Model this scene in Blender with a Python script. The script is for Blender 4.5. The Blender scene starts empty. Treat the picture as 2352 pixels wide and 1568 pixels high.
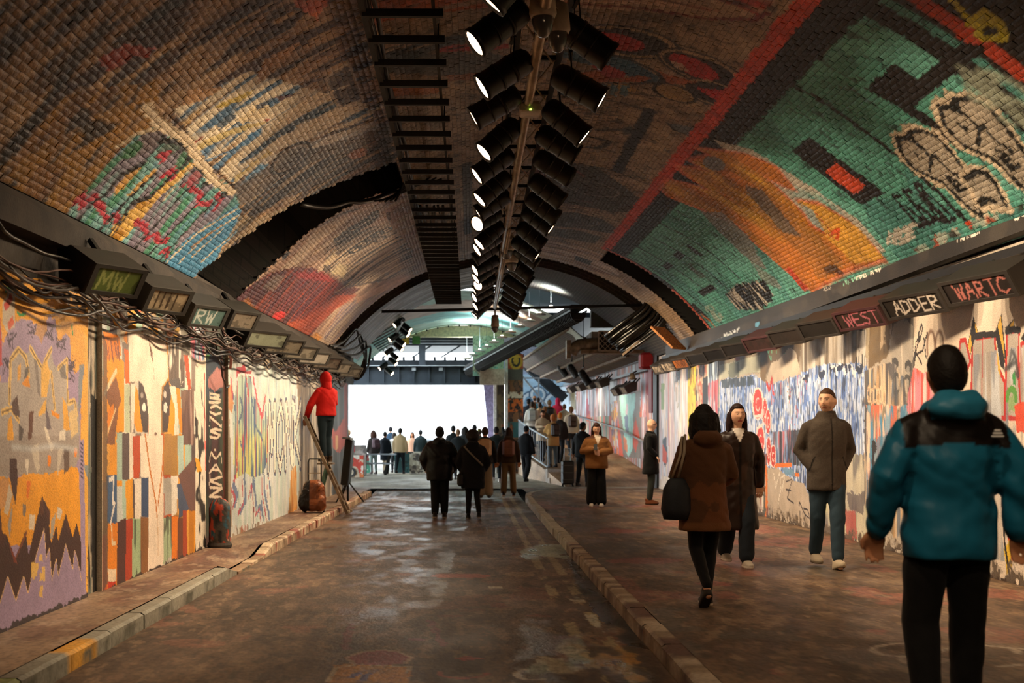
import bpy, bmesh, math, random
import numpy as np
from mathutils import Vector, Matrix

# ------------------------------------------------------------------ camera, sky, exposure
scene = bpy.context.scene
COL = scene.collection
FPX, VX, VY, CH = 2940.0, 1080.0, 1005.0, 1.5      # focal length in photo pixels, vanishing point, eye height
cam_data = bpy.data.cameras.new('camera')
cam = bpy.data.objects.new('camera', cam_data); COL.objects.link(cam)
cam.location = (0, 0, CH); cam.rotation_euler = (math.pi / 2, 0, 0)
cam_data.sensor_width = 36.0
cam_data.lens = 36.0 * FPX / 2352.0
cam_data.shift_x = (1176 - VX) / 2352.0
cam_data.shift_y = (VY - 784) / 2352.0
cam_data.clip_start = 0.05; cam_data.clip_end = 500
cam_data.dof.use_dof = True
cam_data.dof.focus_distance = 13.5
cam_data.dof.aperture_fstop = 2.8
scene.camera = cam

world = bpy.data.worlds.new('overcast_sky'); scene.world = world
world.use_nodes = True
_bg = world.node_tree.nodes['Background']
_bg.inputs['Color'].default_value = (0.82, 0.92, 1.0, 1)
_bg.inputs['Strength'].default_value = 11.0

scene.view_settings.view_transform = 'Standard'
scene.view_settings.look = 'None'
scene.view_settings.gamma = 1.0
scene.view_settings.use_curve_mapping = False
scene.view_settings.exposure = 0.0
scene.cycles.use_denoising = True
scene.cycles.max_bounces = 5
scene.cycles.diffuse_bounces = 3
scene.cycles.adaptive_threshold = 0.07
scene.cycles.adaptive_min_samples = 20
scene.cycles.glossy_bounces = 2
scene.cycles.transparent_max_bounces = 6
scene.cycles.sample_clamp_indirect = 6.0
SPOT_W = 430.0                                    # power of one track spotlight
SPOT_COLOR = (1.0, 0.76, 0.50)

# ------------------------------------------------------------------ helpers
rng = np.random.default_rng(7)
random.seed(7)
R_ = math.radians
def lin(c):
    """'#rrggbb' or 0-255 triple to linear rgb"""
    if isinstance(c, str):
        c = c.lstrip('#'); c = [int(c[i:i + 2], 16) for i in (0, 2, 4)]
    c = np.array(c, float) / 255.0
    return np.where(c <= 0.04045, c / 12.92, ((c + 0.055) / 1.055) ** 2.4)

def _h(ix, iy, seed):
    n = (ix.astype(np.int64) * 374761393 + iy.astype(np.int64) * 668265263 + seed * 144665) & 0x7fffffff
    n = ((n ^ (n >> 13)) * 1274126177) & 0x7fffffff
    return ((n ^ (n >> 16)) & 0xffff) / 65535.0
def vnoise(x, y, seed=0):
    x = np.asarray(x, float); y = np.asarray(y, float)
    ix = np.floor(x); iy = np.floor(y); fx = x - ix; fy = y - iy
    fx = fx * fx * (3 - 2 * fx); fy = fy * fy * (3 - 2 * fy)
    ix = ix.astype(np.int64); iy = iy.astype(np.int64)
    a = _h(ix, iy, seed); b = _h(ix + 1, iy, seed); c = _h(ix, iy + 1, seed); d = _h(ix + 1, iy + 1, seed)
    return (a * (1 - fx) + b * fx) * (1 - fy) + (c * (1 - fx) + d * fx) * fy
def fbm(x, y, seed=0, o=3):
    s = 0; a = 0.5; t = 0
    for k in range(o):
        s = s + a * vnoise(x * 2 ** k, y * 2 ** k, seed + 17 * k); t += a; a *= 0.5
    return s / t

def tag(o, label=None, cat=None, group=None, kind=None):
    if label: o['label'] = label
    if cat: o['category'] = cat
    if group: o['group'] = group
    if kind: o['kind'] = kind
    return o
def link(o, parent=None):
    COL.objects.link(o)
    if parent is not None: o.parent = parent
    return o
def empty(name, loc=(0, 0, 0), rz=0, **kw):
    o = bpy.data.objects.new(name, None); link(o); o.location = loc; o.rotation_euler = (0, 0, rz)
    o.empty_display_size = 0.1
    return tag(o, **kw)
def add_color(me, cols, attr='Col'):
    a = me.color_attributes.new(attr, 'FLOAT_COLOR', 'POINT')
    c = np.ones((len(me.vertices), 4), np.float32); c[:, :3] = cols
    a.data.foreach_set('color', c.ravel())
def np_mesh(name, V, Q, cols=None, smooth=False):
    """fast mesh from vertex array and quad (or tri) index array"""
    V = np.asarray(V, np.float32); Q = np.asarray(Q, np.int32)
    me = bpy.data.meshes.new(name)
    k = Q.shape[1]
    me.vertices.add(len(V)); me.vertices.foreach_set('co', V.ravel())
    me.loops.add(Q.size); me.loops.foreach_set('vertex_index', Q.ravel())
    me.polygons.add(len(Q)); me.polygons.foreach_set('loop_start', np.arange(0, Q.size, k, dtype=np.int32))
    me.polygons.foreach_set('loop_total', np.full(len(Q), k, np.int32))
    me.polygons.foreach_set('use_smooth', np.full(len(Q), smooth))
    me.update(calc_edges=True); me.validate()
    if cols is not None: add_color(me, cols)
    return me
def grid_quads(nu, nv, off=0, flip=False):
    i, j = np.meshgrid(np.arange(nu - 1), np.arange(nv - 1), indexing='ij')
    a = (i * nv + j).ravel() + off
    q = np.stack([a, a + 1, a + nv + 1, a + nv], 1)
    return q[:, ::-1] if flip else q
def obj(name, me, mat, parent=None, loc=None, rot=None, **kw):
    o = bpy.data.objects.new(name, me); link(o, parent)
    if mat is not None and len(me.materials) == 0: me.materials.append(mat)
    if loc is not None: o.location = loc
    if rot is not None: o.rotation_euler = rot
    return tag(o, **kw)

class MB:
    """collects boxes, bars, tubes and lathes; build() links them as one mesh object"""
    def __init__(s): s.v = []; s.f = []; s.c = []; s.color = None
    def _add(s, V, F):
        o = len(s.v); s.v += [tuple(p) for p in V]; s.f += [tuple(i + o for i in f) for f in F]
        s.c += [s.color] * len(V)
        return s
    def box(s, c, d, rot=None, bev=0.0):
        hx, hy, hz = d[0] / 2, d[1] / 2, d[2] / 2
        if bev > 0:
            b = min(bev, hx * .9, hy * .9, hz * .9)
            P = []
            for z, k in ((-hz, b), (-hz + b, 0), (hz - b, 0), (hz, b)):
                x, y = hx - k, hy - k
                P += [(-x + b, -y, z), (x - b, -y, z), (x, -y + b, z), (x, y - b, z), (x - b, y, z), (-x + b, y, z), (-x, y - b, z), (-x, -y + b, z)]
            F = [tuple(range(7, -1, -1)), tuple(range(24, 32))]
            for r in range(3):
                for i in range(8):
                    j = (i + 1) % 8; F.append((r * 8 + i, r * 8 + j, r * 8 + 8 + j, r * 8 + 8 + i))
        else:
            P = [(x, y, z) for z in (-hz, hz) for x, y in ((-hx, -hy), (hx, -hy), (hx, hy), (-hx, hy))]
            F = [(3, 2, 1, 0), (4, 5, 6, 7), (0, 1, 5, 4), (1, 2, 6, 5), (2, 3, 7, 6), (3, 0, 4, 7)]
        M = rot if rot is not None else Matrix()
        c = Vector(c)
        return s._add([(M @ Vector(p)) + c for p in P], F)
    def bar(s, a, b, w, h=None, up=(0, 0, 1)):
        """square bar from a to b"""
        a = Vector(a); b = Vector(b); h = h or w
        d = (b - a).normalized(); u = Vector(up)
        if abs(d.dot(u)) > 0.98: u = Vector((1, 0, 0))
        x = d.cross(u).normalized(); y = x.cross(d)
        P = [p + x * sx * w / 2 + y * sy * h / 2 for p in (a, b) for sx, sy in ((-1, -1), (1, -1), (1, 1), (-1, 1))]
        return s._add(P, [(3, 2, 1, 0), (4, 5, 6, 7), (0, 1, 5, 4), (1, 2, 6, 5), (2, 3, 7, 6), (3, 0, 4, 7)])
    def tube(s, pts, r, n=8, cap=True):
        pts = [Vector(p) for p in pts]; rs = r if hasattr(r, '__len__') else [r] * len(pts)
        u = None; P = []; F = []
        for i, p in enumerate(pts):
            t = (pts[min(i + 1, len(pts) - 1)] - pts[max(i - 1, 0)]).normalized()
            if u is None:
                u = t.orthogonal().normalized()
            u = (u - t * u.dot(t))
            u = u.normalized() if u.length > 1e-6 else t.orthogonal().normalized()
            w = t.cross(u)
            P += [p + (u * math.cos(k * 2 * math.pi / n) + w * math.sin(k * 2 * math.pi / n)) * rs[i] for k in range(n)]
        for i in range(len(pts) - 1):
            for k in range(n):
                j = (k + 1) % n; F.append((i * n + k, i * n + j, i * n + n + j, i * n + n + k))
        if cap: F += [tuple(range(n - 1, -1, -1)), tuple(range(len(P) - n, len(P)))]
        return s._add(P, F)
    def lathe(s, prof, n=16, M=None, cap=True):
        """profile of (radius, z) about z, then matrix M"""
        M = M or Matrix()
        P = [M @ Vector((r * math.cos(k * 2 * math.pi / n), r * math.sin(k * 2 * math.pi / n), z)) for r, z in prof for k in range(n)]
        F = [(i * n + k, i * n + (k + 1) % n, i * n + n + (k + 1) % n, i * n + n + k) for i in range(len(prof) - 1) for k in range(n)]
        if cap: F += [tuple(range(n - 1, -1, -1)), tuple(range(len(P) - n, len(P)))]
        return s._add(P, F)
    def prism(s, poly, a, b, axis='y'):
        """extrude a polygon (2-D) from a to b along axis"""
        def q(p, t):
            return {'x': (t, p[0], p[1]), 'y': (p[0], t, p[1]), 'z': (p[0], p[1], t)}[axis]
        n = len(poly)
        P = [q(p, a) for p in poly] + [q(p, b) for p in poly]
        F = [tuple(range(n)), tuple(range(2 * n - 1, n - 1, -1))] + [(i, i + n, (i + 1) % n + n, (i + 1) % n) for i in range(n)]
        return s._add(P, F)
    def mesh(s, name, smooth=False):
        me = bpy.data.meshes.new(name); me.from_pydata(s.v, [], s.f); me.update()
        if smooth:
            me.polygons.foreach_set('use_smooth', np.ones(len(me.polygons), bool))
        if any(c is not None for c in s.c):
            add_color(me, np.array([c if c is not None else (.5, .5, .5) for c in s.c]))
        bm = bmesh.new(); bm.from_mesh(me); bmesh.ops.recalc_face_normals(bm, faces=bm.faces); bm.to_mesh(me); bm.free()
        return me
    def build(s, name, mat, parent=None, smooth=False, **kw):
        return obj(name, s.mesh(name, smooth), mat, parent, **kw)

# ------------------------------------------------------------------ materials (all node based)
def _nt(name):
    m = bpy.data.materials.new(name); m.use_nodes = True
    return m, m.node_tree, m.node_tree.nodes['Principled BSDF']
def mat(name, color, rough=0.6, metal=0.0, var=0.15, scale=12.0, bump=0.15, bscale=60.0, dirt=None, spec=None):
    """plain coloured material with noise variation and fine relief"""
    m, nt, b = _nt(name); c = lin(color) if not isinstance(color, tuple) else np.array(color)
    tc = nt.nodes.new('ShaderNodeTexCoord')
    n = nt.nodes.new('ShaderNodeTexNoise'); n.inputs['Scale'].default_value = scale; n.inputs['Detail'].default_value = 4
    nt.links.new(tc.outputs['Object'], n.inputs['Vector'])
    r = nt.nodes.new('ShaderNodeValToRGB')
    r.color_ramp.elements[0].position = 0.3; r.color_ramp.elements[1].position = 0.7
    d = lin(dirt) if dirt is not None else c * (1 - var * 2)
    r.color_ramp.elements[0].color = (*d, 1); r.color_ramp.elements[1].color = (*np.minimum(c * (1 + var), 1), 1)
    nt.links.new(n.outputs['Fac'], r.inputs['Fac']); nt.links.new(r.outputs['Color'], b.inputs['Base Color'])
    b.inputs['Roughness'].default_value = rough; b.inputs['Metallic'].default_value = metal
    if spec is not None: b.inputs['Specular IOR Level'].default_value = spec
    if bump > 0:
        n2 = nt.nodes.new('ShaderNodeTexNoise'); n2.inputs['Scale'].default_value = bscale; n2.inputs['Detail'].default_value = 3
        nt.links.new(tc.outputs['Object'], n2.inputs['Vector'])
        bp = nt.nodes.new('ShaderNodeBump'); bp.inputs['Strength'].default_value = bump; bp.inputs['Distance'].default_value = 0.01
        nt.links.new(n2.outputs['Fac'], bp.inputs['Height']); nt.links.new(bp.outputs['Normal'], b.inputs['Normal'])
    return m
def paint_mat(name, rough=0.5, grime=0.35, gscale=3.0, fscale=45.0, bump=0.25, stretch=(1, 1, 1), wet=False, speck=0.25):
    """coloured per point by the attribute Col, with grime, fine speckle and relief from noise nodes"""
    m, nt, b = _nt(name); N = nt.nodes.new; L = nt.links.new
    a = N('ShaderNodeAttribute'); a.attribute_name = 'Col'
    tc = N('ShaderNodeTexCoord'); mp = N('ShaderNodeMapping'); mp.inputs['Scale'].default_value = stretch
    L(tc.outputs['Object'], mp.inputs['Vector'])
    n = N('ShaderNodeTexNoise'); n.inputs['Scale'].default_value = gscale; n.inputs['Detail'].default_value = 6; n.inputs['Roughness'].default_value = 0.65
    L(mp.outputs['Vector'], n.inputs['Vector'])
    f = N('ShaderNodeTexNoise'); f.inputs['Scale'].default_value = fscale; f.inputs['Detail'].default_value = 3
    L(mp.outputs['Vector'], f.inputs['Vector'])
    mr = N('ShaderNodeMapRange'); mr.inputs['From Min'].default_value = 0.35; mr.inputs['From Max'].default_value = 0.62
    mr.inputs['To Min'].default_value = 1 - grime; mr.inputs['To Max'].default_value = 1.0
    L(n.outputs['Fac'], mr.inputs['Value'])
    mf = N('ShaderNodeMapRange'); mf.inputs['From Min'].default_value = 0.35; mf.inputs['From Max'].default_value = 0.55
    mf.inputs['To Min'].default_value = 1 - speck; mf.inputs['To Max'].default_value = 1.0
    L(f.outputs['Fac'], mf.inputs['Value'])
    mu = N('ShaderNodeMath'); mu.operation = 'MULTIPLY'; L(mr.outputs['Result'], mu.inputs[0]); L(mf.outputs['Result'], mu.inputs[1])
    mx = N('ShaderNodeMix'); mx.data_type = 'RGBA'; mx.blend_type = 'MULTIPLY'; mx.inputs['Factor'].default_value = 1
    L(a.outputs['Color'], mx.inputs[6]); L(mu.outputs['Value'], mx.inputs[7]); L(mx.outputs[2], b.inputs['Base Color'])
    if wet:
        w = N('ShaderNodeAttribute'); w.attribute_name = 'Wet'
        rr = N('ShaderNodeMapRange'); rr.inputs['To Min'].default_value = rough; rr.inputs['To Max'].default_value = 0.22
        ad = N('ShaderNodeMath'); ad.operation = 'MULTIPLY_ADD'; ad.inputs[1].default_value = 1.3; ad.inputs[2].default_value = -0.55
        L(n.outputs['Fac'], ad.inputs[0])
        a2 = N('ShaderNodeMath'); a2.operation = 'ADD'; a2.use_clamp = True
        L(ad.outputs['Value'], a2.inputs[0]); L(w.outputs['Fac'], a2.inputs[1])
        L(a2.outputs['Value'], rr.inputs['Value']); L(rr.outputs['Result'], b.inputs['Roughness'])
    else:
        b.inputs['Roughness'].default_value = rough
    bp = N('ShaderNodeBump'); bp.inputs['Strength'].default_value = bump; bp.inputs['Distance'].default_value = 0.01
    L(f.outputs['Fac'], bp.inputs['Height']); L(bp.outputs['Normal'], b.inputs['Normal'])
    return m
def brick_mat(name, c1, c2, mortar, scale=1.0, rough=0.75, uv=False):
    m, nt, b = _nt(name); N = nt.nodes.new; L = nt.links.new
    tc = N('ShaderNodeTexCoord')
    t = N('ShaderNodeTexBrick'); t.inputs['Scale'].default_value = scale
    t.inputs['Brick Width'].default_value = 0.235; t.inputs['Row Height'].default_value = 0.08; t.inputs['Mortar Size'].default_value = 0.008
    t.inputs['Color1'].default_value = (*lin(c1), 1); t.inputs['Color2'].default_value = (*lin(c2), 1); t.inputs['Mortar'].default_value = (*lin(mortar), 1)
    L(tc.outputs['UV' if uv else 'Object'], t.inputs['Vector'])
    n = N('ShaderNodeTexNoise'); n.inputs['Scale'].default_value = 2.5; n.inputs['Detail'].default_value = 6
    L(tc.outputs['Object'], n.inputs['Vector'])
    mx = N('ShaderNodeMix'); mx.data_type = 'RGBA'; mx.blend_type = 'MULTIPLY'; mx.inputs['Factor'].default_value = 0.7
    L(t.outputs['Color'], mx.inputs[6]); L(n.outputs['Color'], mx.inputs[7]); L(mx.outputs[2], b.inputs['Base Color'])
    b.inputs['Roughness'].default_value = rough
    bp = N('ShaderNodeBump'); bp.inputs['Strength'].default_value = 0.6; bp.inputs['Distance'].default_value = 0.01
    L(t.outputs['Fac'], bp.inputs['Height']); bp.invert = True; L(bp.outputs['Normal'], b.inputs['Normal'])
    return m
def emit_mat(name, color, strength):
    m, nt, b = _nt(name)
    b.inputs['Base Color'].default_value = (*color, 1)
    b.inputs['Emission Color'].default_value = (*color, 1); b.inputs['Emission Strength'].default_value = strength
    return m
def glass_mat(name, color=(.1, .1, .1), rough=0.08):
    m, nt, b = _nt(name); b.inputs['Base Color'].default_value = (*color, 1); b.inputs['Roughness'].default_value = rough
    b.inputs['Coat Weight'].default_value = 0.6; b.inputs['Coat Roughness'].default_value = 0.05
    n = nt.nodes.new('ShaderNodeTexNoise'); n.inputs['Scale'].default_value = 9
    mr = nt.nodes.new('ShaderNodeMapRange'); mr.inputs['To Min'].default_value = rough; mr.inputs['To Max'].default_value = rough + .25
    nt.links.new(n.outputs['Fac'], mr.inputs['Value']); nt.links.new(mr.outputs['Result'], b.inputs['Roughness'])
    return m
M = {}
M['black'] = mat('black_metal', '#141312', 0.45, 0.3, bump=.1)
M['black_matte'] = mat('black_matte', '#191714', 0.8)
M['conduit'] = mat('galvanised_conduit', '#a08d78', 0.4, 0.55, scale=6, var=.2)
M['cable'] = mat('black_cable', '#1d1a18', 0.4, bump=.05)
M['cable_grey'] = mat('grey_cable', '#3a3531', 0.5, bump=.05)
M['cable_red'] = mat('rust_cable', '#46291c', 0.6, bump=.05)
M['dark_brick'] = brick_mat('dark_brick', '#2c2620', '#211c18', '#141210')
M['concrete'] = mat('dirty_concrete', '#8b7d6c', 0.85, scale=2.2, var=.35, bump=.4, bscale=30, dirt='#4a4038')
M['concrete_dark'] = mat('dark_concrete', '#3a332c', 0.9, scale=2.0, var=.35, bump=.4, bscale=30)
M['steel_dark'] = mat('painted_dark_steel', '#222b33', 0.5, 0.3, scale=3)
M['steel_light'] = mat('pale_steel', '#8d9499', 0.45, 0.4, scale=5)
M['cream'] = mat('camera_housing', '#b9a892', 0.5)
M['wood'] = mat('weathered_wood', '#8a7660', 0.8, scale=8, var=.3, dirt='#4d3f31', bump=.4)
M['white_paint'] = mat('white_paint', '#d9d5cf', 0.6)
M['paint'] = paint_mat('painted_plaster', 0.55, .22, 2.5, 70, .35)
M['paint_far'] = paint_mat('painted_board', 0.55, .3, 2.0, 40, .3)
M['brick_paint'] = paint_mat('painted_brick', 0.5, .35, 2.2, 55, .6, speck=.45)
M['brick_glossy'] = M['brick_paint']
M['road'] = paint_mat('worn_asphalt', 0.62, .55, 1.1, 26, .5, (1, .45, 1), wet=True, speck=.4)
M['pave'] = paint_mat('worn_paving', 0.6, .5, 1.0, 24, .5, (1, .5, 1), wet=True, speck=.4)
M['stone'] = paint_mat('kerb_stone', 0.7, .35, 3, 30, .5)
M['vc'] = paint_mat('coloured_object', 0.55, .2, 6, 60, .15, speck=.1)
M['lens'] = emit_mat('lit_lens', (1.0, 0.62, 0.36), 22)
M['led'] = emit_mat('green_led', (0.5, 1.0, 0.1), 4)
M['glass'] = glass_mat('dark_glass')

# ------------------------------------------------------------------ photo measurements to places
def on_wall(px, py, X):
    px = np.asarray(px, float); py = np.asarray(py, float)
    Y = FPX * X / (px - VX); return Y, CH - (py - VY) * Y / FPX
def on_floor(px, py, z):
    px = np.asarray(px, float); py = np.asarray(py, float)
    Y = FPX * (CH - z) / (py - VY); return (px - VX) * Y / FPX, Y
def at(px, py, Y):
    return Vector(((px - VX) * Y / FPX, Y, CH - (py - VY) * Y / FPX))
XL, XR, ZP, ZR = -3.29, 5.1, 0.13, 0.0             # wall planes, pavement and road levels
XC, HW, RISE, CROWN = 0.9, 4.2, 2.2, 5.65           # vault: centre, half width, rise, crown height
RV = (HW * HW + RISE * RISE) / (2 * RISE)
TH = math.asin(HW / RV)
def tilt(y): return 0.0165 * (np.asarray(y, float) - 18)
def vault_point(y, s, r=0.0):
    """depth y and arc length s from the crown line to a point, r further out"""
    th = np.asarray(s) / RV
    return np.stack([XC + (RV + r) * np.sin(th), np.asarray(y) + 0 * th, CROWN - RV + (RV + r) * np.cos(th) + tilt(y)], -1)
def on_vault(px, py):
    """where the sight line through a photo point meets the vault: (depth, arc length)"""
    px = np.atleast_1d(np.asarray(px, float)); py = np.atleast_1d(np.asarray(py, float))
    ys = np.linspace(4, 45, 1200)[None, :]
    X = (px[:, None] - VX) / FPX * ys; Z = CH + (VY - py[:, None]) / FPX * ys
    d = np.hypot(X - XC, Z - (CROWN - RV) - tilt(ys)) - RV
    k = np.argmax(d > 0, 1); k = np.where(d[:, -1] <= 0, 1199, k); k = np.maximum(k, 1)
    i = np.arange(len(px)); d0 = d[i, k - 1]; d1 = d[i, k]
    t = np.clip(d0 / (d0 - d1 + 1e-9), 0, 1); y = ys[0, k - 1] * (1 - t) + ys[0, k] * t
    x = (px - VX) / FPX * y; z = CH + (VY - py) / FPX * y
    th = np.arctan2(x - XC, z - (CROWN - RV) - tilt(y))
    return y, th * RV

class Canvas:
    """paint laid onto surface points (u, v); shapes measured in the photo are mapped to the surface by mp"""
    def __init__(s, u, v, base, mp):
        s.u = np.asarray(u, float).ravel(); s.v = np.asarray(v, float).ravel(); s.mp = mp
        s.c = np.tile(lin(base), (len(s.u), 1))
        s.o = np.argsort(s.u); s.su = s.u[s.o]
        s.ju = (fbm(s.u * 14, s.v * 14, 3) - .5) * 2; s.jv = (fbm(s.u * 14, s.v * 14, 91) - .5) * 2
    def P(s, pts, closed=False, raw=False, step=12):
        pts = np.asarray(pts, float)
        if raw: return pts
        if closed: pts = np.vstack([pts, pts[:1]])
        out = []
        for a, b in zip(pts[:-1], pts[1:]):
            n = max(1, int(np.hypot(*(b - a)) / step)); t = np.arange(n)[:, None] / n
            out.append(a + (b - a) * t)
        out.append(pts[-1:]); q = np.vstack(out)
        if closed: q = q[:-1]
        return np.stack(s.mp(q[:, 0], q[:, 1]), 1)
    def near(s, lo, hi):
        a = np.searchsorted(s.su, lo[0]); b = np.searchsorted(s.su, hi[0])
        i = s.o[a:b]; v = s.v[i]
        return i[(v >= lo[1]) & (v <= hi[1])]
    def put(s, i, col, a=1.0):
        c = lin(col) if not (isinstance(col, np.ndarray)) else col
        a = np.asarray(a, float)
        if a.ndim: a = a[:, None]
        s.c[i] = s.c[i] * (1 - a) + c * a
    def inside(s, q, j):
        i = s.near(q.min(0) - j, q.max(0) + j)
        if len(i) == 0: return i
        x = s.u[i] + s.ju[i] * j; y = s.v[i] + s.jv[i] * j
        r = np.zeros(len(i), bool); a = q; b = np.roll(q, -1, 0)
        for (x1, y1), (x2, y2) in zip(a, b):
            if y1 == y2: continue
            c = (y1 > y) != (y2 > y)
            r ^= c & (x < (x2 - x1) * (y - y1) / (y2 - y1) + x1)
        return i[r]
    def poly(s, pts, col, a=1.0, j=0.012, raw=False, holes=None):
        i = s.inside(s.P(pts, True, raw), j)
        if holes is not None and len(i):
            seed, f, th = holes
            i = i[fbm(s.u[i] * f, s.v[i] * f, seed) > th]
        if len(i): s.put(i, col, a)
        return i
    def rect(s, x0, y0, x1, y1, col, **k): return s.poly([(x0, y0), (x1, y0), (x1, y1), (x0, y1)], col, **k)
    def dist(s, q, w, sx=1.0):
        lo = q.min(0) - w; hi = q.max(0) + w; i = s.near(lo, hi)
        if len(i) == 0: return i, None
        x = s.u[i]; y = s.v[i]; d = np.full(len(i), 1e9)
        for (x1, y1), (x2, y2) in zip(q[:-1], q[1:]):
            dx, dy = x2 - x1, y2 - y1; l = dx * dx + dy * dy + 1e-12
            t = np.clip(((x - x1) * dx + (y - y1) * dy) / l, 0, 1)
            d = np.minimum(d, np.hypot(x - x1 - t * dx, y - y1 - t * dy))
        return i, d
    def line(s, pts, w, col, a=1.0, j=0.3, raw=False, soft=0.0):
        """stroke of width w metres"""
        q = s.P(pts, False, raw); i, d = s.dist(q, w)
        if d is None: return
        d = d + s.ju[i] * j * w * .5
        if soft > 0:
            al = np.clip((w / 2 * (1 + soft) - d) / (w * soft), 0, 1) * a; k = al > 0; s.put(i[k], col, al[k])
        else:
            k = d < w / 2; s.put(i[k], col, a)
    def ell(s, cx, cy, rx, ry, col, rot=0, n=28, **k):
        t = np.linspace(0, 2 * np.pi, n, endpoint=False); c, r = math.cos(rot), math.sin(rot)
        x = rx * np.cos(t); y = ry * np.sin(t)
        return s.poly(np.stack([cx + x * c - y * r, cy + x * r + y * c], 1), col, **k)
    def ring(s, cx, cy, rx, ry, w, col, rot=0, t0=0, t1=360, **k):
        t = np.radians(np.linspace(t0, t1, 26)); c, r = math.cos(rot), math.sin(rot)
        x = rx * np.cos(t); y = ry * np.sin(t)
        s.line(np.stack([cx + x * c - y * r, cy + x * r + y * c], 1), w, col, **k)
    def streaks(s, pts, cols, fu, fv, th=0.55, a=1.0, seed=1, j=0.03, raw=False, o=2):
        """noise streaks of several colours inside a polygon (drips, scrapes)"""
        i = s.inside(s.P(pts, True, raw), j)
        if len(i) == 0: return
        for k, c in enumerate(cols):
            n = fbm(s.u[i] * fu, s.v[i] * fv, seed + 31 * k, o); m = n > th
            s.put(i[m], c, np.clip((n[m] - th) * 14, 0, 1) * a)
    def fade(s, pts, col, axis, lo, hi, a=1.0, j=0.02, raw=False):
        """blend towards col between lo and hi along u (0) or v (1)"""
        i = s.inside(s.P(pts, True, raw), j)
        w = (s.u if axis == 0 else s.v)[i]
        s.put(i, col, np.clip((w - lo) / (hi - lo), 0, 1) * a)
    def text(s, txt, x, y, right, up, w, col, gap=0.25, **k):
        """stroke lettering: x, y start of the base line, right and up vectors of one letter, all in photo pixels"""
        right = np.array(right, float); up = np.array(up, float); p = np.array([x, y], float)
        for ch in txt:
            for st in FONT.get(ch, ()):
                s.line([p + right * a + up * b for a, b in st], w, col, **k)
            p = p + right * (1 + gap)
FONT = {
 'A': [[(0, 0), (.5, 1), (1, 0)], [(.2, .4), (.8, .4)]], 'B': [[(0, 0), (0, 1), (.8, .85), (.75, .6), (0, .52), (.9, .4), (.85, .1), (0, 0)]],
 'C': [[(1, .85), (.5, 1), (.05, .6), (.1, .2), (.5, 0), (1, .15)]], 'D': [[(0, 0), (0, 1), (.8, .8), (.9, .3), (0, 0)]],
 'E': [[(1, 1), (0, 1), (0, 0), (1, 0)], [(0, .5), (.7, .5)]], 'G': [[(1, .9), (.4, 1), (0, .6), (0, .2), (.5, 0), (1, .2), (1, .5), (.6, .5)]],
 'H': [[(0, 0), (0, 1)], [(1, 0), (1, 1)], [(0, .5), (1, .5)]], 'I': [[(.5, 0), (.5, 1)]], 'K': [[(0, 0), (0, 1)], [(1, 1), (0, .45), (1, 0)]],
 'L': [[(0, 1), (0, 0), (.9, 0)]], 'M': [[(0, 0), (.1, 1), (.5, .3), (.9, 1), (1, 0)]], 'N': [[(0, 0), (0, 1), (1, 0), (1, 1)]],
 'O': [[(.5, 1), (.05, .7), (.05, .25), (.5, 0), (.95, .25), (.95, .7), (.5, 1)]], 'P': [[(0, 0), (0, 1), (.85, .9), (.85, .55), (0, .45)]],
 'R': [[(0, 0), (0, 1), (.85, .85), (.8, .55), (0, .48), (.95, 0)]], 'S': [[(.95, .9), (.4, 1), (.05, .75), (.9, .35), (.6, 0), (0, .1)]],
 'T': [[(0, 1), (1, 1)], [(.5, 1), (.5, 0)]], 'U': [[(0, 1), (.05, .2), (.5, 0), (.95, .2), (1, 1)]], 'W': [[(0, 1), (.25, 0), (.5, .7), (.75, 0), (1, 1)]],
 'X': [[(0, 0), (1, 1)], [(0, 1), (1, 0)]], 'Y': [[(0, 1), (.5, .5), (1, 1)], [(.5, .5), (.4, 0)]], 'Z': [[(0, 1), (1, 1), (0, 0), (1, 0)]],
 '2': [[(0, .8), (.5, 1), (.9, .7), (0, 0), (1, 0)]], '3': [[(0, .9), (.6, 1), (.8, .7), (.4, .5), (.9, .3), (.5, 0), (0, .1)]],
 '4': [[(.7, 0), (.7, 1), (0, .35), (1, .35)]], '5': [[(.9, 1), (.1, 1), (.1, .6), (.8, .5), (.7, .1), (0, 0)]],
 '.': [[(.4, 0), (.5, .06)]], 'Q': [[(.5, 1), (.05, .7), (.05, .25), (.5, 0), (.95, .25), (.95, .7), (.5, 1)], [(.6, .3), (1, -.1)]], ' ': [],
}
# ================================================================== the vault over the tunnel
def Zm(x0, y0, k):
    """reads points off an enlarged crop of the photo"""
    return lambda *p: [(x0 + a / k, y0 + b / k) for a, b in p]
_e1 = on_vault(*np.array([(430, 650), (490, 600), (560, 545), (640, 490), (720, 445), (800, 412), (870, 386), (905, 372)]).T)
_e2 = on_vault(*np.array([(538, 690), (590, 640), (650, 585), (720, 525), (800, 475), (870, 445), (930, 432)]).T)
S_L = -TH * RV; S_R = TH * RV
s_seam = float(on_vault([930], [432])[1][0])                      # arc position of the cable tray seam
def gap1(s): return np.interp(s, _e1[1], _e1[0])                   # where the near vault stops on the left
def gap2(s): return np.maximum(np.interp(s, _e2[1], _e2[0]), gap1(s) + .9)
s_teal = float(on_vault([1395], [580])[1][0])
D_TEAL, D_RING, D_END = 26.7, 28.4, 30.6
def has_brick(y, s):
    y = np.asarray(y); s = np.asarray(s)
    left = (s < s_seam) & (y > gap1(s)) & (y < gap2(s))
    right = (s > s_teal) & (y > D_TEAL) & (y < D_RING)
    return ~(left | right) & (y < D_END)

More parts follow.
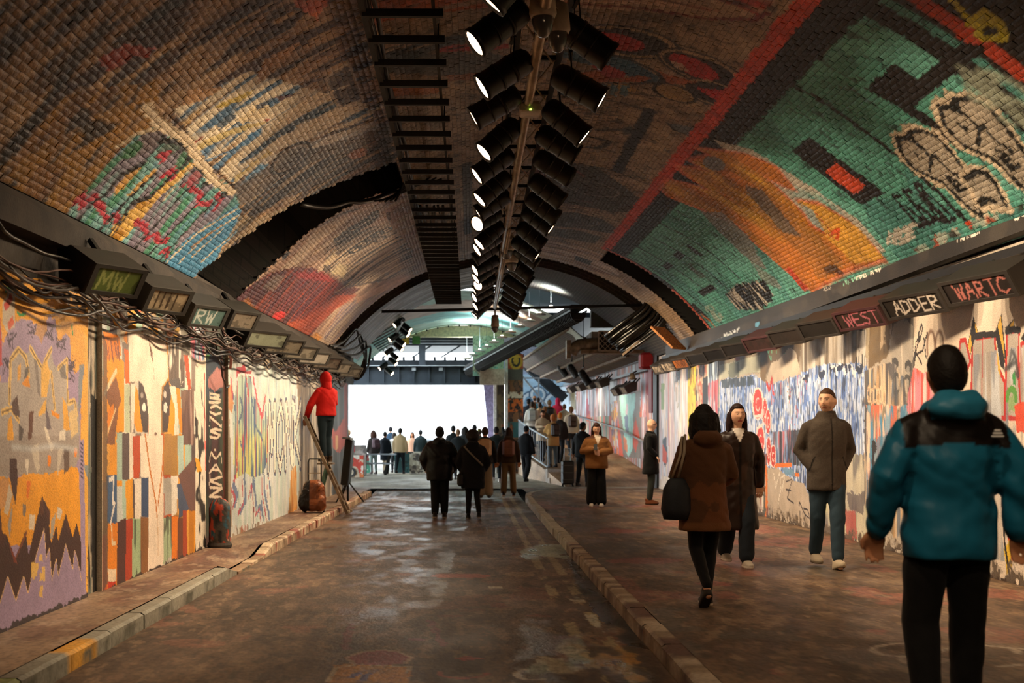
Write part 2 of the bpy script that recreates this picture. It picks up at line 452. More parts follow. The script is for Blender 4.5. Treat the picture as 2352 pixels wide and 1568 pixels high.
# brick lay-out: courses run along the tunnel, half bond
CW, BL, MJ = 0.0585, 0.178, 0.0055
nc = int(round((S_R - S_L) / CW)); CW = (S_R - S_L) / nc
by0 = 7.0; nb = int((D_END + .4 - by0) / BL)
ci, bi = np.meshgrid(np.arange(nc), np.arange(nb), indexing='ij'); ci = ci.ravel(); bi = bi.ravel()
bs = S_L + (ci + .5) * CW; byc = by0 + (bi + .5 + .5 * (ci % 2)) * BL
P = vault_point(byc, bs)
bpx = VX + FPX * P[:, 0] / P[:, 1]; bpy_ = VY - FPX * (P[:, 2] - CH) / P[:, 1]
keep = has_brick(byc, bs) & (bpx > -160) & (bpx < 2850) & (bpy_ > -160)
bs, byc, bpx, bpy_ = bs[keep], byc[keep], bpx[keep], bpy_[keep]
NB = len(bs)
lift = rng.uniform(-.002, .0025, NB); bl = BL - MJ; bw = CW - MJ
jy = rng.uniform(-.004, .004, NB); js = rng.uniform(-.003, .003, NB)
NU, NV = 5, 4
gu, gv = np.meshgrid(np.linspace(-.5, .5, NU), np.linspace(-.5, .5, NV), indexing='ij'); gu = gu.ravel(); gv = gv.ravel()
FY = byc[:, None] + jy[:, None] + gu[None] * bl; FS = bs[:, None] + js[:, None] + gv[None] * bw
FR = -lift[:, None] - .006 + .004 * ((np.abs(gu) > .49) | (np.abs(gv) > .49))[None]
BY = byc[:, None] + jy[:, None] + np.array([-.5, -.5, .5, .5])[None] * bl; BS = bs[:, None] + js[:, None] + np.array([-.5, .5, .5, -.5])[None] * bw
AY = byc[:, None] + np.array([-.5, -.5, .5, .5])[None] * BL; AS = bs[:, None] + np.array([-.5, .5, .5, -.5])[None] * CW      # joint half-way to the next brick
VFr = vault_point(FY, FS, FR); VBk = vault_point(BY, BS, .003); VAp = vault_point(AY, AS, .003)
BV = np.concatenate([VFr, VBk, VAp], 1); NVB = BV.shape[1]               # verts per brick
q0 = grid_quads(NU, NV)
k0, k1, k2, k3 = 0, NV - 1, NU * NV - 1, (NU - 1) * NV; bk = NU * NV
q1 = np.array([[k0, bk, bk + 1, k1], [k1, bk + 1, bk + 2, k2], [k2, bk + 2, bk + 3, k3], [k3, bk + 3, bk, k0]])
q2 = np.array([[bk + i, bk + 4 + i, bk + 4 + (i + 1) % 4, bk + (i + 1) % 4] for i in range(4)])
BQ = np.vstack([q0, q1, q2])

cv = Canvas(np.concatenate([FY, BY, AY], 1), np.concatenate([FS, BS, AS], 1), '#a48a6e', on_vault)
n1 = fbm(cv.u * 1.3, cv.v * 1.3, 5)
cv.put(np.where(n1 > .52)[0], '#8d7157', .6)
# every brick a little different in tone
tone = np.repeat(np.where(bs < s_seam, rng.uniform(.9, 1.06, NB), rng.uniform(.80, 1.08, NB)), NVB)
# ---- left of the cable tray: dark layered paint
zA = Zm(0, 0, 2.614); zB = Zm(400, 100, 4.126); zC = Zm(500, 380, 3.564)
L = np.where(cv.v < s_seam)[0]
cv.put(L, '#3a2c20')
leftp = [(-300, -300), (880, -300), (925, 420), (430, 680), (-300, 700)]
cv.streaks(leftp, ['#2a2320', '#7c5636', '#1f2a30', '#8a6a48', '#3a2018', '#a07c56'], 5.0, 1.1, .53, .85, 11)
cv.streaks(leftp, ['#15120f', '#c09a6c'], 9, 1.8, .62, .8, 44)
cv.streaks(zA((0, 1000), (400, 560), (950, 480), (960, 760), (560, 1150), (340, 1330), (60, 1180)), ['#8a5a1a', '#6e4614', '#a87826'], 6, 2.5, .44, .85, 21)
cv.streaks(zA((0, 900), (350, 560), (950, 480), (900, 640), (300, 1000), (20, 1150)), ['#1d1712'], 5, 4, .5, .9, 77)
cv.poly(zA((590, 330), (760, 260), (960, 300), (800, 350), (640, 420)), '#a8331c', .8, j=.08)
cv.poly(zA((1800, 30), (1900, -30), (1960, 20), (1900, 120)), '#e0702c', .9, j=.05)
cv.ell(715, 0, 40, 26, '#b84a20', a=.7)
# pale upper region with streaks along the arc
cv.streaks(zB((0, 620), (700, 260), (1300, 430), (1800, 560), (1900, 700), (1000, 1000), (560, 1330), (230, 1040)), ['#e8cfa4', '#d8b070', '#2f5a78', '#e9d7b8', '#3b7096', '#f0dfc0'], 6, 1.0, .5, .95, 61)
for pts, c in [
 (zB((780, 370), (850, 150), (1230, -40), (1000, 210), (880, 330)), '#c08e58'), (zB((80, 520), (150, 430), (480, 410), (260, 540), (100, 590)), '#c49460'),
 (zB((390, 590), (560, 510), (800, 420), (620, 545), (420, 610)), '#d9bc48'), (zB((600, 730), (760, 580), (920, 570), (860, 690), (640, 760)), '#ecd2a2'),
 (zB((780, 900), (1010, 700), (1310, 460), (1270, 540), (1060, 730), (900, 860)), '#f0dcb8'), (zB((680, 960), (700, 860), (830, 800), (820, 870)), '#3f82b0'),
 (zB((250, 1120), (620, 960), (690, 880), (700, 960), (420, 1060), (270, 1150)), '#4d7ea4'), (zB((620, 1350), (880, 1170), (900, 1040), (830, 1120), (640, 1300)), '#5b9cc8'),
 (zB((760, 590), (900, 520), (1020, 480), (900, 560), (780, 640)), '#1e3f5c'), (zB((940, 500), (1200, 470), (1000, 540)), '#5a2018'),
 (zB((160, 950), (230, 890), (290, 870), (200, 940)), '#b02a20'), (zB((850, 730), (900, 690), (890, 740)), '#c0281e'),
 (zB((400, 760), (520, 660), (600, 690), (430, 820)), '#1f4a66'), (zB((1020, 880), (1070, 790), (1170, 770), (1100, 840)), '#24506e'),
 (zB((100, 1010), (350, 880), (680, 760), (900, 740), (560, 860), (250, 1000)), '#d8c07a'), (zB((560, 1270), (900, 1000), (930, 1040), (700, 1200), (560, 1330)), '#e6cc86'),
]: cv.poly(pts, c, .9, j=.03)
cv.poly(zB((1420, 320), (1650, 160), (1810, 540), (1540, 620)), '#c9b496', .9, j=.02)
cv.poly(zB((1440, 330), (1640, 200), (1770, 520), (1560, 595)), '#5a4a3c', 1, j=.01)
cv.streaks(zB((1440, 330), (1640, 200), (1770, 520), (1560, 595)), ['#8d7a66', '#2a211a'], 20, 20, .55, .8, 9)
cv.line(zB((1490, 450), (1640, 395)), .05, '#d8c6a8')
cv.line(zB((1540, 430), (1610, 590)), .02, '#1a1512')
# smooth grey band with ovals
cv.poly(zB((560, 1330), (900, 1160), (1200, 980), (1500, 900), (1900, 760), (2060, 760), (2060, 1150), (1500, 1280), (800, 1568), (560, 1500)), '#5e5b58', .75, j=.06)
cv.streaks(zB((800, 1100), (1250, 940), (1900, 730), (1950, 800), (1300, 1000), (900, 1180)), ['#b8bcc0', '#d8cbb8'], 4, .8, .45, .85, 5)
cv.streaks(zB((700, 1500), (1100, 1200), (1900, 900), (2060, 1180), (1400, 1400), (900, 1568)), ['#1d1b1b', '#8a6a4c', '#2b3c48', '#b39a78'], 8, 1.0, .55, .85, 15)
cv.ring(668, 362, 52, 24, .05, '#17130f', rot=-.62); cv.ring(668, 362, 45, 19, .03, '#8b7a66', rot=-.62); cv.ell(668, 362, 40, 15, '#4a4038', rot=-.62, a=.8)
cv.ell(822, 352, 22, 10, '#b06a44', rot=-.3, a=.8)
cv.text('RLDR', 842, 262, (9, -4), (4, -9), .02, '#cfc4b0')
# the piece low on the left vault
cv.poly(zA((340, 1340), (560, 1100), (720, 900), (860, 780), (1000, 760), (1150, 880), (1260, 1010), (1420, 1160), (1440, 1290), (1100, 1568), (560, 1568)), '#5a9694', 1, j=.03)
cv.streaks(zA((340, 1340), (720, 900), (1000, 760), (1260, 1010), (1420, 1160), (1100, 1568), (560, 1568)), ['#5f8fb4', '#3f8b64', '#7fb2b0', '#8b7a8c'], 5, 2.0, .5, .9, 33)
cv.ell(337, 325, 52, 20, '#6d6064', rot=-.62); cv.ell(302, 345, 30, 13, '#3c7a50', rot=-.7)
cv.ell(392, 338, 46, 15, '#54685e', rot=-.65); cv.ell(425, 365, 30, 16, '#4d8062', rot=-.9)
cv.poly(zA((690, 1130), (740, 1060), (850, 980), (850, 1010), (760, 1110), (690, 1170)), '#d9a44e')
cv.poly(zA((620, 1460), (690, 1330), (900, 1170), (1150, 970), (1170, 990), (960, 1180), (780, 1390), (680, 1510)), '#e8b95c')
cv.poly(zA((760, 1170), (930, 1000), (940, 1020), (800, 1180)), '#d8a858')
cv.poly(zA((640, 1430), (720, 1370), (760, 1390), (670, 1490)), '#b88018'); cv.poly(zA((810, 1210), (930, 1200), (840, 1260)), '#c08a20')
for pts in [zA((460, 1200), (500, 1170), (480, 1240), (560, 1180), (600, 1220), (620, 1270), (640, 1330), (690, 1280), (700, 1320)),
            zA((810, 1330), (870, 1360), (880, 1430), (930, 1400), (960, 1450), (1000, 1440)), zA((960, 930), (1010, 920), (980, 960)), zA((980, 1050), (1040, 1010), (1020, 1060), (1050, 1060)),
            zA((1100, 1110), (1140, 1080), (1150, 1130), (1200, 1160), (1190, 1220), (1260, 1220)), zA((1300, 1170), (1330, 1200), (1290, 1250)), zA((970, 1510), (1010, 1490), (1000, 1540))]:
    cv.line(pts, .085, '#b8283c', j=.8)
cv.poly(zA((1120, 1080), (1180, 1010), (1230, 1010), (1190, 1100), (1130, 1130)), '#b4505e', .8)
for pts, w in [(zA((640, 1160), (720, 1050), (860, 980)), .09), (zA((660, 1400), (790, 1220), (900, 1180), (1130, 960), (1140, 900), (1090, 880)), .08), (zA((980, 800), (950, 880), (860, 970)), .05),
               (zA((970, 840), (1070, 850), (1110, 870), (1060, 930)), .07), (zA((560, 1420), (760, 1200), (930, 1040)), .06), (zA((780, 1520), (1100, 1160), (1230, 1040), (1190, 1000), (1160, 1020)), .06),
               (zA((860, 1560), (1120, 1290), (1260, 1130)), .05), (zA((950, 1568), (1200, 1290), (1360, 1150)), .05), (zA((430, 1360), (560, 1210), (640, 1160)), .06), (zA((650, 1440), (760, 1290)), .04), (zA((1230, 1100), (1260, 1090)), .12), (zA((1340, 1165), (1370, 1160)), .12)]:
    cv.line(pts, w, '#15110f')
cv.line(zA((870, 640), (960, 740), (1030, 790), (1130, 850), (1190, 950), (1250, 1030), (1280, 1080), (1400, 1160)), .10, '#e8d2b0', j=.8)
cv.line(zA((960, 770), (820, 800), (700, 880)), .05, '#d8c4a0'); cv.line(zA((1150, 990), (980, 1200)), .04, '#f0dcb8')
cv.poly(zA((990, 1568), (1130, 1420), (1420, 1230), (1450, 1290), (1420, 1400), (1330, 1480), (1280, 1600), (1080, 1700)), '#4a90b8', 1, j=.04)
for pts in [zA((1000, 1568), (1180, 1400), (1410, 1260)), zA((1080, 1568), (1240, 1410), (1420, 1300)), zA((1150, 1540), (1330, 1380)), zA((1210, 1568), (1400, 1400))]: cv.line(pts, .05, '#dcc8a4', j=.8)
cv.line(zA((1150, 1480), (1330, 1350)), .05, '#b8844a')
cv.streaks(zA((1250, 1640), (1440, 1290), (1560, 1300), (2000, 1130), (2000, 1230), (1450, 1480), (1300, 1660)), ['#6b5a3c', '#8f7d52', '#2b241c', '#b59c78'], 8, 2, .5, .8, 71)
# ---- second vault on the left (behind the gap)
far = np.where((cv.v < s_seam) & (cv.u > gap2(cv.v) - .1))[0]
cv.put(far, '#c9a486')
bp = zC((100, 1100), (300, 900), (760, 540), (1030, 300), (1560, 240), (1800, 1100), (1100, 1300), (820, 1480), (560, 1480))
cv.streaks(bp, ['#b98a70', '#d8bda0', '#9a7a66'], 3, 1.5, .52, .8, 3)
cv.poly(zC((100, 1090), (420, 880), (600, 830), (760, 830), (960, 920), (1060, 1000), (1180, 1000), (1000, 1130), (840, 1300), (690, 1480), (480, 1390), (220, 1240)), '#6a2a20', .95, j=.08)
cv.streaks(zC((100, 1090), (420, 880), (760, 830), (1060, 1000), (1000, 1130), (840, 1300), (690, 1480), (220, 1240)), ['#8c2f24', '#40201c', '#a8482c', '#592834'], 7, 1.2, .5, .9, 8)
cv.poly(zC((360, 1000), (460, 900), (560, 900), (460, 1030)), '#8f7c6e', .7, j=.06)
cv.ell(640, 725, 16, 9, '#e0281e', rot=-.4); cv.poly(zC((600, 880), (860, 870), (960, 950), (700, 930)), '#a82a28', .7, j=.06)
cv.poly(zC((560, 1290), (720, 1250), (960, 1060), (1150, 1050), (960, 1180), (800, 1330), (690, 1440), (610, 1390)), '#c4562a', .85, j=.08)
cv.poly(zC((700, 1430), (800, 1370), (860, 1400), (780, 1470)), '#d08a2c', .9, j=.05); cv.poly(zC((140, 1130), (250, 1080), (330, 1200), (220, 1240)), '#b06a2a', .8, j=.06)
cv.streaks(zC((860, 1400), (1020, 1150), (1300, 1020), (1700, 880), (1720, 940), (1240, 1180), (900, 1480)), ['#b49a9c', '#8c7a84', '#d8c0a4'], 8, 1, .45, .9, 6)
cv.poly(zC((1140, 1080), (1340, 980), (1690, 860), (1700, 915), (1330, 1040), (1130, 1130)), '#d8ab8c', 1, j=.02)
cv.poly(zC((850, 860), (940, 700), (1040, 570), (1400, 490), (1500, 640), (1580, 740), (1600, 860), (1320, 950), (1060, 1000), (960, 900)), '#352a22', .85, j=.09)
cv.streaks(zC((850, 700), (1040, 570), (1400, 460), (1600, 700), (1600, 880), (1100, 980), (960, 900)), ['#c9ab8a', '#a88a6c', '#1a1512', '#e0c4a4'], 9, 1.0, .52, .95, 52)
cv.poly(zC((870, 800), (960, 690), (980, 740), (900, 820)), '#d8be98', .9, j=.04); cv.poly(zC((920, 880), (1000, 800), (1070, 830), (1030, 910)), '#d0bc94', .9, j=.04)
for (x, y) in [(1270, 400), (1240, 430), (1210, 455), (1180, 470), (1140, 495), (1110, 515), (1080, 530), (1020, 570), (990, 600), (960, 620)]:
    cv.poly(zC((x - 20, y - 20), (x + 45, y - 42), (x + 62, y + 12), (x + 4, y + 44)), '#241d1a', .9, j=.02); cv.line(zC((x + 10, y), (x + 40, y - 8)), .05, '#c8b49c')
for (x, y) in [(1380, 530), (1310, 560), (1260, 590), (1330, 600), (1180, 640), (1120, 690)]: cv.ring(500 + x / 3.564, 380 + y / 3.564, 13, 5, .05, '#1c1613', rot=-.4)
cv.line(zC((930, 850), (1020, 760), (1240, 670), (1420, 590)), .06, '#e2cdb0'); cv.line(zC((960, 1040), (1180, 900), (1540, 740)), .06, '#d8c09c'); cv.line(zC((860, 480), (1020, 390), (1160, 350)), .08, '#3a2c22', soft=.8)
for (x, y) in [(310, 920), (390, 850), (460, 790), (520, 715), (545, 740), (560, 720)]: cv.poly(zC((x - 28, y + 14), (x + 14, y - 24), (x + 32, y - 8), (x - 8, y + 34)), '#2a211c', .95, j=.01)
cv.poly(zC((1380, 380), (1405, 380), (1420, 450), (1390, 450)), '#6a4a38')
cv.poly(zC((1090, 255), (1480, 30), (1490, 110), (1200, 245)), '#b8a88c')
# ---- centre: sandy bricks with black outlines and red shapes
zD = Zm(1180, 0, 3.36); zE = Zm(1180, 380, 3.92); zT = Zm(780, 0, 2.8)
cpoly = [(925, -300), (1900, -300), (1850, 0), (1395, 580), (1480, 700), (1180, 640), (1000, 690)]
cv.streaks(cpoly, ['#6d5540', '#4a3a2c'], 9, 9, .66, .9, 201, o=3)
cv.streaks(cpoly, ['#3c2e22', '#c0a684'], 3, 3, .62, .5, 207, o=3)
for cx, cy, rx, ry, rot, red in [(880, 320, 380, 100, .15, 1), (1440, 520, 330, 90, .33, 1), (1560, 720, 260, 80, .3, 1)]:
    x, y = 1180 + cx / 3.36, cy / 3.36; a, b = rx / 3.36, ry / 3.36
    cv.ell(x, y, a * 1.08, b * 1.25, '#241b15', rot=rot); cv.ell(x, y, a, b * 1.1, '#b2946f', rot=rot); cv.ell(x - 4, y, a * .88, b * .95, '#1b1411', rot=rot)
cv.ell(1410, 95, 72, 19, '#c41f1a', rot=.16); cv.poly(zD((560, 300), (680, 310), (760, 350), (640, 360)), '#c09878')
cv.ell(1593, 153, 62, 19, '#c41f1a', rot=.42); cv.poly(zD((1210, 470), (1300, 490), (1370, 560), (1260, 530)), '#c8a080')
cv.poly(zD((1400, 670), (1660, 700), (1640, 790), (1560, 770)), '#c01e1a')
cv.poly(zD((330, 380), (600, 380), (900, 460), (1130, 590), (1140, 635), (1000, 640), (880, 580), (600, 500), (340, 430)), '#2c5a72', 1, j=.03)
cv.poly(zD((500, 560), (640, 540), (800, 610), (960, 580), (1060, 600), (1010, 630), (520, 630)), '#b0562a'); cv.poly(zD((600, 500), (740, 500), (860, 560), (850, 600), (720, 600)), '#b02a22')
cv.poly(zD((1080, 520), (1200, 580), (1430, 630), (1300, 650), (1180, 640)), '#a8562c')
cv.line(zD((340, 390), (640, 390), (930, 470), (1120, 560), (1160, 630), (940, 645), (520, 635), (200, 640)), .05, '#17110e')
cv.ell(1550, 213, 46, 15, '#a08050', rot=.3); cv.ring(1550, 213, 50, 18, .05, '#17110e', rot=.3)
cv.poly(zD((700, 650), (860, 640), (980, 700), (820, 700)), '#a88040'); cv.line(zD((680, 645), (900, 720), (1130, 740)), .05, '#17110e')
for x0, x1 in ((350, 420), (440, 560), (590, 720), (750, 800), (830, 890)): cv.poly(zD((x0, 645), (x1, 655), (x1 - 15, 765 - (x1 - x0) * .3), (x0 - 10, 720)), '#3a7284', .9, j=.03)
cv.line(zD((240, 740), (560, 750), (840, 790), (1030, 850)), .05, '#17110e'); cv.line(zD((1050, 850), (800, 1320)), .17, '#15100d')
cv.line(zD((240, 1230), (560, 1270), (800, 1320), (1100, 1400)), .05, '#17110e')
for y in (800, 830, 860, 885, 905): cv.line(zD((330 + y * .1, y), (600, y + 18), (800, y + 30)), .035, '#2a2018', j=1.2)
cv.line(zD((300, 1060), (520, 1040), (740, 1090), (660, 1140), (400, 1130)), .10, '#1b1511', j=1); cv.line(zD((640, 1000), (930, 1000)), .08, '#221c1a', j=1.5)
cv.poly(zD((840, 990), (910, 970), (900, 1030), (850, 1040)), '#28343c', .8)
cv.poly(zD((1190, 945), (1420, 985), (1400, 1050), (1240, 1000)), '#5d6266'); cv.line(zD((1185, 945), (1240, 1000), (1390, 1055)), .05, '#15110e')
cv.poly(zD((300, 40), (900, 80), (1600, 140), (1900, 100), (2000, -40), (2000, -300), (200, -300)), '#b8987a', 1, j=.02)
cv.streaks(zD((250, 0), (1300, 50), (1900, 130), (2010, 0), (2000, -300), (200, -300)), ['#8a2a1c', '#b03a28', '#4a2218', '#d8b090'], 7, .8, .5, .95, 303)
cv.line(zD((400, 20), (900, 50), (1500, 140), (1850, 150), (1950, 100)), .06, '#7a241a', j=1)
# the part between tray and lights
cv.poly(zT((150, 90), (640, 60), (1130, 0), (1130, -200), (150, -200)), '#a8512c', .8, j=.06); cv.streaks(zT((150, 220), (640, 80), (1130, 20), (1130, -200), (150, -200)), ['#b09070', '#7c3a20', '#c45c2c'], 8, 1, .5, .9, 90)
cv.poly(zT((640, 290), (890, 280), (1090, 275), (1090, 310), (640, 335)), '#b82c20'); cv.poly(zT((500, 265), (620, 265), (600, 290)), '#b02a20')
cv.streaks(zT((170, 330), (640, 240), (1130, 200), (1120, 250), (640, 330), (260, 440)), ['#1d1814', '#c9b08a', '#3a4a52'], 9, 1, .52, .95, 57)
cv.poly(zT((280, 340), (1050, 340), (1000, 460), (660, 480), (280, 470)), '#3e4c52', .75, j=.08); cv.poly(zT((280, 560), (440, 535), (650, 530), (630, 600), (300, 620)), '#b8682a', .95, j=.03)
cv.poly(zT((690, 480), (980, 460), (1000, 500), (700, 520)), '#a85c30', .7, j=.05); cv.poly(zT((310, 640), (420, 640), (400, 670), (320, 690)), '#3d4a50', .8)
cv.line(zT((700, 260), (900, 210), (1130, 180)), .08, '#17120f', j=1); cv.line(zT((820, 1050), (825, 1500)), .16, '#1b1a1a'); cv.line(zT((730, 1040), (900, 1000), (1010, 1030)), .04, '#17120f', j=1)
cv.poly(zT((860, 1100), (930, 1070), (1010, 1100), (1020, 1170), (940, 1130)), '#2a241f', .8, j=.05)
# dark ovals further back
cv.poly(zE((150, 60), (420, -40), (760, 20), (1000, 190), (1150, 300), (1080, 420), (900, 420), (500, 340), (200, 320)), '#3d3a35', .95, j=.04)
cv.ring(1180 + 700 / 3.92, 380 + 205 / 3.92, 64, 15, .035, '#8c857c', rot=.2); cv.ell(1190 + 160 / 3.92, 400, 26, 12, '#5a2018', a=.8); cv.line(zE((420, -10), (560, 40), (640, 100)), .06, '#7c3428'); cv.line(zE((520, 300), (700, 330)), .07, '#5e2c22')
cv.line(zE((560, -10), (900, 40), (1260, 190)), .05, '#17120f'); cv.line(zE((200, 340), (560, 400), (1020, 520)), .05, '#17120f'); cv.line(zE((200, 345), (600, 380), (740, 420)), .06, '#b89c78')
cv.poly(zE((190, 420), (560, 420), (800, 480), (930, 570), (880, 610), (560, 560), (200, 530)), '#3f3d38', .95, j=.04); cv.poly(zE((200, 560), (520, 570), (800, 640), (720, 700), (400, 640), (200, 610)), '#45423d', .9, j=.04)
cv.ring(1180 + 480 / 3.92, 380 + 480 / 3.92, 74, 12, .035, '#827a6e', rot=.14); cv.line(zE((130, 630), (400, 660), (820, 800)), .05, '#17120f')
cv.streaks(zE((130, 640), (420, 670), (840, 810), (960, 1000), (700, 960), (300, 880), (60, 800)), ['#8a4a38', '#c4a488', '#5c4c44', '#d8c8c0'], 9, 1, .52, .8, 70)
cv.text('NAX', 1180 + 560 / 3.92, 380 + 850 / 3.92, (9, 3), (3, -9), .09, '#1a1512')
# ring of the vault with the red stripe
cv.poly(zE((30, 940), (200, 900), (440, 905), (760, 960), (960, 1010), (1170, 1230), (1140, 1260), (800, 1020), (560, 950), (240, 900)), '#c8ab8c', 1, j=.01)
cv.poly(zE((230, 905), (420, 910), (700, 985), (930, 1100), (1140, 1245), (1110, 1272), (940, 1190), (760, 1060), (480, 960)), '#b01c30', 1, j=.02); cv.poly(zE((140, 940), (320, 955), (560, 1020), (760, 1100), (880, 1190), (700, 1120), (420, 1010)), '#a81c30', 1, j=.02)
cv.line(zE((180, 920), (500, 990), (800, 1120), (1060, 1290)), .05, '#2a1c18'); cv.line(zE((40, 960), (420, 1030), (760, 1170), (1050, 1330)), .04, '#3a2c24')
# ---- right: the green panel with its orange and black border
zG = Zm(1450, 0, 2.306); zH = Zm(1960, 100, 3.408)
gi = np.where((cv.v > s_teal) & (cv.u < D_TEAL + .05) & (cv.u > 10.0))[0]
j = cv.ju[gi] * .03
cv.put(gi, '#5aa592')
n = fbm(cv.u[gi] * .5, cv.v[gi] * .7, 40); cv.put(gi[n > .5], '#6cb3a2', .8); n = fbm(cv.u[gi] * .9, cv.v[gi] * .9, 48); cv.put(gi[n > .6], '#4c8f86', .8)
n = fbm(cv.u[gi] * 14, cv.v[gi] * 5, 49); cv.put(gi[n > .7], '#2d4a44', .8)
ni = np.where((cv.v > s_teal - .1) & (cv.u <= 10.0))[0]; cv.put(ni, '#26201a')
cv.poly([(1990, -100), (2130, -10), (2352, 152), (2500, 260), (2500, 300), (2352, 190), (2100, 10), (1950, -100)], '#c44222', 1)
for q in (zG((1700, 0), (1790, 100), (1830, 150), (1870, 100), (1930, 130)), zG((1790, 130), (1870, 60), (1960, 120)), zG((1830, 130), (1850, 200), (1970, 200), (1970, 140))): cv.line(q, .08, '#c8b830')
e = np.abs(cv.v - s_teal)
bi_ = np.where((cv.u < D_TEAL + .05) & (cv.u > 9.2))[0]; dv = cv.v[bi_] + cv.ju[bi_] * .035 - s_teal
cv.put(bi_[(dv > 0) & (dv < .37)], '#1b1613'); cv.put(bi_[(dv > -.17) & (dv <= .02)], '#cf4220')
k = bi_[(dv > 0) & (np.abs(cv.u[bi_] - 10.32 + cv.jv[bi_] * .03) < .17)]; cv.put(k, '#1b1613')
k = bi_[(dv > -.1) & (cv.u[bi_] > D_TEAL - .32)]; cv.put(k, '#1b1613'); k = bi_[(dv > -.1) & (cv.u[bi_] > D_TEAL - .17)]; cv.put(k, '#b8482a')
# inside it
cv.poly(zG((850, 800), (940, 720), (1350, 1020), (1220, 1085)), '#1b1613', 1, j=.03); cv.poly(zG((1030, 910), (1085, 860), (1245, 985), (1180, 1028)), '#d24a20', 1, j=.02)
cv.line(zG((735, 400), (960, 500), (1180, 650), (1420, 830), (1620, 1010), (1800, 1200)), .09, '#1b1613', j=1)
cv.poly(zG((1235, 465), (1400, 330), (1520, 415), (1500, 560), (1420, 570)), '#1b1613', 1, j=.03); cv.poly(zG((1400, 560), (1500, 560), (1720, 730), (1750, 800), (1640, 720)), '#1b1613', 1, j=.03)
cv.poly(zG((1500, 430), (1760, 220), (1900, 250), (1500, 560), (1420, 560)), '#1b1613', 1, j=.03)
# flames of orange and yellow
cv.streaks(zG((440, 740), (640, 790), (900, 950), (1200, 1160), (1350, 1330), (1200, 1400), (900, 1150), (600, 900)), ['#a8b8ae', '#c4b8a6'], 2, .8, .35, .9, 19)
flame = zG((345, 785), (480, 800), (600, 815), (760, 880), (860, 1000), (760, 960), (690, 920), (800, 1020), (900, 1120), (960, 1200), (1080, 1250), (960, 1100), (890, 1065), (1000, 1080), (1150, 1170), (1260, 1280), (1340, 1370), (1160, 1420), (1010, 1500), (960, 1540), (820, 1430), (660, 1290), (560, 1190), (400, 1120), (200, 1040), (160, 1000), (200, 950), (330, 980), (420, 1010), (280, 920), (255, 880), (360, 890), (440, 920), (310, 850), (380, 830), (430, 820))
cv.poly(flame, '#c98a22', 1, j=.03)
cv.line(flame + flame[:1], .12, '#e0713c', .85, soft=.5)
cv.streaks(flame, ['#e0a83a', '#b87420', '#d07a2a'], 2.2, .7, .5, .8, 27)
cv.poly(zG((880, 1060), (1010, 1090), (1200, 1200), (1340, 1370), (1190, 1400), (1060, 1280), (980, 1180)), '#e3a93c', .9, j=.04); cv.poly(zG((600, 960), (760, 1040), (1040, 1300), (1150, 1400), (1000, 1480), (860, 1300), (700, 1150)), '#a06a2c', .75, j=.08)
cv.poly(zG((900, 1075), (960, 1110), (1030, 1230), (960, 1180)), '#9fb0aa', .9)
cv.poly(zG((600, 985), (690, 1000), (800, 1130), (900, 1250), (800, 1230), (700, 1110), (620, 1030)), '#5a5650', .8, j=.05); cv.ell(1640, 375, 27, 15, '#747a7c', rot=.3, a=.9)
cv.poly(zG((370, 1120), (480, 1120), (620, 1250), (720, 1430), (640, 1390), (470, 1230)), '#8c8a84', .9, j=.06); cv.poly(zG((640, 1390), (760, 1470), (800, 1530), (700, 1500)), '#8c8a84', .7, j=.06)
cv.poly(zG((830, 1400), (940, 1530), (920, 1545), (820, 1430)), '#d04a24'); cv.line(zG((980, 1130), (1100, 1270), (940, 1190)), .03, '#c04a20'); cv.line(zG((1060, 1240), (1100, 1210), (1090, 1260)), .05, '#e05a20')
cv.streaks(zG((1000, 1440), (1050, 1400), (1200, 1420), (1100, 1470)), ['#2a1e14'], 6, 6, .5, .8, 4)
# far lines and dashes
for a, b, c, d in [((1220, 465), (1560, 640), (1800, 800), (2030, 1010)), ((1140, 585), (1500, 780), (1760, 960), (1950, 1130)), ((1060, 700), (1380, 880), (1580, 1010), (1720, 1120)), ((960, 775), (1270, 940), (1520, 1110), (1870, 1400))]:
    cv.line(zE(a, b, c, d), .07, '#17201c')
for q in [((1545, 720), (1570, 705), (1705, 800), (1680, 820)), ((1435, 800), (1490, 765), (1545, 810), (1490, 850)), ((1330, 900), (1385, 865), (1440, 905), (1390, 945)), ((1230, 980), (1265, 965), (1450, 1095), (1420, 1115)), ((1650, 1135), (1775, 1065), (1830, 1105), (1710, 1180)), ((1590, 1250), (1620, 1235), (1780, 1390), (1750, 1400))]: cv.poly(zE(*q), '#1d1a18', 1, j=.02)
cv.line(zE((1700, 1345), (1760, 1390), (1820, 1460)), .08, '#c8702c'); cv.streaks(zE((1700, 1280), (1780, 1240), (1900, 1360), (1850, 1420)), ['#a8b4a0'], 9, 9, .5, .8, 12); cv.streaks(zE((1540, 880), (1620, 880), (1760, 1000), (1660, 1010)), ['#5c5850'], 6, 4, .45, .8, 14)
blk = zG((560, 1500), (700, 1480), (760, 1568), (700, 1640), (560, 1640), (500, 1560)); cv.poly(blk, '#191715', 1, j=.08); cv.streaks(blk, ['#cfc4b4'], 16, 3, .58, .9, 15)
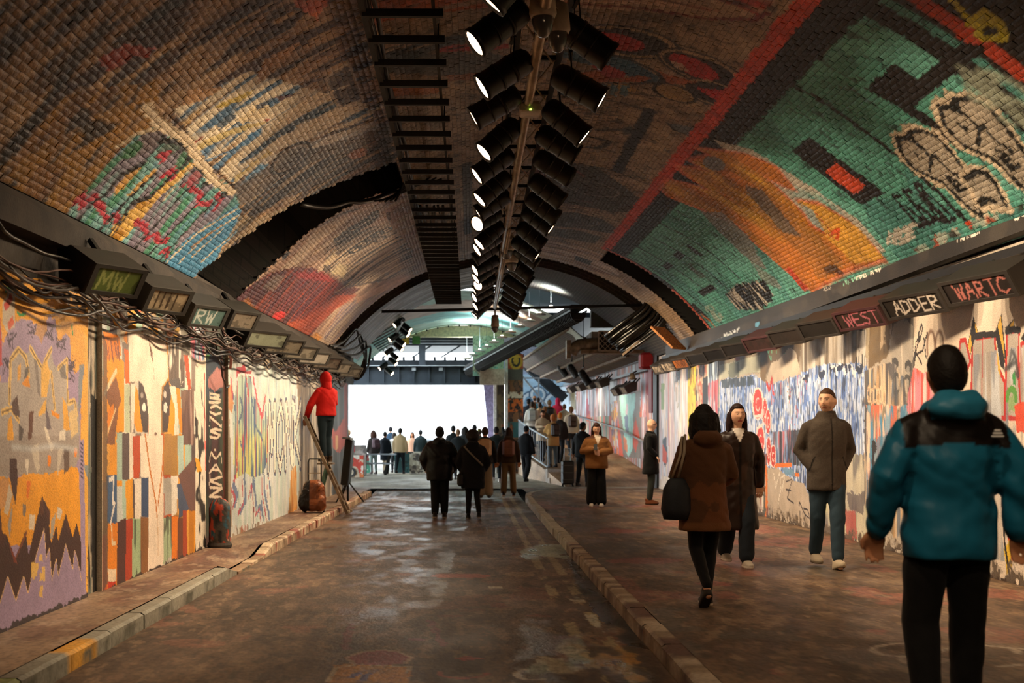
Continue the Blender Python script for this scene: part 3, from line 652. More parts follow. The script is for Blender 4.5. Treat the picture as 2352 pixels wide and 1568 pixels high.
# throw-ups and tags on the green
for ox, oy, sc in ((0, 0, 1), (330, -250, 1.18)):
    q = lambda *p: zH(*[((a - 340) * sc + 340 + ox, (b - 720) * sc + 720 + oy) for a, b in p])
    body = q((345, 735), (430, 740), (450, 690), (540, 680), (650, 720), (770, 850), (900, 1030), (960, 1130), (1010, 1360), (880, 1260), (700, 1080), (600, 1040), (480, 980), (380, 860))
    cv.line(body + body[:1], .20, '#d8c4a8', j=.6); cv.poly(body, '#b4a794', 1, j=.01); cv.line(body + body[:1], .06, '#1c1c18')
    cv.line(q((350, 750), (400, 745), (470, 770), (560, 830), (610, 890), (600, 1000)), .05, '#1c1c18'); cv.line(q((450, 700), (480, 760), (560, 830)), .05, '#1c1c18'); cv.line(q((610, 890), (640, 870), (720, 960), (830, 1050), (820, 1020)), .05, '#1c1c18')
    for t in range(4): cv.line(q((740 + t * 22, 1030 + t * 14), (800 + t * 14, 1130 + t * 6)), .025, '#1c1c18')
    cv.line(q((720, 1030), (760, 1040), (880, 1130), (820, 1160), (740, 1060)), .04, '#1c1c18'); cv.line(q((460, 840), (520, 900), (470, 850), (545, 890)), .025, '#1c1c18')
body = zH((880, 1060), (960, 1000), (1040, 1010), (1110, 1090), (1200, 1270), (1080, 1260), (990, 1250), (940, 1150)); cv.line(body + body[:1], .18, '#d8c4a8'); cv.poly(body, '#b4a794'); cv.line(body[:5], .06, '#1c1c18'); cv.line(zH((990, 1250), (1040, 1210), (1100, 1230)), .08, '#1c1c18')
for x in (320, 400, 480):
    cv.line(zH((x + 50, 1190 - (x - 320) * .55), (x, 1195 - (x - 320) * .55), (x + 190, 1430 - (x - 320) * .3), (x + 240, 1400 - (x - 320) * .3), (x + 130, 1300 - (x - 320) * .3)), .07, '#1b1613', j=.8)
cv.line(zH((500, 1100), (800, 1370), (720, 1400), (560, 1180)), .07, '#1b1613', j=.8); cv.line(zH((560, 1060), (900, 1390)), .07, '#1b1613')
cv.poly(zH((870, 1390), (920, 1380), (945, 1410), (890, 1430)), '#d8481c')
for p in [((850, 190), (980, 270), (1120, 300), (1110, 240), (1010, 220), (990, 250)), ((890, 270), (1040, 330), (1220, 470)), ((910, 330), (930, 420), (1050, 480), (1150, 470), (1080, 390), (960, 340)), ((1000, 400), (1080, 420)), ((1100, 240), (1250, 300), (1340, 370)), ((1120, 360), (1200, 430), (1340, 470)), ((1240, 540), (1340, 640), (1300, 550)), ((1180, 590), (1240, 630))]:
    cv.line(zH(*p), .09, '#a9b09a', .8, soft=.8)
cv.text('NASE', 2040, 560, (14, -4), (4, -28), .05, '#d8cfc0', gap=.1); cv.ring(2068, 545, 26, 14, .03, '#d0c8b8', rot=-.2)
cv.streaks(zG((1480, 1330), (1600, 1250), (2000, 1090), (2080, 1080), (2080, 1110), (1700, 1260), (1500, 1380)), ['#c8502c', '#b8c8b8', '#3a3028'], 6, 6, .55, .9, 2)
# near dark end and springing dirt
cv.c *= tone[:, None]
BC = cv.c.reshape(NB, NVB, 3); BC[:, NU * NV:] *= np.where(bs < s_seam, .86, .68)[:, None, None]                # joints keep the paint but hold more dirt
area = (1.0 / byc ** 3) * np.where((bpx > 0) & (bpx < 2352) & (bpy_ > 0) & (bpy_ < 1568), 1, 0) * (1 + 1.2 * (bs > s_teal))
pick = np.argsort(-area)[:300]; rest = np.setdiff1d(np.arange(NB), pick)
ceiling = empty('ceiling', label='painted brick barrel vault over the tunnel, green panel on one flank', kind='structure')
V = BV[rest].reshape(-1, 3); Q = (BQ[None] + (np.arange(len(rest)) * NVB)[:, None, None]).reshape(-1, 4)
tag(obj('brickwork', np_mesh('brickwork', V, Q, BC[rest].reshape(-1, 3)), M['brick_paint'], ceiling), kind='stuff')
for k in pick:
    o = BV[k].mean(0)
    obj('brick', np_mesh('brick', BV[k] - o, BQ, BC[k]), M['brick_paint'], ceiling, loc=o)
# mortar bed behind the bricks, and the older dark brickwork above the gaps
def shell(y0f, y1f, s0, s1, r, ny=24, ns=60):
    s = np.linspace(s0, s1, ns); t = np.linspace(0, 1, ny)
    S, T = np.meshgrid(s, t, indexing='ij'); Y = y0f(S) * (1 - T) + y1f(S) * T
    return vault_point(Y.ravel(), S.ravel(), r), grid_quads(ns, ny)
cst = lambda v: (lambda s: np.full_like(np.asarray(s, float), v))
M['mortar'] = mat('mortar', '#4a3e33', .9, scale=5, var=.3, bump=.4)
def add_shell(name, y0, y1, s0, s1, r, m, **k):
    V, Q = shell(y0, y1, s0, s1, r, **k); return obj(name, np_mesh(name, V, Q), m, ceiling)
add_shell('mortar_bed', cst(-8), gap1, S_L, s_seam, .008, M['mortar'])
add_shell('mortar_bed', gap2, cst(D_END), S_L, s_seam, .008, M['mortar'])
add_shell('mortar_bed', cst(-8), cst(D_END), s_seam, s_teal, .008, M['mortar'])
add_shell('mortar_bed', cst(-8), cst(D_TEAL), s_teal, S_R, .008, M['mortar'])
add_shell('mortar_bed', cst(D_RING), cst(D_END), s_teal, S_R, .008, M['mortar'])
add_shell('upper_vault', cst(-8), cst(38.2), S_L * 1.25, S_R * 1.25, .95, M['dark_brick'])
def edge_face(yf, s0, s1, name):
    s = np.linspace(s0, s1, 60); y = yf(s)
    V = np.concatenate([vault_point(y, s, -.002), vault_point(y, s, .95)]); Q = np.array([[i, i + 1, i + 61, i + 60] for i in range(59)])
    obj(name, np_mesh(name, V, Q), M['dark_brick'], ceiling)
for yf, a, b in ((gap1, S_L, s_seam), (gap2, S_L, s_seam), (cst(D_TEAL), s_teal, S_R), (cst(D_RING), s_teal, S_R), (cst(D_END), S_L, S_R)): edge_face(yf, a, b, 'arch_face')
for sg in (s_seam, s_teal):
    y = np.linspace(*( (gap1(s_seam), gap2(s_seam)) if sg == s_seam else (D_TEAL, D_RING)), 6)
    V = np.concatenate([vault_point(y, np.full(6, sg), 0), vault_point(y, np.full(6, sg), .95)]); obj('arch_side', np_mesh('arch_side', V, np.array([[i, i + 1, i + 7, i + 6] for i in range(5)])), M['dark_brick'], ceiling)
# ================================================================== side walls
def sheet(name, X, y0, y1, z0, z1, base, parent, painter=None, step=1.5, dz=.0095, depth=.06, sign=1, top=None, mt=None):
    """a painted wall panel at x = X; points evenly spaced as seen along the wall; sign = +1 faces +x"""
    n = max(8, int(abs(FPX * X / y0 - FPX * X / y1) / step)); ys = 1 / np.linspace(1 / y0, 1 / y1, n)
    nz = max(4, int((z1 - z0) / dz)); T = np.linspace(0, 1, nz)
    Y, TT = np.meshgrid(ys, T, indexing='ij'); Zt = z1 + (top(Y) if top else 0); Z = z0 + (Zt - z0) * TT
    c = Canvas(Y, Z, base, lambda a, b: on_wall(a, b, X))
    if painter: painter(c)
    V = np.stack([np.full(Y.size, X), Y.ravel(), Z.ravel()], 1); Q = grid_quads(n, nz, flip=sign > 0)
    # rim back to the wall behind
    i = np.arange(n); bt = i * nz; tp = i * nz + nz - 1; loop = np.concatenate([bt, tp[::-1]])
    B = V[loop].copy(); B[:, 0] -= sign * depth; o = len(V); m = len(loop); k = np.arange(m); k2 = (k + 1) % m
    Q2 = np.stack([loop[k], loop[k2], o + k2, o + k], 1)
    me = np_mesh(name, np.vstack([V, B]), np.vstack([Q, Q2]), np.vstack([c.c, c.c[loop] * .5]))
    return obj(name, me, mt or M['paint'], parent)
def ragged(seed, a=.05, f=2.5): return lambda Y: (fbm(Y * f, Y * 0, seed, 4) - .6) * a * 2

wall_left = empty('wall_left', label='tunnel wall of painted boards and dark piers beside the narrow pavement', kind='structure')
b = MB(); b.box((XL - .32, 13.2, 1.7), (.5, 42.6, 3.6)); b.build('wall_core', M['concrete_dark'], wall_left)
z1 = Zm(0, 590, 3.732); z2 = Zm(0, 1000, 3.408); z3 = Zm(220, 680, 4.612); z4 = Zm(220, 1000, 4.126); z5 = Zm(460, 780, 3.267)
def paint_left_near(c):
    c.put(np.arange(len(c.u)), '#f0b24a'); n = fbm(c.u * 2, c.v * 2, 4); c.put(np.where(n > .5)[0], '#eda63a', .7)
    # violet ground
    c.poly(z1((20, 740), (60, 640), (140, 560), (230, 520), (330, 600), (400, 560), (430, 500), (470, 560), (500, 720), (560, 660), (600, 700), (610, 900), (640, 1000), (720, 930), (700, 1100), (690, 1568), (0, 1568), (0, 800)), '#a690b0', 1, j=.03)
    c.poly([(-400, 1000), (196, 1000), (200, 1400), (-400, 1700)], '#a690b0')
    c.poly([(-400, 700), (0, 720), (10, 860), (-400, 900)], '#a690b0'); c.poly([(-200, 740), (0, 715), (6, 840), (-200, 860)], '#c8484c')
    for x, y in ((95, 720), (270, 630), (420, 640), (520, 760), (60, 940), (600, 1000), (600, 900)):
        for t in range(4): c.line(z1(*[(x - 40 + 90 * random.random(), y - 80 + 160 * random.random()) for _ in range(4)]), .012, '#4a3a50')
    c.poly(z1((340, 540), (410, 530), (400, 640), (350, 720), (300, 680)), '#c08a3a', .8, j=.04)
    # striped horn at the edge
    c.poly(z1((20, 400), (95, 230), (130, 330), (130, 600), (60, 640), (20, 560)), '#c9bba8'); c.poly(z1((30, 410), (90, 300), (110, 360), (50, 470)), '#c85048'); c.poly(z1((60, 580), (110, 500), (125, 560), (80, 630)), '#d8603c')
    c.line(z1((50, 290), (100, 240)), .03, '#3f9a5c'); c.line(z1((150, 470), (170, 500), (220, 485)), .025, '#3f9a5c'); c.line(z1((618, 590), (622, 660)), .03, '#4a9a50')
    # grey letters with cream outline
    for pts in (z1((80, 900), (160, 780), (230, 830), (280, 770), (370, 950), (440, 790), (460, 920), (500, 960), (580, 870), (590, 1250), (670, 1240), (690, 1568), (20, 1568), (70, 1300)),):
        c.poly(pts, '#b5aaa2', 1, j=.01)
    c.poly([(-400, 880), (22, 880), (20, 1100), (-400, 1150)], '#b5aaa2')
    c.poly(z2((-900, 0), (640, 0), (620, 180), (560, 300), (-900, 330)), '#a99c92')
    for pts in (z1((80, 1250), (90, 880), (160, 790), (220, 860), (250, 1010)), z1((260, 780), (360, 950), (440, 790)), z1((500, 950), (575, 880), (580, 1250)), z1((440, 1000), (470, 1300)), z1((20, 1330), (100, 1300), (160, 1400)), z1((590, 1250), (640, 1230), (660, 1350))):
        c.line(pts, .05, '#f0c878'); c.line(pts, .015, '#8a6a40')
    for pts, col in ((z1((190, 1080), (240, 1010), (260, 1120), (200, 1105)), '#f29a18'), (z1((440, 1310), (510, 1350), (505, 1390), (440, 1350)), '#f29a18'), (z1((150, 950), (180, 900), (180, 1030), (150, 1080)), '#f0b04a'), (z1((355, 960), (400, 880), (430, 1000), (400, 1200), (355, 1200)), '#f2bc5a'), (z1((535, 1200), (575, 1270), (600, 1480), (550, 1500)), '#f2b040'), (z1((330, 1330), (400, 1200), (390, 1330), (330, 1370)), '#f2b850'),
                     (z1((100, 1250), (150, 1180), (170, 1370), (110, 1350)), '#5a4038'), (z1((290, 870), (320, 900), (350, 1210), (320, 1160)), '#8d827c'), (z1((510, 960), (550, 920), (575, 1050), (520, 1030)), '#7a7470'), (z1((390, 1230), (440, 1480), (400, 1480)), '#6c6066'), (z1((250, 1330), (290, 1320), (270, 1568), (240, 1568)), '#6a4432'), (z1((215, 960), (245, 930), (240, 1010), (205, 1050)), '#6d6866'), (z1((70, 1400), (100, 1360), (120, 1568), (60, 1568)), '#f0aa30'), (z1((590, 1330), (660, 1290), (670, 1500), (610, 1560)), '#e8c890'), (z1((160, 1420), (200, 1480), (190, 1568), (160, 1568)), '#5c524e'), (z1((380, 1460), (400, 1460), (430, 1568), (400, 1568)), '#eadfce'), (z1((510, 1500), (560, 1470), (560, 1568), (510, 1568)), '#eadfce')):
        c.poly(pts, col, 1, j=.008)
    c.poly(z1((680, 930), (720, 920), (700, 1200), (680, 1350), (670, 1120)), '#7f8c96', .9)
    # lower letters: grey fading to yellow, brown teeth, violet skirting
    c.poly(z2((-900, 330), (60, 330), (200, 300), (420, 290), (540, 250), (600, 240), (620, 300), (640, 850), (-900, 900)), '#f2a41e', 1, j=.02)
    c.poly(z2((0, 350), (60, 330), (100, 480), (0, 600)), '#dca060'); c.fade(z2((-900, 250), (620, 230), (620, 420), (-900, 420)), '#a08870', 1, 1.25, 1.5, .8)
    for pts, col in ((z2((75, 180), (130, 180), (140, 330), (120, 540), (75, 330)), '#4a2c24'), (z2((240, 100), (300, 60), (310, 260), (290, 290)), '#cfc2b0'), (z2((360, 0), (430, 80), (400, 130)), '#d4c8b8'), (z2((450, 120), (500, 80), (450, 330)), '#cbbfb0'), (z2((375, 160), (400, 160), (395, 240), (375, 240)), '#f08a18'), (z2((580, 100), (605, 95), (600, 170), (580, 170)), '#f08a18'), (z2((200, 180), (225, 190), (220, 310), (200, 250)), '#e8dccc'), (z2((70, 380), (100, 460), (60, 620), (30, 600)), '#dccab0'), (z2((60, 700), (100, 520), (80, 800)), '#b0a49a'), (z2((210, 350), (240, 360), (220, 500), (205, 480)), '#f07a18'), (z2((180, 530), (205, 540), (200, 640), (180, 620)), '#8a7a6c'), (z2((230, 620), (275, 620), (265, 740), (225, 730)), '#e8d4b8'), (z2((400, 670), (440, 590), (410, 820), (395, 800)), '#b4a898'), (z2((450, 560), (490, 580), (470, 660), (445, 640)), '#e0d2c0'), (z2((500, 100), (545, 120), (540, 270), (500, 300)), '#6a564c')):
        c.poly(pts, col, 1, j=.008)
    brown = z2((-900, 900), (0, 560), (20, 760), (60, 800), (120, 960), (200, 740), (225, 940), (250, 820), (330, 470), (390, 600), (385, 700), (400, 850), (440, 700), (455, 830), (515, 610), (570, 800), (600, 680), (640, 850), (640, 1080), (600, 960), (585, 900), (570, 1060), (515, 860), (455, 1110), (440, 970), (405, 1140), (385, 890), (360, 970), (345, 740), (280, 960), (220, 1240), (185, 1110), (125, 1300), (60, 1110), (20, 1250), (-20, 1500), (-900, 1700))
    c.poly(brown, '#43241c', 1, j=.008); c.streaks(brown, ['#5c3024'], 4, 2, .55, .7, 5)
    c.poly(z2((125, 960), (205, 740), (215, 760), (135, 960)), '#8a4a28'); c.poly(z2((60, 820), (130, 980), (140, 1010), (110, 990)), '#8a3c20'); c.poly(z2((310, 520), (335, 480), (345, 600), (320, 640)), '#5c3420')
    teeth = [(-60, 1500), (20, 1250), (60, 1110), (125, 1300), (185, 1110), (220, 1240), (280, 960), (345, 740), (360, 970), (385, 890), (405, 1140), (440, 970), (455, 1110), (515, 860), (570, 1060), (585, 900), (605, 970), (640, 1150), (655, 1140)]
    c.line(z2(*teeth), .022, '#f0c48a')
    c.poly(z2(*(teeth + [(690, 1400), (-60, 1700)])), '#a690b0', 1, j=.004); c.poly(z2((620, 0), (655, 0), (680, 1280), (640, 1280)), '#a690b0')
    for q in ((245, 990, 290, 1110), (285, 990, 300, 1060), (310, 930, 335, 990), (330, 1020, 352, 1140), (305, 1080, 335, 1130), (310, 1170, 338, 1260)): c.poly(z2((q[0], q[1]), (q[2], q[1]), (q[2], q[3]), (q[0], q[3])), '#f0c25c', .9, j=.02)
    c.line(z2((100, 90), (250, 105), (430, 80), (600, 110)), .04, '#cfd4d8', .6, soft=.8)
    c.poly(z1((712, 330), (735, 500), (790, 1568), (690, 1568), (725, 1100)), '#f0b24a'); c.poly(z2((655, 0), (720, 0), (735, 1260), (675, 1260)), '#f2b448', 1, j=.01)
    for t in range(22): x = 680 + random.random() * 40; y = 620 + random.random() * 600; c.line(z2((x, y), (x + 10, y + 40)), .012, '#4a3428')
    c.poly(z2((655, 240), (700, 230), (722, 330), (690, 350)), '#7a94a0', .9, j=.02)
    for t in range(9): y = 60 + t * 32; c.line(z2((630, y), (650, y + 14)), .014, '#3a3450')
    c.line([(-400, 1685), (-100, 1515), (0, 1452), (210, 1368)], .06, '#3a3034', j=1.5)
    c.streaks([(-400, 560), (0, 590), (215, 680), (215, 720), (0, 640), (-400, 620)], ['#2a2018'], 9, 5, .55, .9, 3)
sheet('panel', XL, 7.2, 11.02, ZP, 2.70, '#f0b24a', wall_left, paint_left_near, top=ragged(3))
def paint_pier(c):
    c.streaks([(195, 650), (240, 650), (240, 1400), (195, 1400)], ['#c8b8a0', '#5a6a64', '#8a8076'], 18, 3, .52, .9, 8)
    c.poly([(208, 900), (222, 920), (226, 1375), (212, 1375)], '#100e0c')
    for t in range(26):
        y = 1000 + t * 14; c.ring(231, y, 3, 6, .02, '#d8ccbc')
sheet('pier', XL - .05, 11.0, 11.5, ZP, 2.9, '#2b2621', wall_left, paint_pier)
def paint_mural(c):
    # checkered ground
    pal = ['#e8dccc', '#e89a1e', '#b8501e', '#8a7a70', '#a8c0b0', '#a87c40', '#d8cbbb', '#5a4a48', '#e0a040', '#c8c0b4']
    xs = [235, 252, 268, 280, 297, 310, 324, 340, 358, 376, 394, 408, 424, 440, 452]
    for r, (ya, yb) in enumerate(((690, 720), (720, 762), (762, 880), (880, 995), (995, 1095), (1095, 1200), (1200, 1370))):
        for k in range(len(xs) - 1):
            t = (1080 - xs[k]) / 720.0; y0 = 1005 + (ya - 1005) * t * .97; y1 = 1005 + (yb - 1005) * t * .97
            c.rect(xs[k], y0, xs[k + 1], y1, pal[(r * 7 + k * 3) % len(pal)], j=.006)
    c.poly(z3((60, 40), (160, 40), (160, 190), (60, 180)), '#efe6da'); c.poly(z3((60, 250), (120, 240), (120, 370), (60, 370)), '#cfd4d2'); c.poly(z3((160, 120), (250, 130), (250, 330), (210, 330), (180, 260)), '#f0a820'); c.poly(z3((330, 100), (420, 100), (425, 355), (340, 345)), '#f0ab28'); c.poly(z3((425, 180), (495, 180), (500, 370), (430, 365)), '#b8d8c0'); c.poly(z3((255, 140), (325, 120), (335, 340), (270, 340)), '#c8bcae'); c.streaks(z3((255, 140), (325, 120), (335, 340), (270, 340)), ['#5a4a44'], 20, 3, .55, .9, 2)
    # orange block with brown diagonals
    c.poly(z3((70, 380), (130, 375), (250, 430), (260, 660), (300, 690), (300, 1440), (120, 1440), (80, 760)), '#f09a12', 1, j=.008); c.poly(z3((70, 380), (140, 380), (250, 430), (270, 620), (90, 690)), '#e8820c')
    for t in range(14): x = 90 + random.random() * 150; c.line(z3((x, 450 + random.random() * 60), (x + 20, 640 + random.random() * 60)), .02, '#8a4a3c')
    c.poly(z3((100, 1040), (215, 850), (270, 1100), (240, 1180), (200, 1568), (110, 1568), (180, 1250)), '#8a5634', 1, j=.006); c.line(z3((90, 1040), (215, 790)), .05, '#f0d8b0'); c.poly(z3((100, 1260), (190, 1140), (190, 1270), (120, 1420)), '#f08a12'); c.line(z3((210, 1190), (130, 1440)), .03, '#f0c890')
    c.poly(z3((300, 560), (345, 560), (360, 920), (315, 930)), '#e0650e'); c.poly(z3((300, 935), (360, 935), (360, 1440), (310, 1440)), '#c0c8a8'); c.poly(z3((255, 350), (330, 360), (340, 500), (280, 480)), '#f0d8b0'); c.poly(z3((290, 440), (330, 360), (335, 510)), '#e88a10')
    # pale animal head
    c.poly(z3((340, 360), (500, 380), (740, 470), (760, 640), (770, 860), (700, 960), (690, 1100), (690, 1568), (560, 1568), (560, 1300), (540, 1080), (480, 900), (360, 910), (350, 600)), '#f0dcc8', 1, j=.006)
    c.poly(z3((505, 230), (540, 260), (580, 420), (500, 390)), '#f2e4d4'); c.poly(z3((660, 290), (720, 260), (745, 460), (660, 440)), '#f0e2d0'); c.poly(z3((500, 130), (600, 150), (670, 260), (600, 380), (550, 260)), '#b8a080'); c.line(z3((510, 400), (620, 440), (750, 480)), .02, '#7a6450')
    c.poly(z3((555, 430), (600, 600), (610, 720), (585, 640)), '#6a4a3c'); c.line(z3((600, 640), (620, 880)), .015, '#c8a890')
    for sx in (0, 1):
        m = (lambda x: x) if not sx else (lambda x: 1250 - x - (x - 500) * .0)
        if not sx:
            c.poly(z3((455, 890), (500, 940), (540, 1080), (560, 1300), (550, 1440), (500, 1440), (450, 1120)), '#4f4340', 1, j=.006); c.ell(220 + 512 / 4.612, 680 + 1180 / 4.612, 4.5, 10, '#f0e8dc'); c.ell(220 + 488 / 4.612, 680 + 1050 / 4.612, 3, 7, '#a89c94'); c.poly(z3((410, 930), (450, 1010), (470, 1240), (500, 1440), (440, 1440), (380, 1300)), '#e89a24'); c.poly(z3((370, 930), (420, 930), (400, 1440), (375, 1440)), '#eadccc')
        else:
            c.poly(z3((770, 880), (720, 960), (700, 1120), (705, 1440), (760, 1440), (790, 1200), (800, 1060)), '#4f4340', 1, j=.006); c.ell(220 + 738 / 4.612, 680 + 1180 / 4.612, 4.5, 12, '#f0e8dc'); c.ell(220 + 735 / 4.612, 680 + 1040 / 4.612, 3.5, 8, '#d8ccc0'); c.poly(z3((790, 1100), (830, 1100), (820, 1440), (765, 1440)), '#e89a24'); c.poly(z3((780, 960), (850, 920), (880, 1470), (830, 1470), (840, 1200)), '#eadccc'); c.poly(z3((850, 930), (890, 940), (920, 1450), (890, 1450)), '#e89020')
    c.ell(358, 997, 3, 4, '#7a5a48')
    # zebra marks
    zb = z3((760, 440), (900, 380), (940, 620), (960, 860), (900, 960), (780, 930), (770, 700)); c.poly(zb, '#e6dccd'); c.streaks(zb, ['#5a4c44', '#6a5a50'], 14, 3.2, .52, 1, 6); c.poly(z3((780, 880), (890, 870), (900, 980), (800, 950)), '#5a5250')
    c.poly(z3((740, 220), (820, 260), (820, 410), (750, 460)), '#e88410'); c.poly(z3((820, 270), (890, 290), (880, 400), (830, 500)), '#e8b860'); c.poly(z3((890, 300), (1000, 300), (1000, 620), (930, 620)), '#7a7468', 1, j=.03); c.poly(z3((930, 620), (980, 620), (1010, 980), (980, 990)), '#b84a20'); c.poly(z3((900, 1000), (1040, 980), (1040, 1568), (920, 1568)), '#7a5c4c', 1, j=.02); c.streaks(z3((900, 1000), (1040, 980), (1040, 1568), (920, 1568)), ['#b09084', '#5a3a34'], 9, 2, .55, .8, 5)
    # lower rows
    L4 = [((100, 380), (200, 370), (205, 830), (110, 830), '#3c5a80'), ((200, 480), (250, 480), (255, 810), (200, 820), '#c8ccc8'), ((280, 430), (350, 400), (355, 790), (290, 790), '#e0981a'), ((350, 0), (420, 0), (415, 400), (355, 400), '#c04a1a'), ((420, 0), (500, 0), (500, 390), (425, 390), '#efe0cc'), ((360, 410), (430, 405), (425, 745), (400, 770), '#e4d8c8'), ((430, 400), (500, 395), (497, 770), (430, 765), '#34486a'), ((645, 405), (715, 395), (720, 740), (650, 760), '#aaa49a'), ((715, 385), (780, 380), (765, 750), (720, 760), '#e2d8ca'), ((715, 0), (775, 0), (775, 380), (715, 380), '#a87c38'), ((775, 0), (830, 0), (835, 350), (780, 370), '#a8c0b8'), ((770, 460), (880, 440), (885, 700), (790, 790), '#44506a'), ((780, 380), (940, 200), (945, 720), (890, 720), '#6e4c44'),
          ((105, 840), (205, 825), (200, 1420), (110, 1470), '#e8860e'), ((205, 820), (290, 780), (290, 1400), (200, 1420), '#4c2420'), ((290, 795), (350, 795), (345, 1360), (280, 1380), '#b83a14'), ((350, 785), (425, 785), (425, 1340), (340, 1370), '#a0b890'), ((425, 775), (497, 775), (497, 1290), (430, 1310), '#8a5a2c'), ((645, 780), (715, 770), (720, 1130), (640, 1220), '#a8bc98'), ((725, 765), (778, 770), (770, 1190), (725, 1200), '#e07a14'), ((778, 780), (830, 780), (830, 1190), (775, 1190), '#6a3c28'), ((825, 710), (860, 710), (870, 1170), (825, 1190), '#a8401c'), ((880, 715), (935, 715), (930, 1160), (885, 1170), '#c07a18')]
    for a, b2, c2, d2, col in L4: c.poly(z4(a, b2, c2, d2), col, 1, j=.006)
    c.poly(z4((500, 0), (640, 0), (640, 760), (640, 1220), (560, 1270), (495, 1290), (500, 700)), '#ecdac6', 1, j=.01)
    c.line(z4((470, 0), (510, 300), (570, 640), (580, 760)), .045, '#c87828'); c.line(z4((650, 0), (630, 330), (590, 650)), .045, '#c87828'); c.line(z4((585, 760), (590, 1120)), .03, '#d0a878', .7)
    c.line(z4((130, 420), (170, 400), (160, 640), (180, 640), (140, 830)), .04, '#e8e0d8'); c.line(z4((150, 860), (155, 1020), (185, 1020)), .035, '#f0d8b0'); c.poly(z4((115, 1260), (195, 1260), (190, 1390), (120, 1400)), '#e8d0b0'); c.poly(z4((110, 1390), (190, 1380), (180, 1440), (112, 1470)), '#c8300e')
    c.streaks(z4((350, 785), (425, 785), (425, 1340), (340, 1370)), ['#4a5a44'], 14, 3, .58, .9, 9); c.streaks(z4((640, 780), (720, 770), (720, 1200), (640, 1220)), ['#4a4a3c'], 14, 3, .6, .9, 12)
    zz = [(450, 850), (470, 840), (472, 1270), (448, 1290)]
    c.poly([(448, 840), (474, 845), (474, 1262), (448, 1272)], '#e6dac6', 1, j=.006); c.streaks([(448, 840), (474, 845), (474, 1262), (448, 1272)], ['#2a2420'], 7, 5, .56, 1, 14); c.line([(470, 860), (471, 1010), (473, 1080)], .05, '#d8483c'); c.poly(z4((940, 210), (980, 220), (1010, 340), (960, 340)), '#e8a020')
    c.poly([(236, 760), (246, 800), (248, 1340), (236, 1360)], '#574a40', .8, j=.03); c.poly([(437, 745), (470, 755), (470, 830), (440, 820)], '#b8c4cc', 1, j=.02); c.streaks([(437, 745), (470, 755), (470, 830), (440, 820)], ['#3a5a8a', '#c85a6a', '#2a2420'], 10, 3, .55, .9, 5)
    c.line([(230, 1372), (300, 1335), (400, 1290), (475, 1258)], .06, '#3a2a24', j=1.5)
sheet('panel', XL, 11.44, 15.95, ZP, 2.86, '#d8c8b0', wall_left, paint_mural, top=ragged(9, .06))
def paint_bons(c):
    c.streaks([(470, 750), (530, 750), (530, 1280), (470, 1280)], ['#4a1c18', '#0e0c0b', '#30402c'], 5, 2, .5, .8, 3)
    c.poly(z5((30, 100), (110, 100), (170, 180), (160, 440), (60, 460), (30, 300)), '#2c3c4c', .9, j=.04); c.poly(z5((60, 290), (130, 200), (175, 250), (170, 350), (110, 390), (60, 350)), '#b0706a', .95, j=.03); c.poly(z5((35, 110), (70, 120), (60, 160)), '#4a8a3c')
    for k, ch in enumerate('BONS.MAKZ'):
        y = 905 + k * 27; c.text(ch, 481, y + 19, (28, 2), (1, -21 if ch != '.' else -5), .035, '#d8c4ac')
    c.poly([(512, 840), (526, 840), (528, 1255), (512, 1255)], '#5c2a20', .9, j=.04)
sheet('pier', XL - .045, 15.9, 17.45, ZP, 3.0, '#1e1916', wall_left, paint_bons)
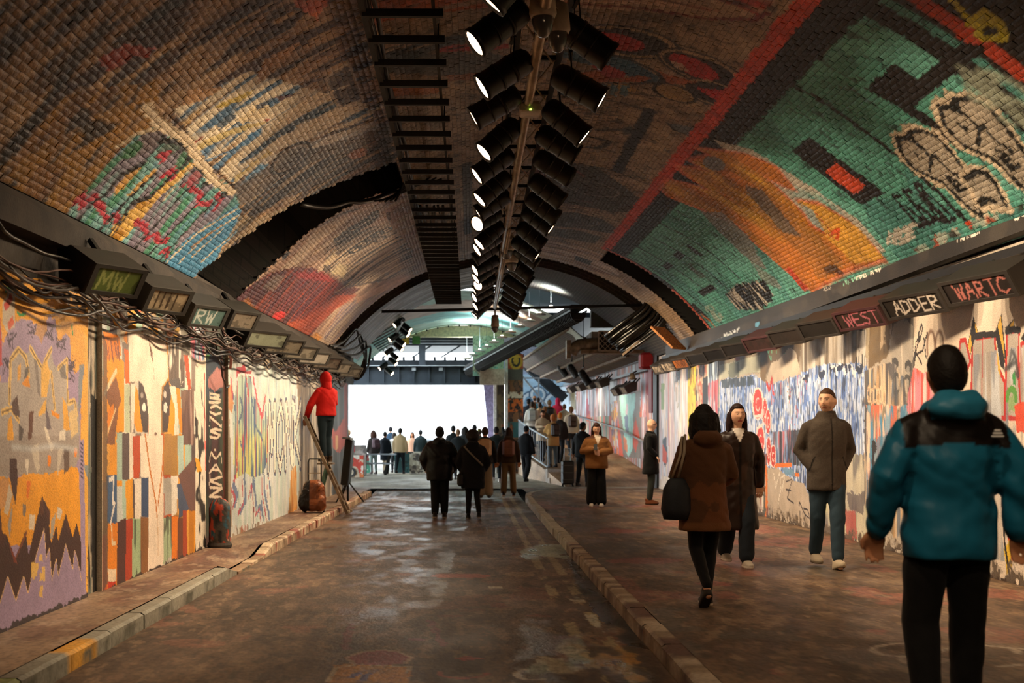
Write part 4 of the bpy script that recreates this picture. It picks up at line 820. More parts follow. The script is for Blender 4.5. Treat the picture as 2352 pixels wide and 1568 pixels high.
def paint_monk(c):
    c.streaks([(520, 780), (700, 850), (700, 1250), (520, 1300)], ['#8a7a68', '#b09c84'], 3, 2, .5, .8, 3)
    white = z5((205, 150), (230, 130), (280, 150), (320, 95), (370, 130), (390, 200), (470, 190), (500, 230), (560, 200), (600, 250), (670, 230), (720, 290), (745, 620), (750, 900), (735, 1290), (560, 1370), (400, 1430), (340, 1440), (300, 1410), (240, 1460), (230, 900), (215, 500))
    c.poly(white, '#dfe2dc', 1, j=.02); c.streaks(white, ['#cfd8dc', '#e8e8e0', '#c4d8d0'], 7, .9, .5, .8, 7)
    c.poly(z5((205, 350), (240, 340), (250, 480), (240, 560), (215, 520)), '#d8883c', .85, j=.03)
    # outlined piece of pale green and yellow letters
    lets = z5((250, 620), (255, 440), (290, 250), (340, 260), (380, 270), (400, 420), (480, 600), (500, 440), (510, 900), (470, 1000), (400, 1040), (340, 1000), (250, 1050)); c.poly(lets, '#c8e0cc', 1, j=.02)
    c.fade(lets, '#dede84', 1, 1.75, 1.45, .9); c.streaks(lets, ['#5a7088', '#c84a5a', '#8fa8a0', '#4a6890'], 12, 1.1, .6, .95, 21)
    c.poly(z5((270, 210), (310, 200), (330, 170), (345, 240), (385, 230), (380, 290), (345, 250), (290, 260), (270, 290)), '#c03c48'); c.line(z5((285, 265), (310, 255), (345, 262), (380, 265)), .035, '#f4f4ee')
    for pts in (z5((230, 280), (240, 420)), z5((340, 260), (360, 400)), z5((400, 300), (430, 480), (465, 580), (490, 420)), z5((270, 880), (280, 960), (250, 1080)), z5((500, 900), (510, 1030))): c.line(pts, .09, '#c43c50', .9, j=1)
    for pts in (z5((300, 430), (320, 520), (290, 620)), z5((390, 450), (410, 640), (440, 700)), z5((300, 760), (320, 860)), z5((330, 780), (340, 980)), z5((250, 420), (270, 600)), z5((440, 680), (470, 760))): c.line(pts, .06, '#4a6a94', .9, j=1)
    for pts in (z5((250, 1100), (280, 1160), (260, 1240)), z5((330, 1040), (340, 1200), (300, 1280)), z5((380, 1160), (400, 1060), (420, 1250)), z5((480, 1020), (480, 1130), (520, 1350)), z5((430, 1290), (460, 1240), (470, 1330)), z5((520, 1080), (525, 1150))): c.line(pts, .13, '#5f78a0', .9, j=1); c.line([(x - 5, y + 8) for x, y in pts], .06, '#c04a5c', .9, j=1)
    # big pale bubble letters
    for w, col in ((.26, '#40587c'), (.19, '#5a2434'), (.13, '#eef0dc')): c.text('MONK', 616, 1078, (15, -2), (2, -146), w, col, gap=.32)
    for pts in (z5((505, 270), (515, 400)), z5((575, 310), (565, 430)), z5((630, 380), (640, 480)), z5((672, 330), (680, 470)), z5((715, 380), (715, 480))): c.line(pts, .06, '#7c9cc0', .7, soft=.8)
    c.poly(z5((680, 990), (720, 930), (730, 1280), (660, 1310)), '#d89030', 1, j=.04); c.streaks(z5((680, 990), (720, 930), (730, 1280), (660, 1310)), ['#b86a20', '#e8c890'], 10, 2, .55, .8, 8)
    c.line(z5((397, 1260), (400, 1330), (393, 1420)), .05, '#15120f'); c.streaks(z5((230, 1400), (560, 1350), (735, 1270), (735, 1320), (230, 1500)), ['#b8583c', '#8a7a68', '#dfe2dc'], 10, 6, .5, .9, 4)
sheet('panel', XL, 17.4, 24.9, ZP, 2.84, '#a89880', wall_left, paint_monk, top=ragged(4))
def paint_conc(c):
    p = [(688, 850), (800, 890), (800, 1130), (688, 1190)]
    c.streaks(p, ['#7a6c5c', '#b8a890', '#d0c4b0'], 3, .5, .52, .85, 4); c.streaks(p, ['#3a322c'], 5, 1, .6, .8, 9)
    c.streaks([(762, 870), (800, 885), (800, 1120), (762, 1140)], ['#59636c', '#727c84', '#404a52'], 2, .4, .4, .9, 14)
    c.poly([(762, 985), (772, 990), (790, 960), (797, 900), (799, 1010), (780, 1040), (765, 1030)], '#c8645c', .85, j=.06); c.poly([(790, 880), (798, 880), (799, 990), (791, 980)], '#c86058', .9, j=.05); c.poly([(770, 1000), (776, 1000), (776, 1030), (770, 1035)], '#e0c090', .9)
    c.line([(691, 850), (691, 1190)], .1, '#2a241f', j=1.2); c.line([(702, 855), (702, 1180)], .08, '#4a4036', j=1.2)
sheet('panel', XL, 24.9, 34.6, ZP - .02, 2.95, '#8d8070', wall_left, paint_conc, top=ragged(14, .04), dz=.014)

# ---------------------------------------------------------------- right wall
wall_right = empty('wall_right', label='long plastered wall covered in dripping blue, grey and red graffiti', kind='structure')
b = MB(); b.box((XR + .33, 13.2, 1.75), (.5, 42.6, 3.5)); b.build('wall_core', M['concrete_dark'], wall_right)
zR = Zm(1450, 560, 2.45); zS = Zm(1900, 560, 3.92); zU = Zm(1640, 700, 4.9); zV = Zm(1500, 780, 3.4075); zW = Zm(1270, 820, 6.534)
def paint_right(c):
    allp = [(1640, 640), (2500, 460), (2900, 300), (2900, 1700), (2500, 1500), (1640, 1200)]
    c.streaks(allp, ['#a99b88', '#c4b8a8'], 1.2, 1.0, .5, .7, 2)
    # upper greys and browns
    c.poly(zU((60, 540), (700, 380), (1000, 300), (1000, 700), (560, 780), (60, 720)), '#8d8270', .9, j=.03); c.poly(zU((520, 470), (600, 440), (760, 360), (1000, 320), (960, 640), (930, 660), (850, 480), (720, 620), (640, 650), (520, 960)), '#6b5a44', 1, j=.03)
    c.poly(zU((60, 680), (330, 610), (520, 560), (520, 760), (430, 760), (60, 840)), '#b4b5a2', 1, j=.02); c.poly(zU((160, 650), (280, 640), (290, 800), (170, 830)), '#4f5a4c', .75, j=.06); c.poly(zU((210, 490), (300, 480), (290, 620), (240, 630)), '#a0443c', .7, j=.05)
    c.poly(zU((590, 830), (640, 660), (720, 620), (860, 480), (920, 540), (960, 700), (900, 900), (600, 900)), '#c8baa8', 1, j=.03); c.poly(zU((520, 640), (590, 640), (580, 960), (520, 960)), '#7c6440', .9, j=.03)
    for pts in (((580, 460), (610, 540), (640, 440), (660, 420), (650, 500)), ((610, 540), (640, 620), (650, 520)), ((800, 480), (800, 540)), ((700, 520), (705, 550))): c.line(zU(*pts), .035, '#6cc0a0', j=.6)
    # pale wash streaming down
    wash = zU((960, 640), (1000, 340), (1180, 300), (1500, 120), (1660, 100), (1720, 320), (1730, 640), (1700, 760), (960, 760)); c.poly(wash, '#a89c8c', 1, j=.04); c.streaks(wash, ['#8a7c6a', '#c9c0b4', '#5c4c3a', '#d6d0c8'], 7, .7, .52, .9, 31)
    c.streaks(zU((1020, 330), (1500, 60), (1700, 60), (1720, 300), (1350, 220), (1080, 360)), ['#241d16', '#4a3a2a'], 6, 2, .48, .9, 41)
    br = zU((1640, 220), (1830, 80), (1990, 30), (1980, 460), (1940, 600), (1740, 720), (1720, 300)); c.poly(br, '#7a6444', 1, j=.03); c.poly(zU((1880, 120), (1930, 100), (1920, 440), (1870, 540)), '#c8b090', .9, j=.05); c.streaks(zU((1640, 60), (1760, 60), (1740, 600), (1640, 560)), ['#2a2118', '#b8a88c'], 9, 1.2, .56, .9, 37)
    # blue-white curtain of drips
    cur = zU((60, 870), (150, 820), (330, 820), (430, 780), (520, 820), (600, 900), (760, 860), (920, 800), (1000, 760), (1130, 700), (1290, 650), (1420, 680), (1590, 660), (1720, 700), (1740, 900), (1720, 1274), (1720, 2400), (900, 2200), (700, 2000), (60, 1900))
    c.poly(cur, '#88a8e4', 1, j=.05); c.streaks(cur, ['#bcd2fa', '#4c5a7c', '#6c94e0', '#d8e6fe', '#5a7ac0'], 30, 2.4, .54, .95, 51, o=3); c.streaks(cur, ['#23262c', '#e8f0fe', '#2c3c68', '#c8dafa'], 56, 3.6, .62, .9, 58, o=3)
    c.streaks(zU((80, 840), (440, 800), (460, 900), (90, 940)), ['#2a3440', '#3a4858'], 10, 4, .42, .9, 61)
    for x, y in ((1030, 870), (1340, 760), (1420, 740), (1520, 740), (1630, 770), (1215, 820)): c.ring(1640 + x / 4.9, 700 + (y + 20) / 4.9, 9, 16, .07, '#e4ecf6', t0=180, t1=360); c.line(zU((x - 30, y - 30), (x + 20, y - 45)), .09, '#2c3450', j=1.5)
    c.streaks(zU((1580, 580), (1720, 560), (1730, 720), (1580, 740)), ['#24262e'], 20, 2, .5, .9, 63)
    c.line(zU((850, 820), (845, 1060)), .06, '#2a201a', j=1); c.line(zU((832, 830), (828, 980)), .05, '#c8782c', j=1)
    for t in range(22): x = 640 + random.random() * 420; y = 780 + random.random() * 700; c.line(zU((x, y), (x + random.random() * 30 - 15, y + 60 + random.random() * 90)), .022, '#d87070', .8, j=1)
    # lower pinks, darks and orange edge
    c.streaks(zV((930, 720), (1180, 700), (1160, 980), (940, 990)), ['#2c3444', '#c8707a', '#8aa4c8', '#1f242c'], 12, 1.2, .5, .9, 71); c.line(zV((945, 985), (1080, 980)), .07, '#e8762c'); c.line(zV((1090, 1050), (1140, 1060)), .06, '#e07a2c')
    c.poly(zV((1010, 1000), (1090, 1010), (1120, 1080), (1030, 1050)), '#6a94b4', .9, j=.05)
    low = zV((890, 1000), (960, 1000), (1100, 1100), (1180, 1120), (1250, 1300), (1300, 1490), (1150, 1440), (930, 1370), (890, 1350)); c.poly(low, '#b8aa9a', 1, j=.03)
    low2 = [(1850, 1060), (2000, 1040), (2000, 1262), (1880, 1230)]
    c.poly(low2, '#b9b098', .9, j=.05); c.streaks(low2, ['#c4c49c', '#6a6470', '#d8d0b8'], 5, 1.2, .5, .8, 77)
    c.poly([(1938, 1170), (1965, 1175), (1968, 1240), (1945, 1235)], '#b85048', .85, j=.05); c.poly([(1945, 1130), (1985, 1130), (1985, 1180), (1950, 1170)], '#5a5058', .8, j=.06)
    for pts in (((945, 1050), (960, 1160), (990, 1040), (1000, 1160), (980, 1280)), ((1000, 1080), (1030, 1060), (1010, 1180)),): c.line(zV(*pts), .03, '#e8e0d4')
    for pts in (((1040, 1110), (1090, 1090), (1050, 1240), (1100, 1280)), ((1040, 1170), (1080, 1180)), ((1150, 1400), (1145, 1270), (1190, 1370), (1180, 1440)), ((1190, 1370), (1230, 1400), (1210, 1330), (1180, 1320))): c.line(zV(*pts), .028, '#3a3438')
    # red bubble tag with pale outline
    for x, y, rx, ry in ((820, 500, 40, 122), (840, 790, 32, 118), (875, 560, 18, 100), (900, 640, 20, 95), (905, 870, 18, 110), (940, 910, 20, 85)):
        px, py = 1500 + x / 3.4075, 780 + y / 3.4075; c.ell(px, py, rx / 3.4 * 1.15, ry / 3.4 * 1.06, '#f4dcd4'); c.ell(px, py, rx / 3.4 * .88, ry / 3.4 * .96, '#c83428')
        c.ring(px, py + 2, rx / 3.4 * .4, ry / 3.4 * .4, .03, '#f0d0c8', t0=20, t1=300)
    c.line(zV((800, 600), (850, 590), (860, 660), (810, 700)), .05, '#f4dcd4'); c.line(zV((890, 340), (910, 400), (930, 300), (940, 420)), .09, '#c4362c')
    c.streaks(zV((835, 900), (890, 900), (900, 1390), (840, 1380)), ['#e8e0d4', '#c8602c', '#3a4a40', '#8a3a30'], 14, 1.2, .5, .95, 81); c.line(zV((885, 1020), (890, 1250), (880, 1370)), .16, '#e07a24', .9, j=.6); c.line(zV((853, 980), (858, 1370)), .14, '#e8e2d8', .9, j=.5); c.line(zV((870, 900), (872, 1300)), .10, '#55402c', .9, j=.6)
    # tall pale face on grey
    c.poly([(2048, 700), (2098, 660), (2098, 960), (2048, 940)], '#6e6861', 1, j=.02); c.poly(zS((560, 900), (600, 720), (690, 660), (770, 740), (775, 1000), (740, 1200), (720, 1500), (660, 1500), (600, 1100)), '#b4aa9c', 1, j=.02); c.streaks(zS((560, 400), (780, 440), (770, 700), (600, 700)), ['#8a847c'], 10, .8, .5, .8, 85)
    for x, y in ((610, 1080), (730, 1100)): c.ell(1900 + x / 3.92, 560 + y / 3.92, 8, 15, '#4e4a48'); c.ell(1900 + x / 3.92, 560 + (y + 30) / 3.92, 4, 8, '#9a948c')
    for x, y in ((620, 1260), (720, 1280)): c.ring(1900 + x / 3.92, 560 + y / 3.92, 8, 22, .05, '#58544f')
    c.line(zS((670, 900), (675, 1300)), .03, '#d8ccbc')
    mid = [(1985, 850), (2050, 830), (2095, 900), (2100, 1100), (2060, 1240), (1985, 1160)]; c.streaks(mid, ['#c8a070', '#8a7a60', '#6a7888', '#e0c8a8', '#4a4a50'], 9, 1.2, .54, .9, 91)
    for k in range(6): c.ring(1996 + k * 7, 905 + (k % 2) * 6, 3.5, 18, .035, '#f2c8a4')
    c.streaks([(1990, 930), (2100, 930), (2110, 1100), (1990, 1100)], ['#e89a78', '#8ab0c8', '#f0d0b8', '#4a8ab0', '#d8704c'], 8, 2, .55, .95, 93); c.poly([(1995, 1010), (2040, 1000), (2035, 1080), (2000, 1070)], '#4a88a8', .7, j=.08)
    # clean cream area
    c.poly([(2098, 690), (2120, 680), (2230, 620), (2352, 605), (2900, 480), (2900, 1700), (2352, 1360), (2098, 1280)], '#ecdac6', 1, j=.006); c.streaks([(2098, 690), (2352, 605), (2900, 480), (2900, 1000), (2098, 900)], ['#e2cdb6'], .8, .8, .5, .6, 3)
    pink = [(2085, 900), (2100, 840), (2130, 860), (2150, 930), (2140, 1010), (2085, 980)]; c.poly(pink, '#d8767c', .85, j=.06); c.streaks(pink, ['#f0e0dc', '#e8503c', '#e898a8'], 18, 2, .52, .9, 95)
    for pts in (((780, 1060), (800, 880), (830, 840), (790, 1000), (860, 960), (900, 800), (905, 1000)), ((820, 820), (850, 720), (860, 760), (830, 880), (820, 800)), ((780, 1100), (800, 980), (850, 1080)), ((870, 850), (890, 1020))): c.line(zS(*pts), .03, '#2e2420', j=.4)
    for x in (935, 1010): c.ring(1900 + x / 3.92, 560 + 920 / 3.92, 9, 34, .05, '#8a6a54', t0=150, t1=400, soft=.6)
    c.streaks([(2098, 1000), (2140, 950), (2330, 950), (2352, 1300), (2098, 1240)], ['#c8b8a8', '#8a94a0', '#d8c8b8'], 6, 1.5, .52, .8, 98)
    # block letters with red outline, black and yellow spikes
    def blk(o, fill='#b7aca0'): c.poly(o, fill, 1, j=.004); c.line(o + o[:1], .045, '#c03028', j=.3)
    blk(zS((1200, 870), (1245, 865), (1290, 1060), (1200, 1250), (1190, 960))); blk(zS((1310, 850), (1510, 825), (1520, 1060), (1600, 1250), (1600, 1568), (1300, 1568), (1300, 1200)))
    blk(zS((1620, 785), (1728, 780), (1720, 1100), (1740, 1400), (1740, 1568), (1620, 1568), (1610, 1100))); blk(zS((1745, 900), (2400, 700), (2600, 1568), (1740, 1568)), '#b9b0a6')
    c.line(zS((1398, 850), (1392, 1568)), .02, '#c03028'); c.streaks(zS((1300, 1000), (1900, 900), (1900, 1900), (1300, 1900)), ['#a49a92', '#cfd4da', '#8a8c94'], 12, 1.2, .56, .8, 101)
    for pts in (((1265, 900), (1318, 650), (1365, 820), (1330, 850), (1290, 1000)), ((1510, 790), (1570, 630), (1610, 1000), (1590, 1130), (1560, 1100)), ((1600, 760), (1685, 670), (1680, 770), (1630, 790)), ((1740, 850), (1800, 760), (1800, 900))): c.poly(zS(*pts), '#2a2626', 1, j=.004)
    for pts in (((1270, 920), (1290, 790), (1300, 900), (1290, 1000)), ((1325, 680), (1360, 820), (1340, 825)), ((1535, 740), (1565, 650), (1585, 850), (1600, 1040)), ((1635, 750), (1680, 685), (1680, 755)), ((1520, 900), (1555, 1100), (1560, 1180), (1540, 1150))): c.poly(zS(*pts), '#e8b848', 1, j=.004)
    c.line(zS((1330, 835), (1400, 815), (1510, 818)), .07, '#2a2626'); c.line(zS((1615, 785), (1680, 768), (1732, 775)), .06, '#2a2626')
    for pts in (((1640, 1100), (1660, 960), (1690, 1010), (1650, 1080)), ((1600, 1130), (1700, 1060)), ((1700, 1040), (1720, 1190), (1690, 1160))): c.line(zS(*pts), .05, '#3a3c40', .85, soft=.5)
    c.poly(zS((1670, 1170), (1690, 1150), (1695, 1270), (1670, 1260)), '#3f9a50'); c.ring(1900 + 1660 / 3.92, 560 + 1400 / 3.92, 10, 24, .07, '#5c9a44', t0=180, t1=360); c.poly(zS((1630, 1400), (1690, 1360), (1700, 1500), (1630, 1520)), '#8ab068', .8, j=.03)
    c.poly([(2330, 930), (2360, 920), (2370, 1000), (2335, 990)], '#e04a28', .95, j=.02); c.poly([(2310, 1150), (2330, 1140), (2345, 1230), (2325, 1290), (2316, 1250)], '#e0381c'); c.poly([(2306, 1260), (2318, 1240), (2326, 1300), (2312, 1320)], '#e8c030'); c.line([(2300, 1130), (2308, 1250), (2318, 1318)], .04, '#1c1614')
    c.poly([(2330, 1080), (2700, 1000), (2700, 1300), (2352, 1230)], '#cfc0b0', .8, j=.05)
    # the dark crack, and ragged dark bands along the floor and under the ledge
    c.line([(2008, 1020), (2006, 1100), (2010, 1160), (2002, 1230), (2012, 1262)], .11, '#2a2018', j=2.2); c.ell(2000, 1165, 9, 16, '#8a7058', a=.9, j=.05)
    c.line([(1652, 1150), (1760, 1187), (1900, 1226), (2050, 1266), (2352, 1348), (2800, 1500)], .16, '#4a3a2c', j=2.4); c.line([(1652, 1140), (1900, 1212), (2352, 1325)], .10, '#7a6a58', .5, j=3)
    c.line([(2098, 690), (2098, 960)], .012, '#8a7c6c')
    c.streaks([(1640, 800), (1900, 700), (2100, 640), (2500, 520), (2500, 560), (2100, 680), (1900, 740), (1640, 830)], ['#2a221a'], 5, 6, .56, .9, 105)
sheet('panel', XR, 10.2, 26.2, ZP, 3.42, '#b4a796', wall_right, paint_right, sign=-1, top=tilt, step=1.5, dz=.0105)
sheet('panel', XR, 4.0, 10.2, ZP, 3.42, '#ecdac6', wall_right, lambda c: c.streaks([(2400, 300), (4900, -900), (4900, 2800), (2400, 1500)], ['#d8c6b0', '#c8b8a4'], 1.5, .8, .55, .7, 4), sign=-1, top=tilt, step=7, dz=.03)
def paint_right_mid(c):
    c.poly([(1624, 815), (1652, 808), (1652, 1150), (1624, 1140)], '#b8cce0', 1); c.streaks([(1624, 815), (1652, 808), (1652, 1150), (1624, 1140)], ['#e8f0f8', '#6a84ac', '#3a4450'], 14, 2, .54, .9, 2)
    c.streaks([(1624, 880), (1652, 870), (1652, 1100), (1624, 1090)], ['#c04a58', '#e0a0a8', '#b82c3c'], 12, 1.2, .5, .9, 5); c.line([(1651, 800), (1652, 1160)], .08, '#100e0c')
    c.poly([(1600, 830), (1625, 820), (1625, 1000), (1600, 1000)], '#c8a488', 1); c.streaks([(1600, 830), (1625, 820), (1625, 1100), (1600, 1080)], ['#3a2c24', '#d85a34', '#e8d0b0'], 8, 5, .54, .9, 8); c.poly([(1614, 868), (1625, 864), (1625, 960), (1614, 960)], '#171310')
    c.poly([(1580, 838), (1600, 834), (1600, 1100), (1580, 1090)], '#c8b418', 1, j=.02); c.streaks([(1580, 838), (1600, 834), (1600, 960), (1580, 960)], ['#8a5a18', '#e0d040'], 9, 5, .56, .8, 11); c.line([(1599, 830), (1600, 1100)], .1, '#1c1612')
    c.poly([(1513, 842), (1580, 836), (1580, 1110), (1513, 1100)], '#e2d0c0', 1); c.streaks([(1513, 842), (1580, 836), (1580, 1110), (1513, 1100)], ['#b8c4dc', '#e8eaf4', '#9aa8b8', '#c8b0b8'], 9, .8, .52, .9, 17)
    c.ring(1556, 895, 6, 38, .1, '#8a929c', t0=180, t1=360); c.ring(1556, 905, 3, 30, .06, '#a8a4a0'); c.line([(1536, 858), (1536, 1020)], .1, '#b83a48', j=.6); c.poly([(1522, 1010), (1530, 1000), (1534, 1060), (1526, 1075)], '#3a4a5c'); c.poly([(1522, 1020), (1532, 1040), (1530, 1065), (1522, 1060)], '#c84a2c'); c.poly([(1518, 880), (1526, 880), (1524, 940), (1518, 940)], '#8aa878')
    c.poly([(1518, 1092), (1546, 1098), (1546, 1124), (1518, 1116)], '#d8ccc0'); c.line([(1513, 842), (1513, 1110)], .15, '#2a231e')
sheet('panel', XR, 26.2, 34.6, ZP, 3.42, '#cfc0b0', wall_right, paint_right_mid, sign=-1, top=tilt, dz=.016)
# ================================================================== road, pavements and kerbs
XKR = 1.27                                              # road face of the raised pavement
def floor_sheet(name, x0, x1, y0, y1, z, base, painter, mt, dx=.017, step=2.2, zf=None, label=None, kind='structure'):
    h = FPX * (CH - z); n = int((h / max(y0, 7.0) - h / y1) / step) + 2
    ys = 1 / np.linspace(1 / max(y0, 7.0), 1 / y1, n)
    if y0 < 7.0: ys = np.concatenate([np.linspace(y0, 6.6, 12), ys])
    n = len(ys); xs = np.linspace(x0, x1, int((x1 - x0) / dx)); m = len(xs)
    Y, X = np.meshgrid(ys, xs, indexing='ij')
    c = Canvas(Y, X, base, lambda a, b: on_floor(a, b, z)[::-1])
    c.wet = np.zeros(len(c.u))
    painter(c)
    Z = np.full(Y.size, float(z)) if zf is None else zf(X.ravel(), Y.ravel())
    Z = Z + (fbm(X.ravel() * 1.2, Y.ravel() * 1.2, 8) - .5) * .004
    me = np_mesh(name, np.stack([X.ravel(), Y.ravel(), Z], 1), grid_quads(n, m, flip=True), c.c)
    a = me.attributes.new('Wet', 'FLOAT', 'POINT'); a.data.foreach_set('value', c.wet.astype(np.float32))
    return obj(name, me, mt, None, label=label, kind=kind)
def wet(c, pts, a, seed, f=3.0, th=.5):
    i = c.inside(c.P(pts, True), .05); n = fbm(c.u[i] * f * .5, c.v[i] * f, seed, 4)
    c.wet[i] = np.maximum(c.wet[i], np.clip((n - th) * 6, 0, 1) * a)
zF = Zm(700, 1150, 2.613)
def paint_road(c):
    n = fbm(c.u * .35, c.v * 1.2, 6, 4); c.put(np.arange(len(c.u)), '#5e4836'); c.put(np.where(n > .5)[0], '#6c5440', .8); c.put(np.where(n > .6)[0], '#7e644c', .6)
    n = fbm(c.u * 2.2, c.v * 7, 16, 4); c.put(np.where(n > .6)[0], '#8a6e54', .5); c.put(np.where(n < .38)[0], '#463628', .5)
    n = fbm(c.u * 1.5, c.v * 1.5, 26, 3); c.put(np.where(n > .68)[0], '#94604a', .6)
    n = fbm(c.u * 5, c.v * 12, 27, 3); c.put(np.where(n > .66)[0], '#a88c6c', .5); c.put(np.where(n < .33)[0], '#3a2c22', .5)
    for x in (1.02, .80):                                            # double yellow lines along the kerb
        i = c.near((4.0, x - .08), (33, x + .08)); k = i[(np.abs(c.v[i] - x + c.ju[i] * .012) < .045) & (fbm(c.u[i] * 1.6, c.v[i] * 4, 12, 4) > np.where(c.u[i] < 15, .50, .30))]; c.put(k, '#b8a67c', .9)
    # painted marks on the asphalt
    c.poly(zF((170, 985), (330, 975), (520, 985), (640, 990), (620, 1092), (140, 1092), (190, 1020)), '#d8963c', 1, j=.02); c.line(zF((140, 1085), (190, 1000), (330, 980), (520, 990), (640, 990), (610, 1030)), .03, '#d8c098')
    c.line(zF((270, 1060), (350, 1020), (440, 1010), (360, 1050), (330, 1092)), .05, '#5a4a80'); c.streaks(zF((170, 985), (620, 985), (620, 1092), (150, 1092)), ['#a87830'], 4, 5, .56, .7, 3)
    c.poly(zF((250, 940), (340, 905), (460, 893), (570, 905), (640, 940), (600, 975), (480, 985), (300, 980)), '#a84a52', .95, j=.02); c.line(zF((300, 980), (250, 940), (340, 905), (460, 893), (570, 905), (640, 940), (600, 975)), .03, '#cfae90')
    c.line(zF((240, 890), (265, 770), (280, 740)), .06, '#8a4450', .8, j=1); c.line(zF((830, 870), (800, 800), (750, 720)), .06, '#8a4450', .8, j=1)
    for x, y, rx, ry, col in ((970, 945, 90, 14, '#b8483c'), (1160, 625, 60, 18, '#8a4a3c'), (940, 450, 180, 12, '#b85a44'), (1290, 440, 90, 14, '#b09470'), (870, 690, 70, 7, '#8a5444'), (1400, 690, 80, 7, '#8a5444'), (600, 440, 60, 8, '#8a5a44'), (680, 828, 40, 8, '#8a5060')): c.ell(700 + x / 2.613, 1150 + y / 2.613, rx / 2.613, ry / 2.613, col, a=.85, j=.06)
    c.rect(1120, 1347, 1152, 1351, '#c8bca0'); c.ring(700 + 950 / 2.613, 1150 + 1035 / 2.613, 54, 11, .04, '#a85040', t0=0, t1=200)
    c.ring(700 + 1380 / 2.613, 1150 + 1040 / 2.613, 42, 13, .045, '#d0bfa4', t0=60, t1=300)
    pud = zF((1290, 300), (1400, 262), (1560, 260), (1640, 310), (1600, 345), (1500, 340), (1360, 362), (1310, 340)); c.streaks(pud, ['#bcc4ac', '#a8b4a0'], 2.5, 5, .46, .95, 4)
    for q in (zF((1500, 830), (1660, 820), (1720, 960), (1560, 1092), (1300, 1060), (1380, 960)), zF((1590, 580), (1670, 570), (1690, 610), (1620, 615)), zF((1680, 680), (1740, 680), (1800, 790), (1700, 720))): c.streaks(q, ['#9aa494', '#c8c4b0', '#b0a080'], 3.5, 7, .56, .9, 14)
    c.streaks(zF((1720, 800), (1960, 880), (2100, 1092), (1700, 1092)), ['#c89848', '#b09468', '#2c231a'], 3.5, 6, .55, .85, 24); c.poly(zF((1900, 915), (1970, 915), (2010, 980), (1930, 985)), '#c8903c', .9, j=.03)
    gut = zF((1600, 250), (1700, 440), (1860, 640), (2080, 900), (1900, 850), (1760, 700), (1640, 520), (1560, 300)); c.streaks(gut, ['#241c15', '#1a1510'], 1.5, 3, .42, .85, 34)
    c.streaks(zF((0, 120), (500, 120), (560, 240), (0, 260)), ['#8a6c50'], 1, 3, .5, .6, 7)
    wet(c, zF((-100, 60), (800, 40), (1000, 100), (900, 330), (800, 700), (200, 760), (200, 400)), .55, 3, 4, .46); wet(c, gut, .9, 5, 2, .3); wet(c, pud, .8, 6, 3, .4); wet(c, zF((1300, 700), (2000, 760), (2100, 1092), (1250, 1092)), .7, 8, 4, .45)
    wet(c, [(780, 1080), (1200, 1080), (1260, 1180), (760, 1180)], .55, 13, 3, .42)
def road_z(X, Y): return np.interp(Y, [33, 36], [0, .11])
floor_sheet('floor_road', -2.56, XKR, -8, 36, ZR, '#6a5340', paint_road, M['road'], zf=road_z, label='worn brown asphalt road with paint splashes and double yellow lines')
def paint_pave(c):
    n = fbm(c.u * .4, c.v * .9, 66, 4); c.put(np.arange(len(c.u)), '#614a37'); c.put(np.where(n > .5)[0], '#705640', .8); c.put(np.where(n > .62)[0], '#82674c', .6)
    n = fbm(c.u * 2.5, c.v * 6, 76, 4); c.put(np.where(n > .62)[0], '#8c7054', .5); c.put(np.where(n < .37)[0], '#48382a', .5)
    n = fbm(c.u * .9, c.v * 1.4, 86, 3); c.put(np.where(n > .66)[0], '#9a5a48', .7); c.put(np.where(n < .28)[0], '#5c5a52', .5)
    n = fbm(c.u * 5, c.v * 12, 87, 3); c.put(np.where(n > .66)[0], '#aa8e6e', .5); c.put(np.where(n < .33)[0], '#3c2e24', .5)
    for x, y, rx, ry in ((1480, 1287, 90, 7), (1420, 1220, 60, 4), (1640, 1340, 40, 5), (2020, 1450, 30, 5)): c.ell(x, y, rx, ry, '#a85a50', a=.7, j=.08)
    c.ring(2080, 1492, 76, 15, .05, '#c8b8a4', t0=20, t1=330); c.ring(2250, 1500, 90, 18, .05, '#c8b8a4', t0=200, t1=360); c.ring(2120, 1515, 50, 8, .05, '#b8a890', a=.8); c.line([(2230, 1478), (2352, 1490)], .05, '#c8b8a4'); c.line([(2300, 1530), (2400, 1522)], .05, '#c8b8a4')
    wet(c, [(1230, 1120), (1560, 1120), (2352, 1400), (2352, 1568), (1620, 1568)], .28, 9, 2, .5)
pv_z = lambda X, Y: np.full(X.size, ZP) + np.interp(Y, [33, 36], [0, -.01])
floor_sheet('floor_pavement', XKR + .14, XR + .05, -8, 35.0, ZP, '#6f5a46', paint_pave, M['pave'], zf=pv_z, label='broad raised brown pavement along the graffiti wall')
def paint_pave_left(c):
    n = fbm(c.u * 1.2, c.v * 3, 96, 4); c.put(np.arange(len(c.u)), '#8a6a52'); c.put(np.where(n > .52)[0], '#a08468', .8); c.put(np.where(n < .38)[0], '#6a4438', .7); n = fbm(c.u * 4, c.v * 8, 97, 3); c.put(np.where(n > .64)[0], '#b49a80', .6)
def left_z(X, Y):
    d = np.interp(Y, [13.7, 14.3, 15.6, 16.4], [0, 1, 1, 0]) * np.clip((X + 3.1) / .5, 0, 1)
    return ZP - .115 * d - np.interp(Y, [33, 36], [0, .02])
floor_sheet('floor_narrow_pavement', XL - .12, -2.70, -8, 36, ZP, '#8a6a52', paint_pave_left, M['pave'], dx=.02, zf=left_z, label='narrow reddish pavement strip beside the board panels')
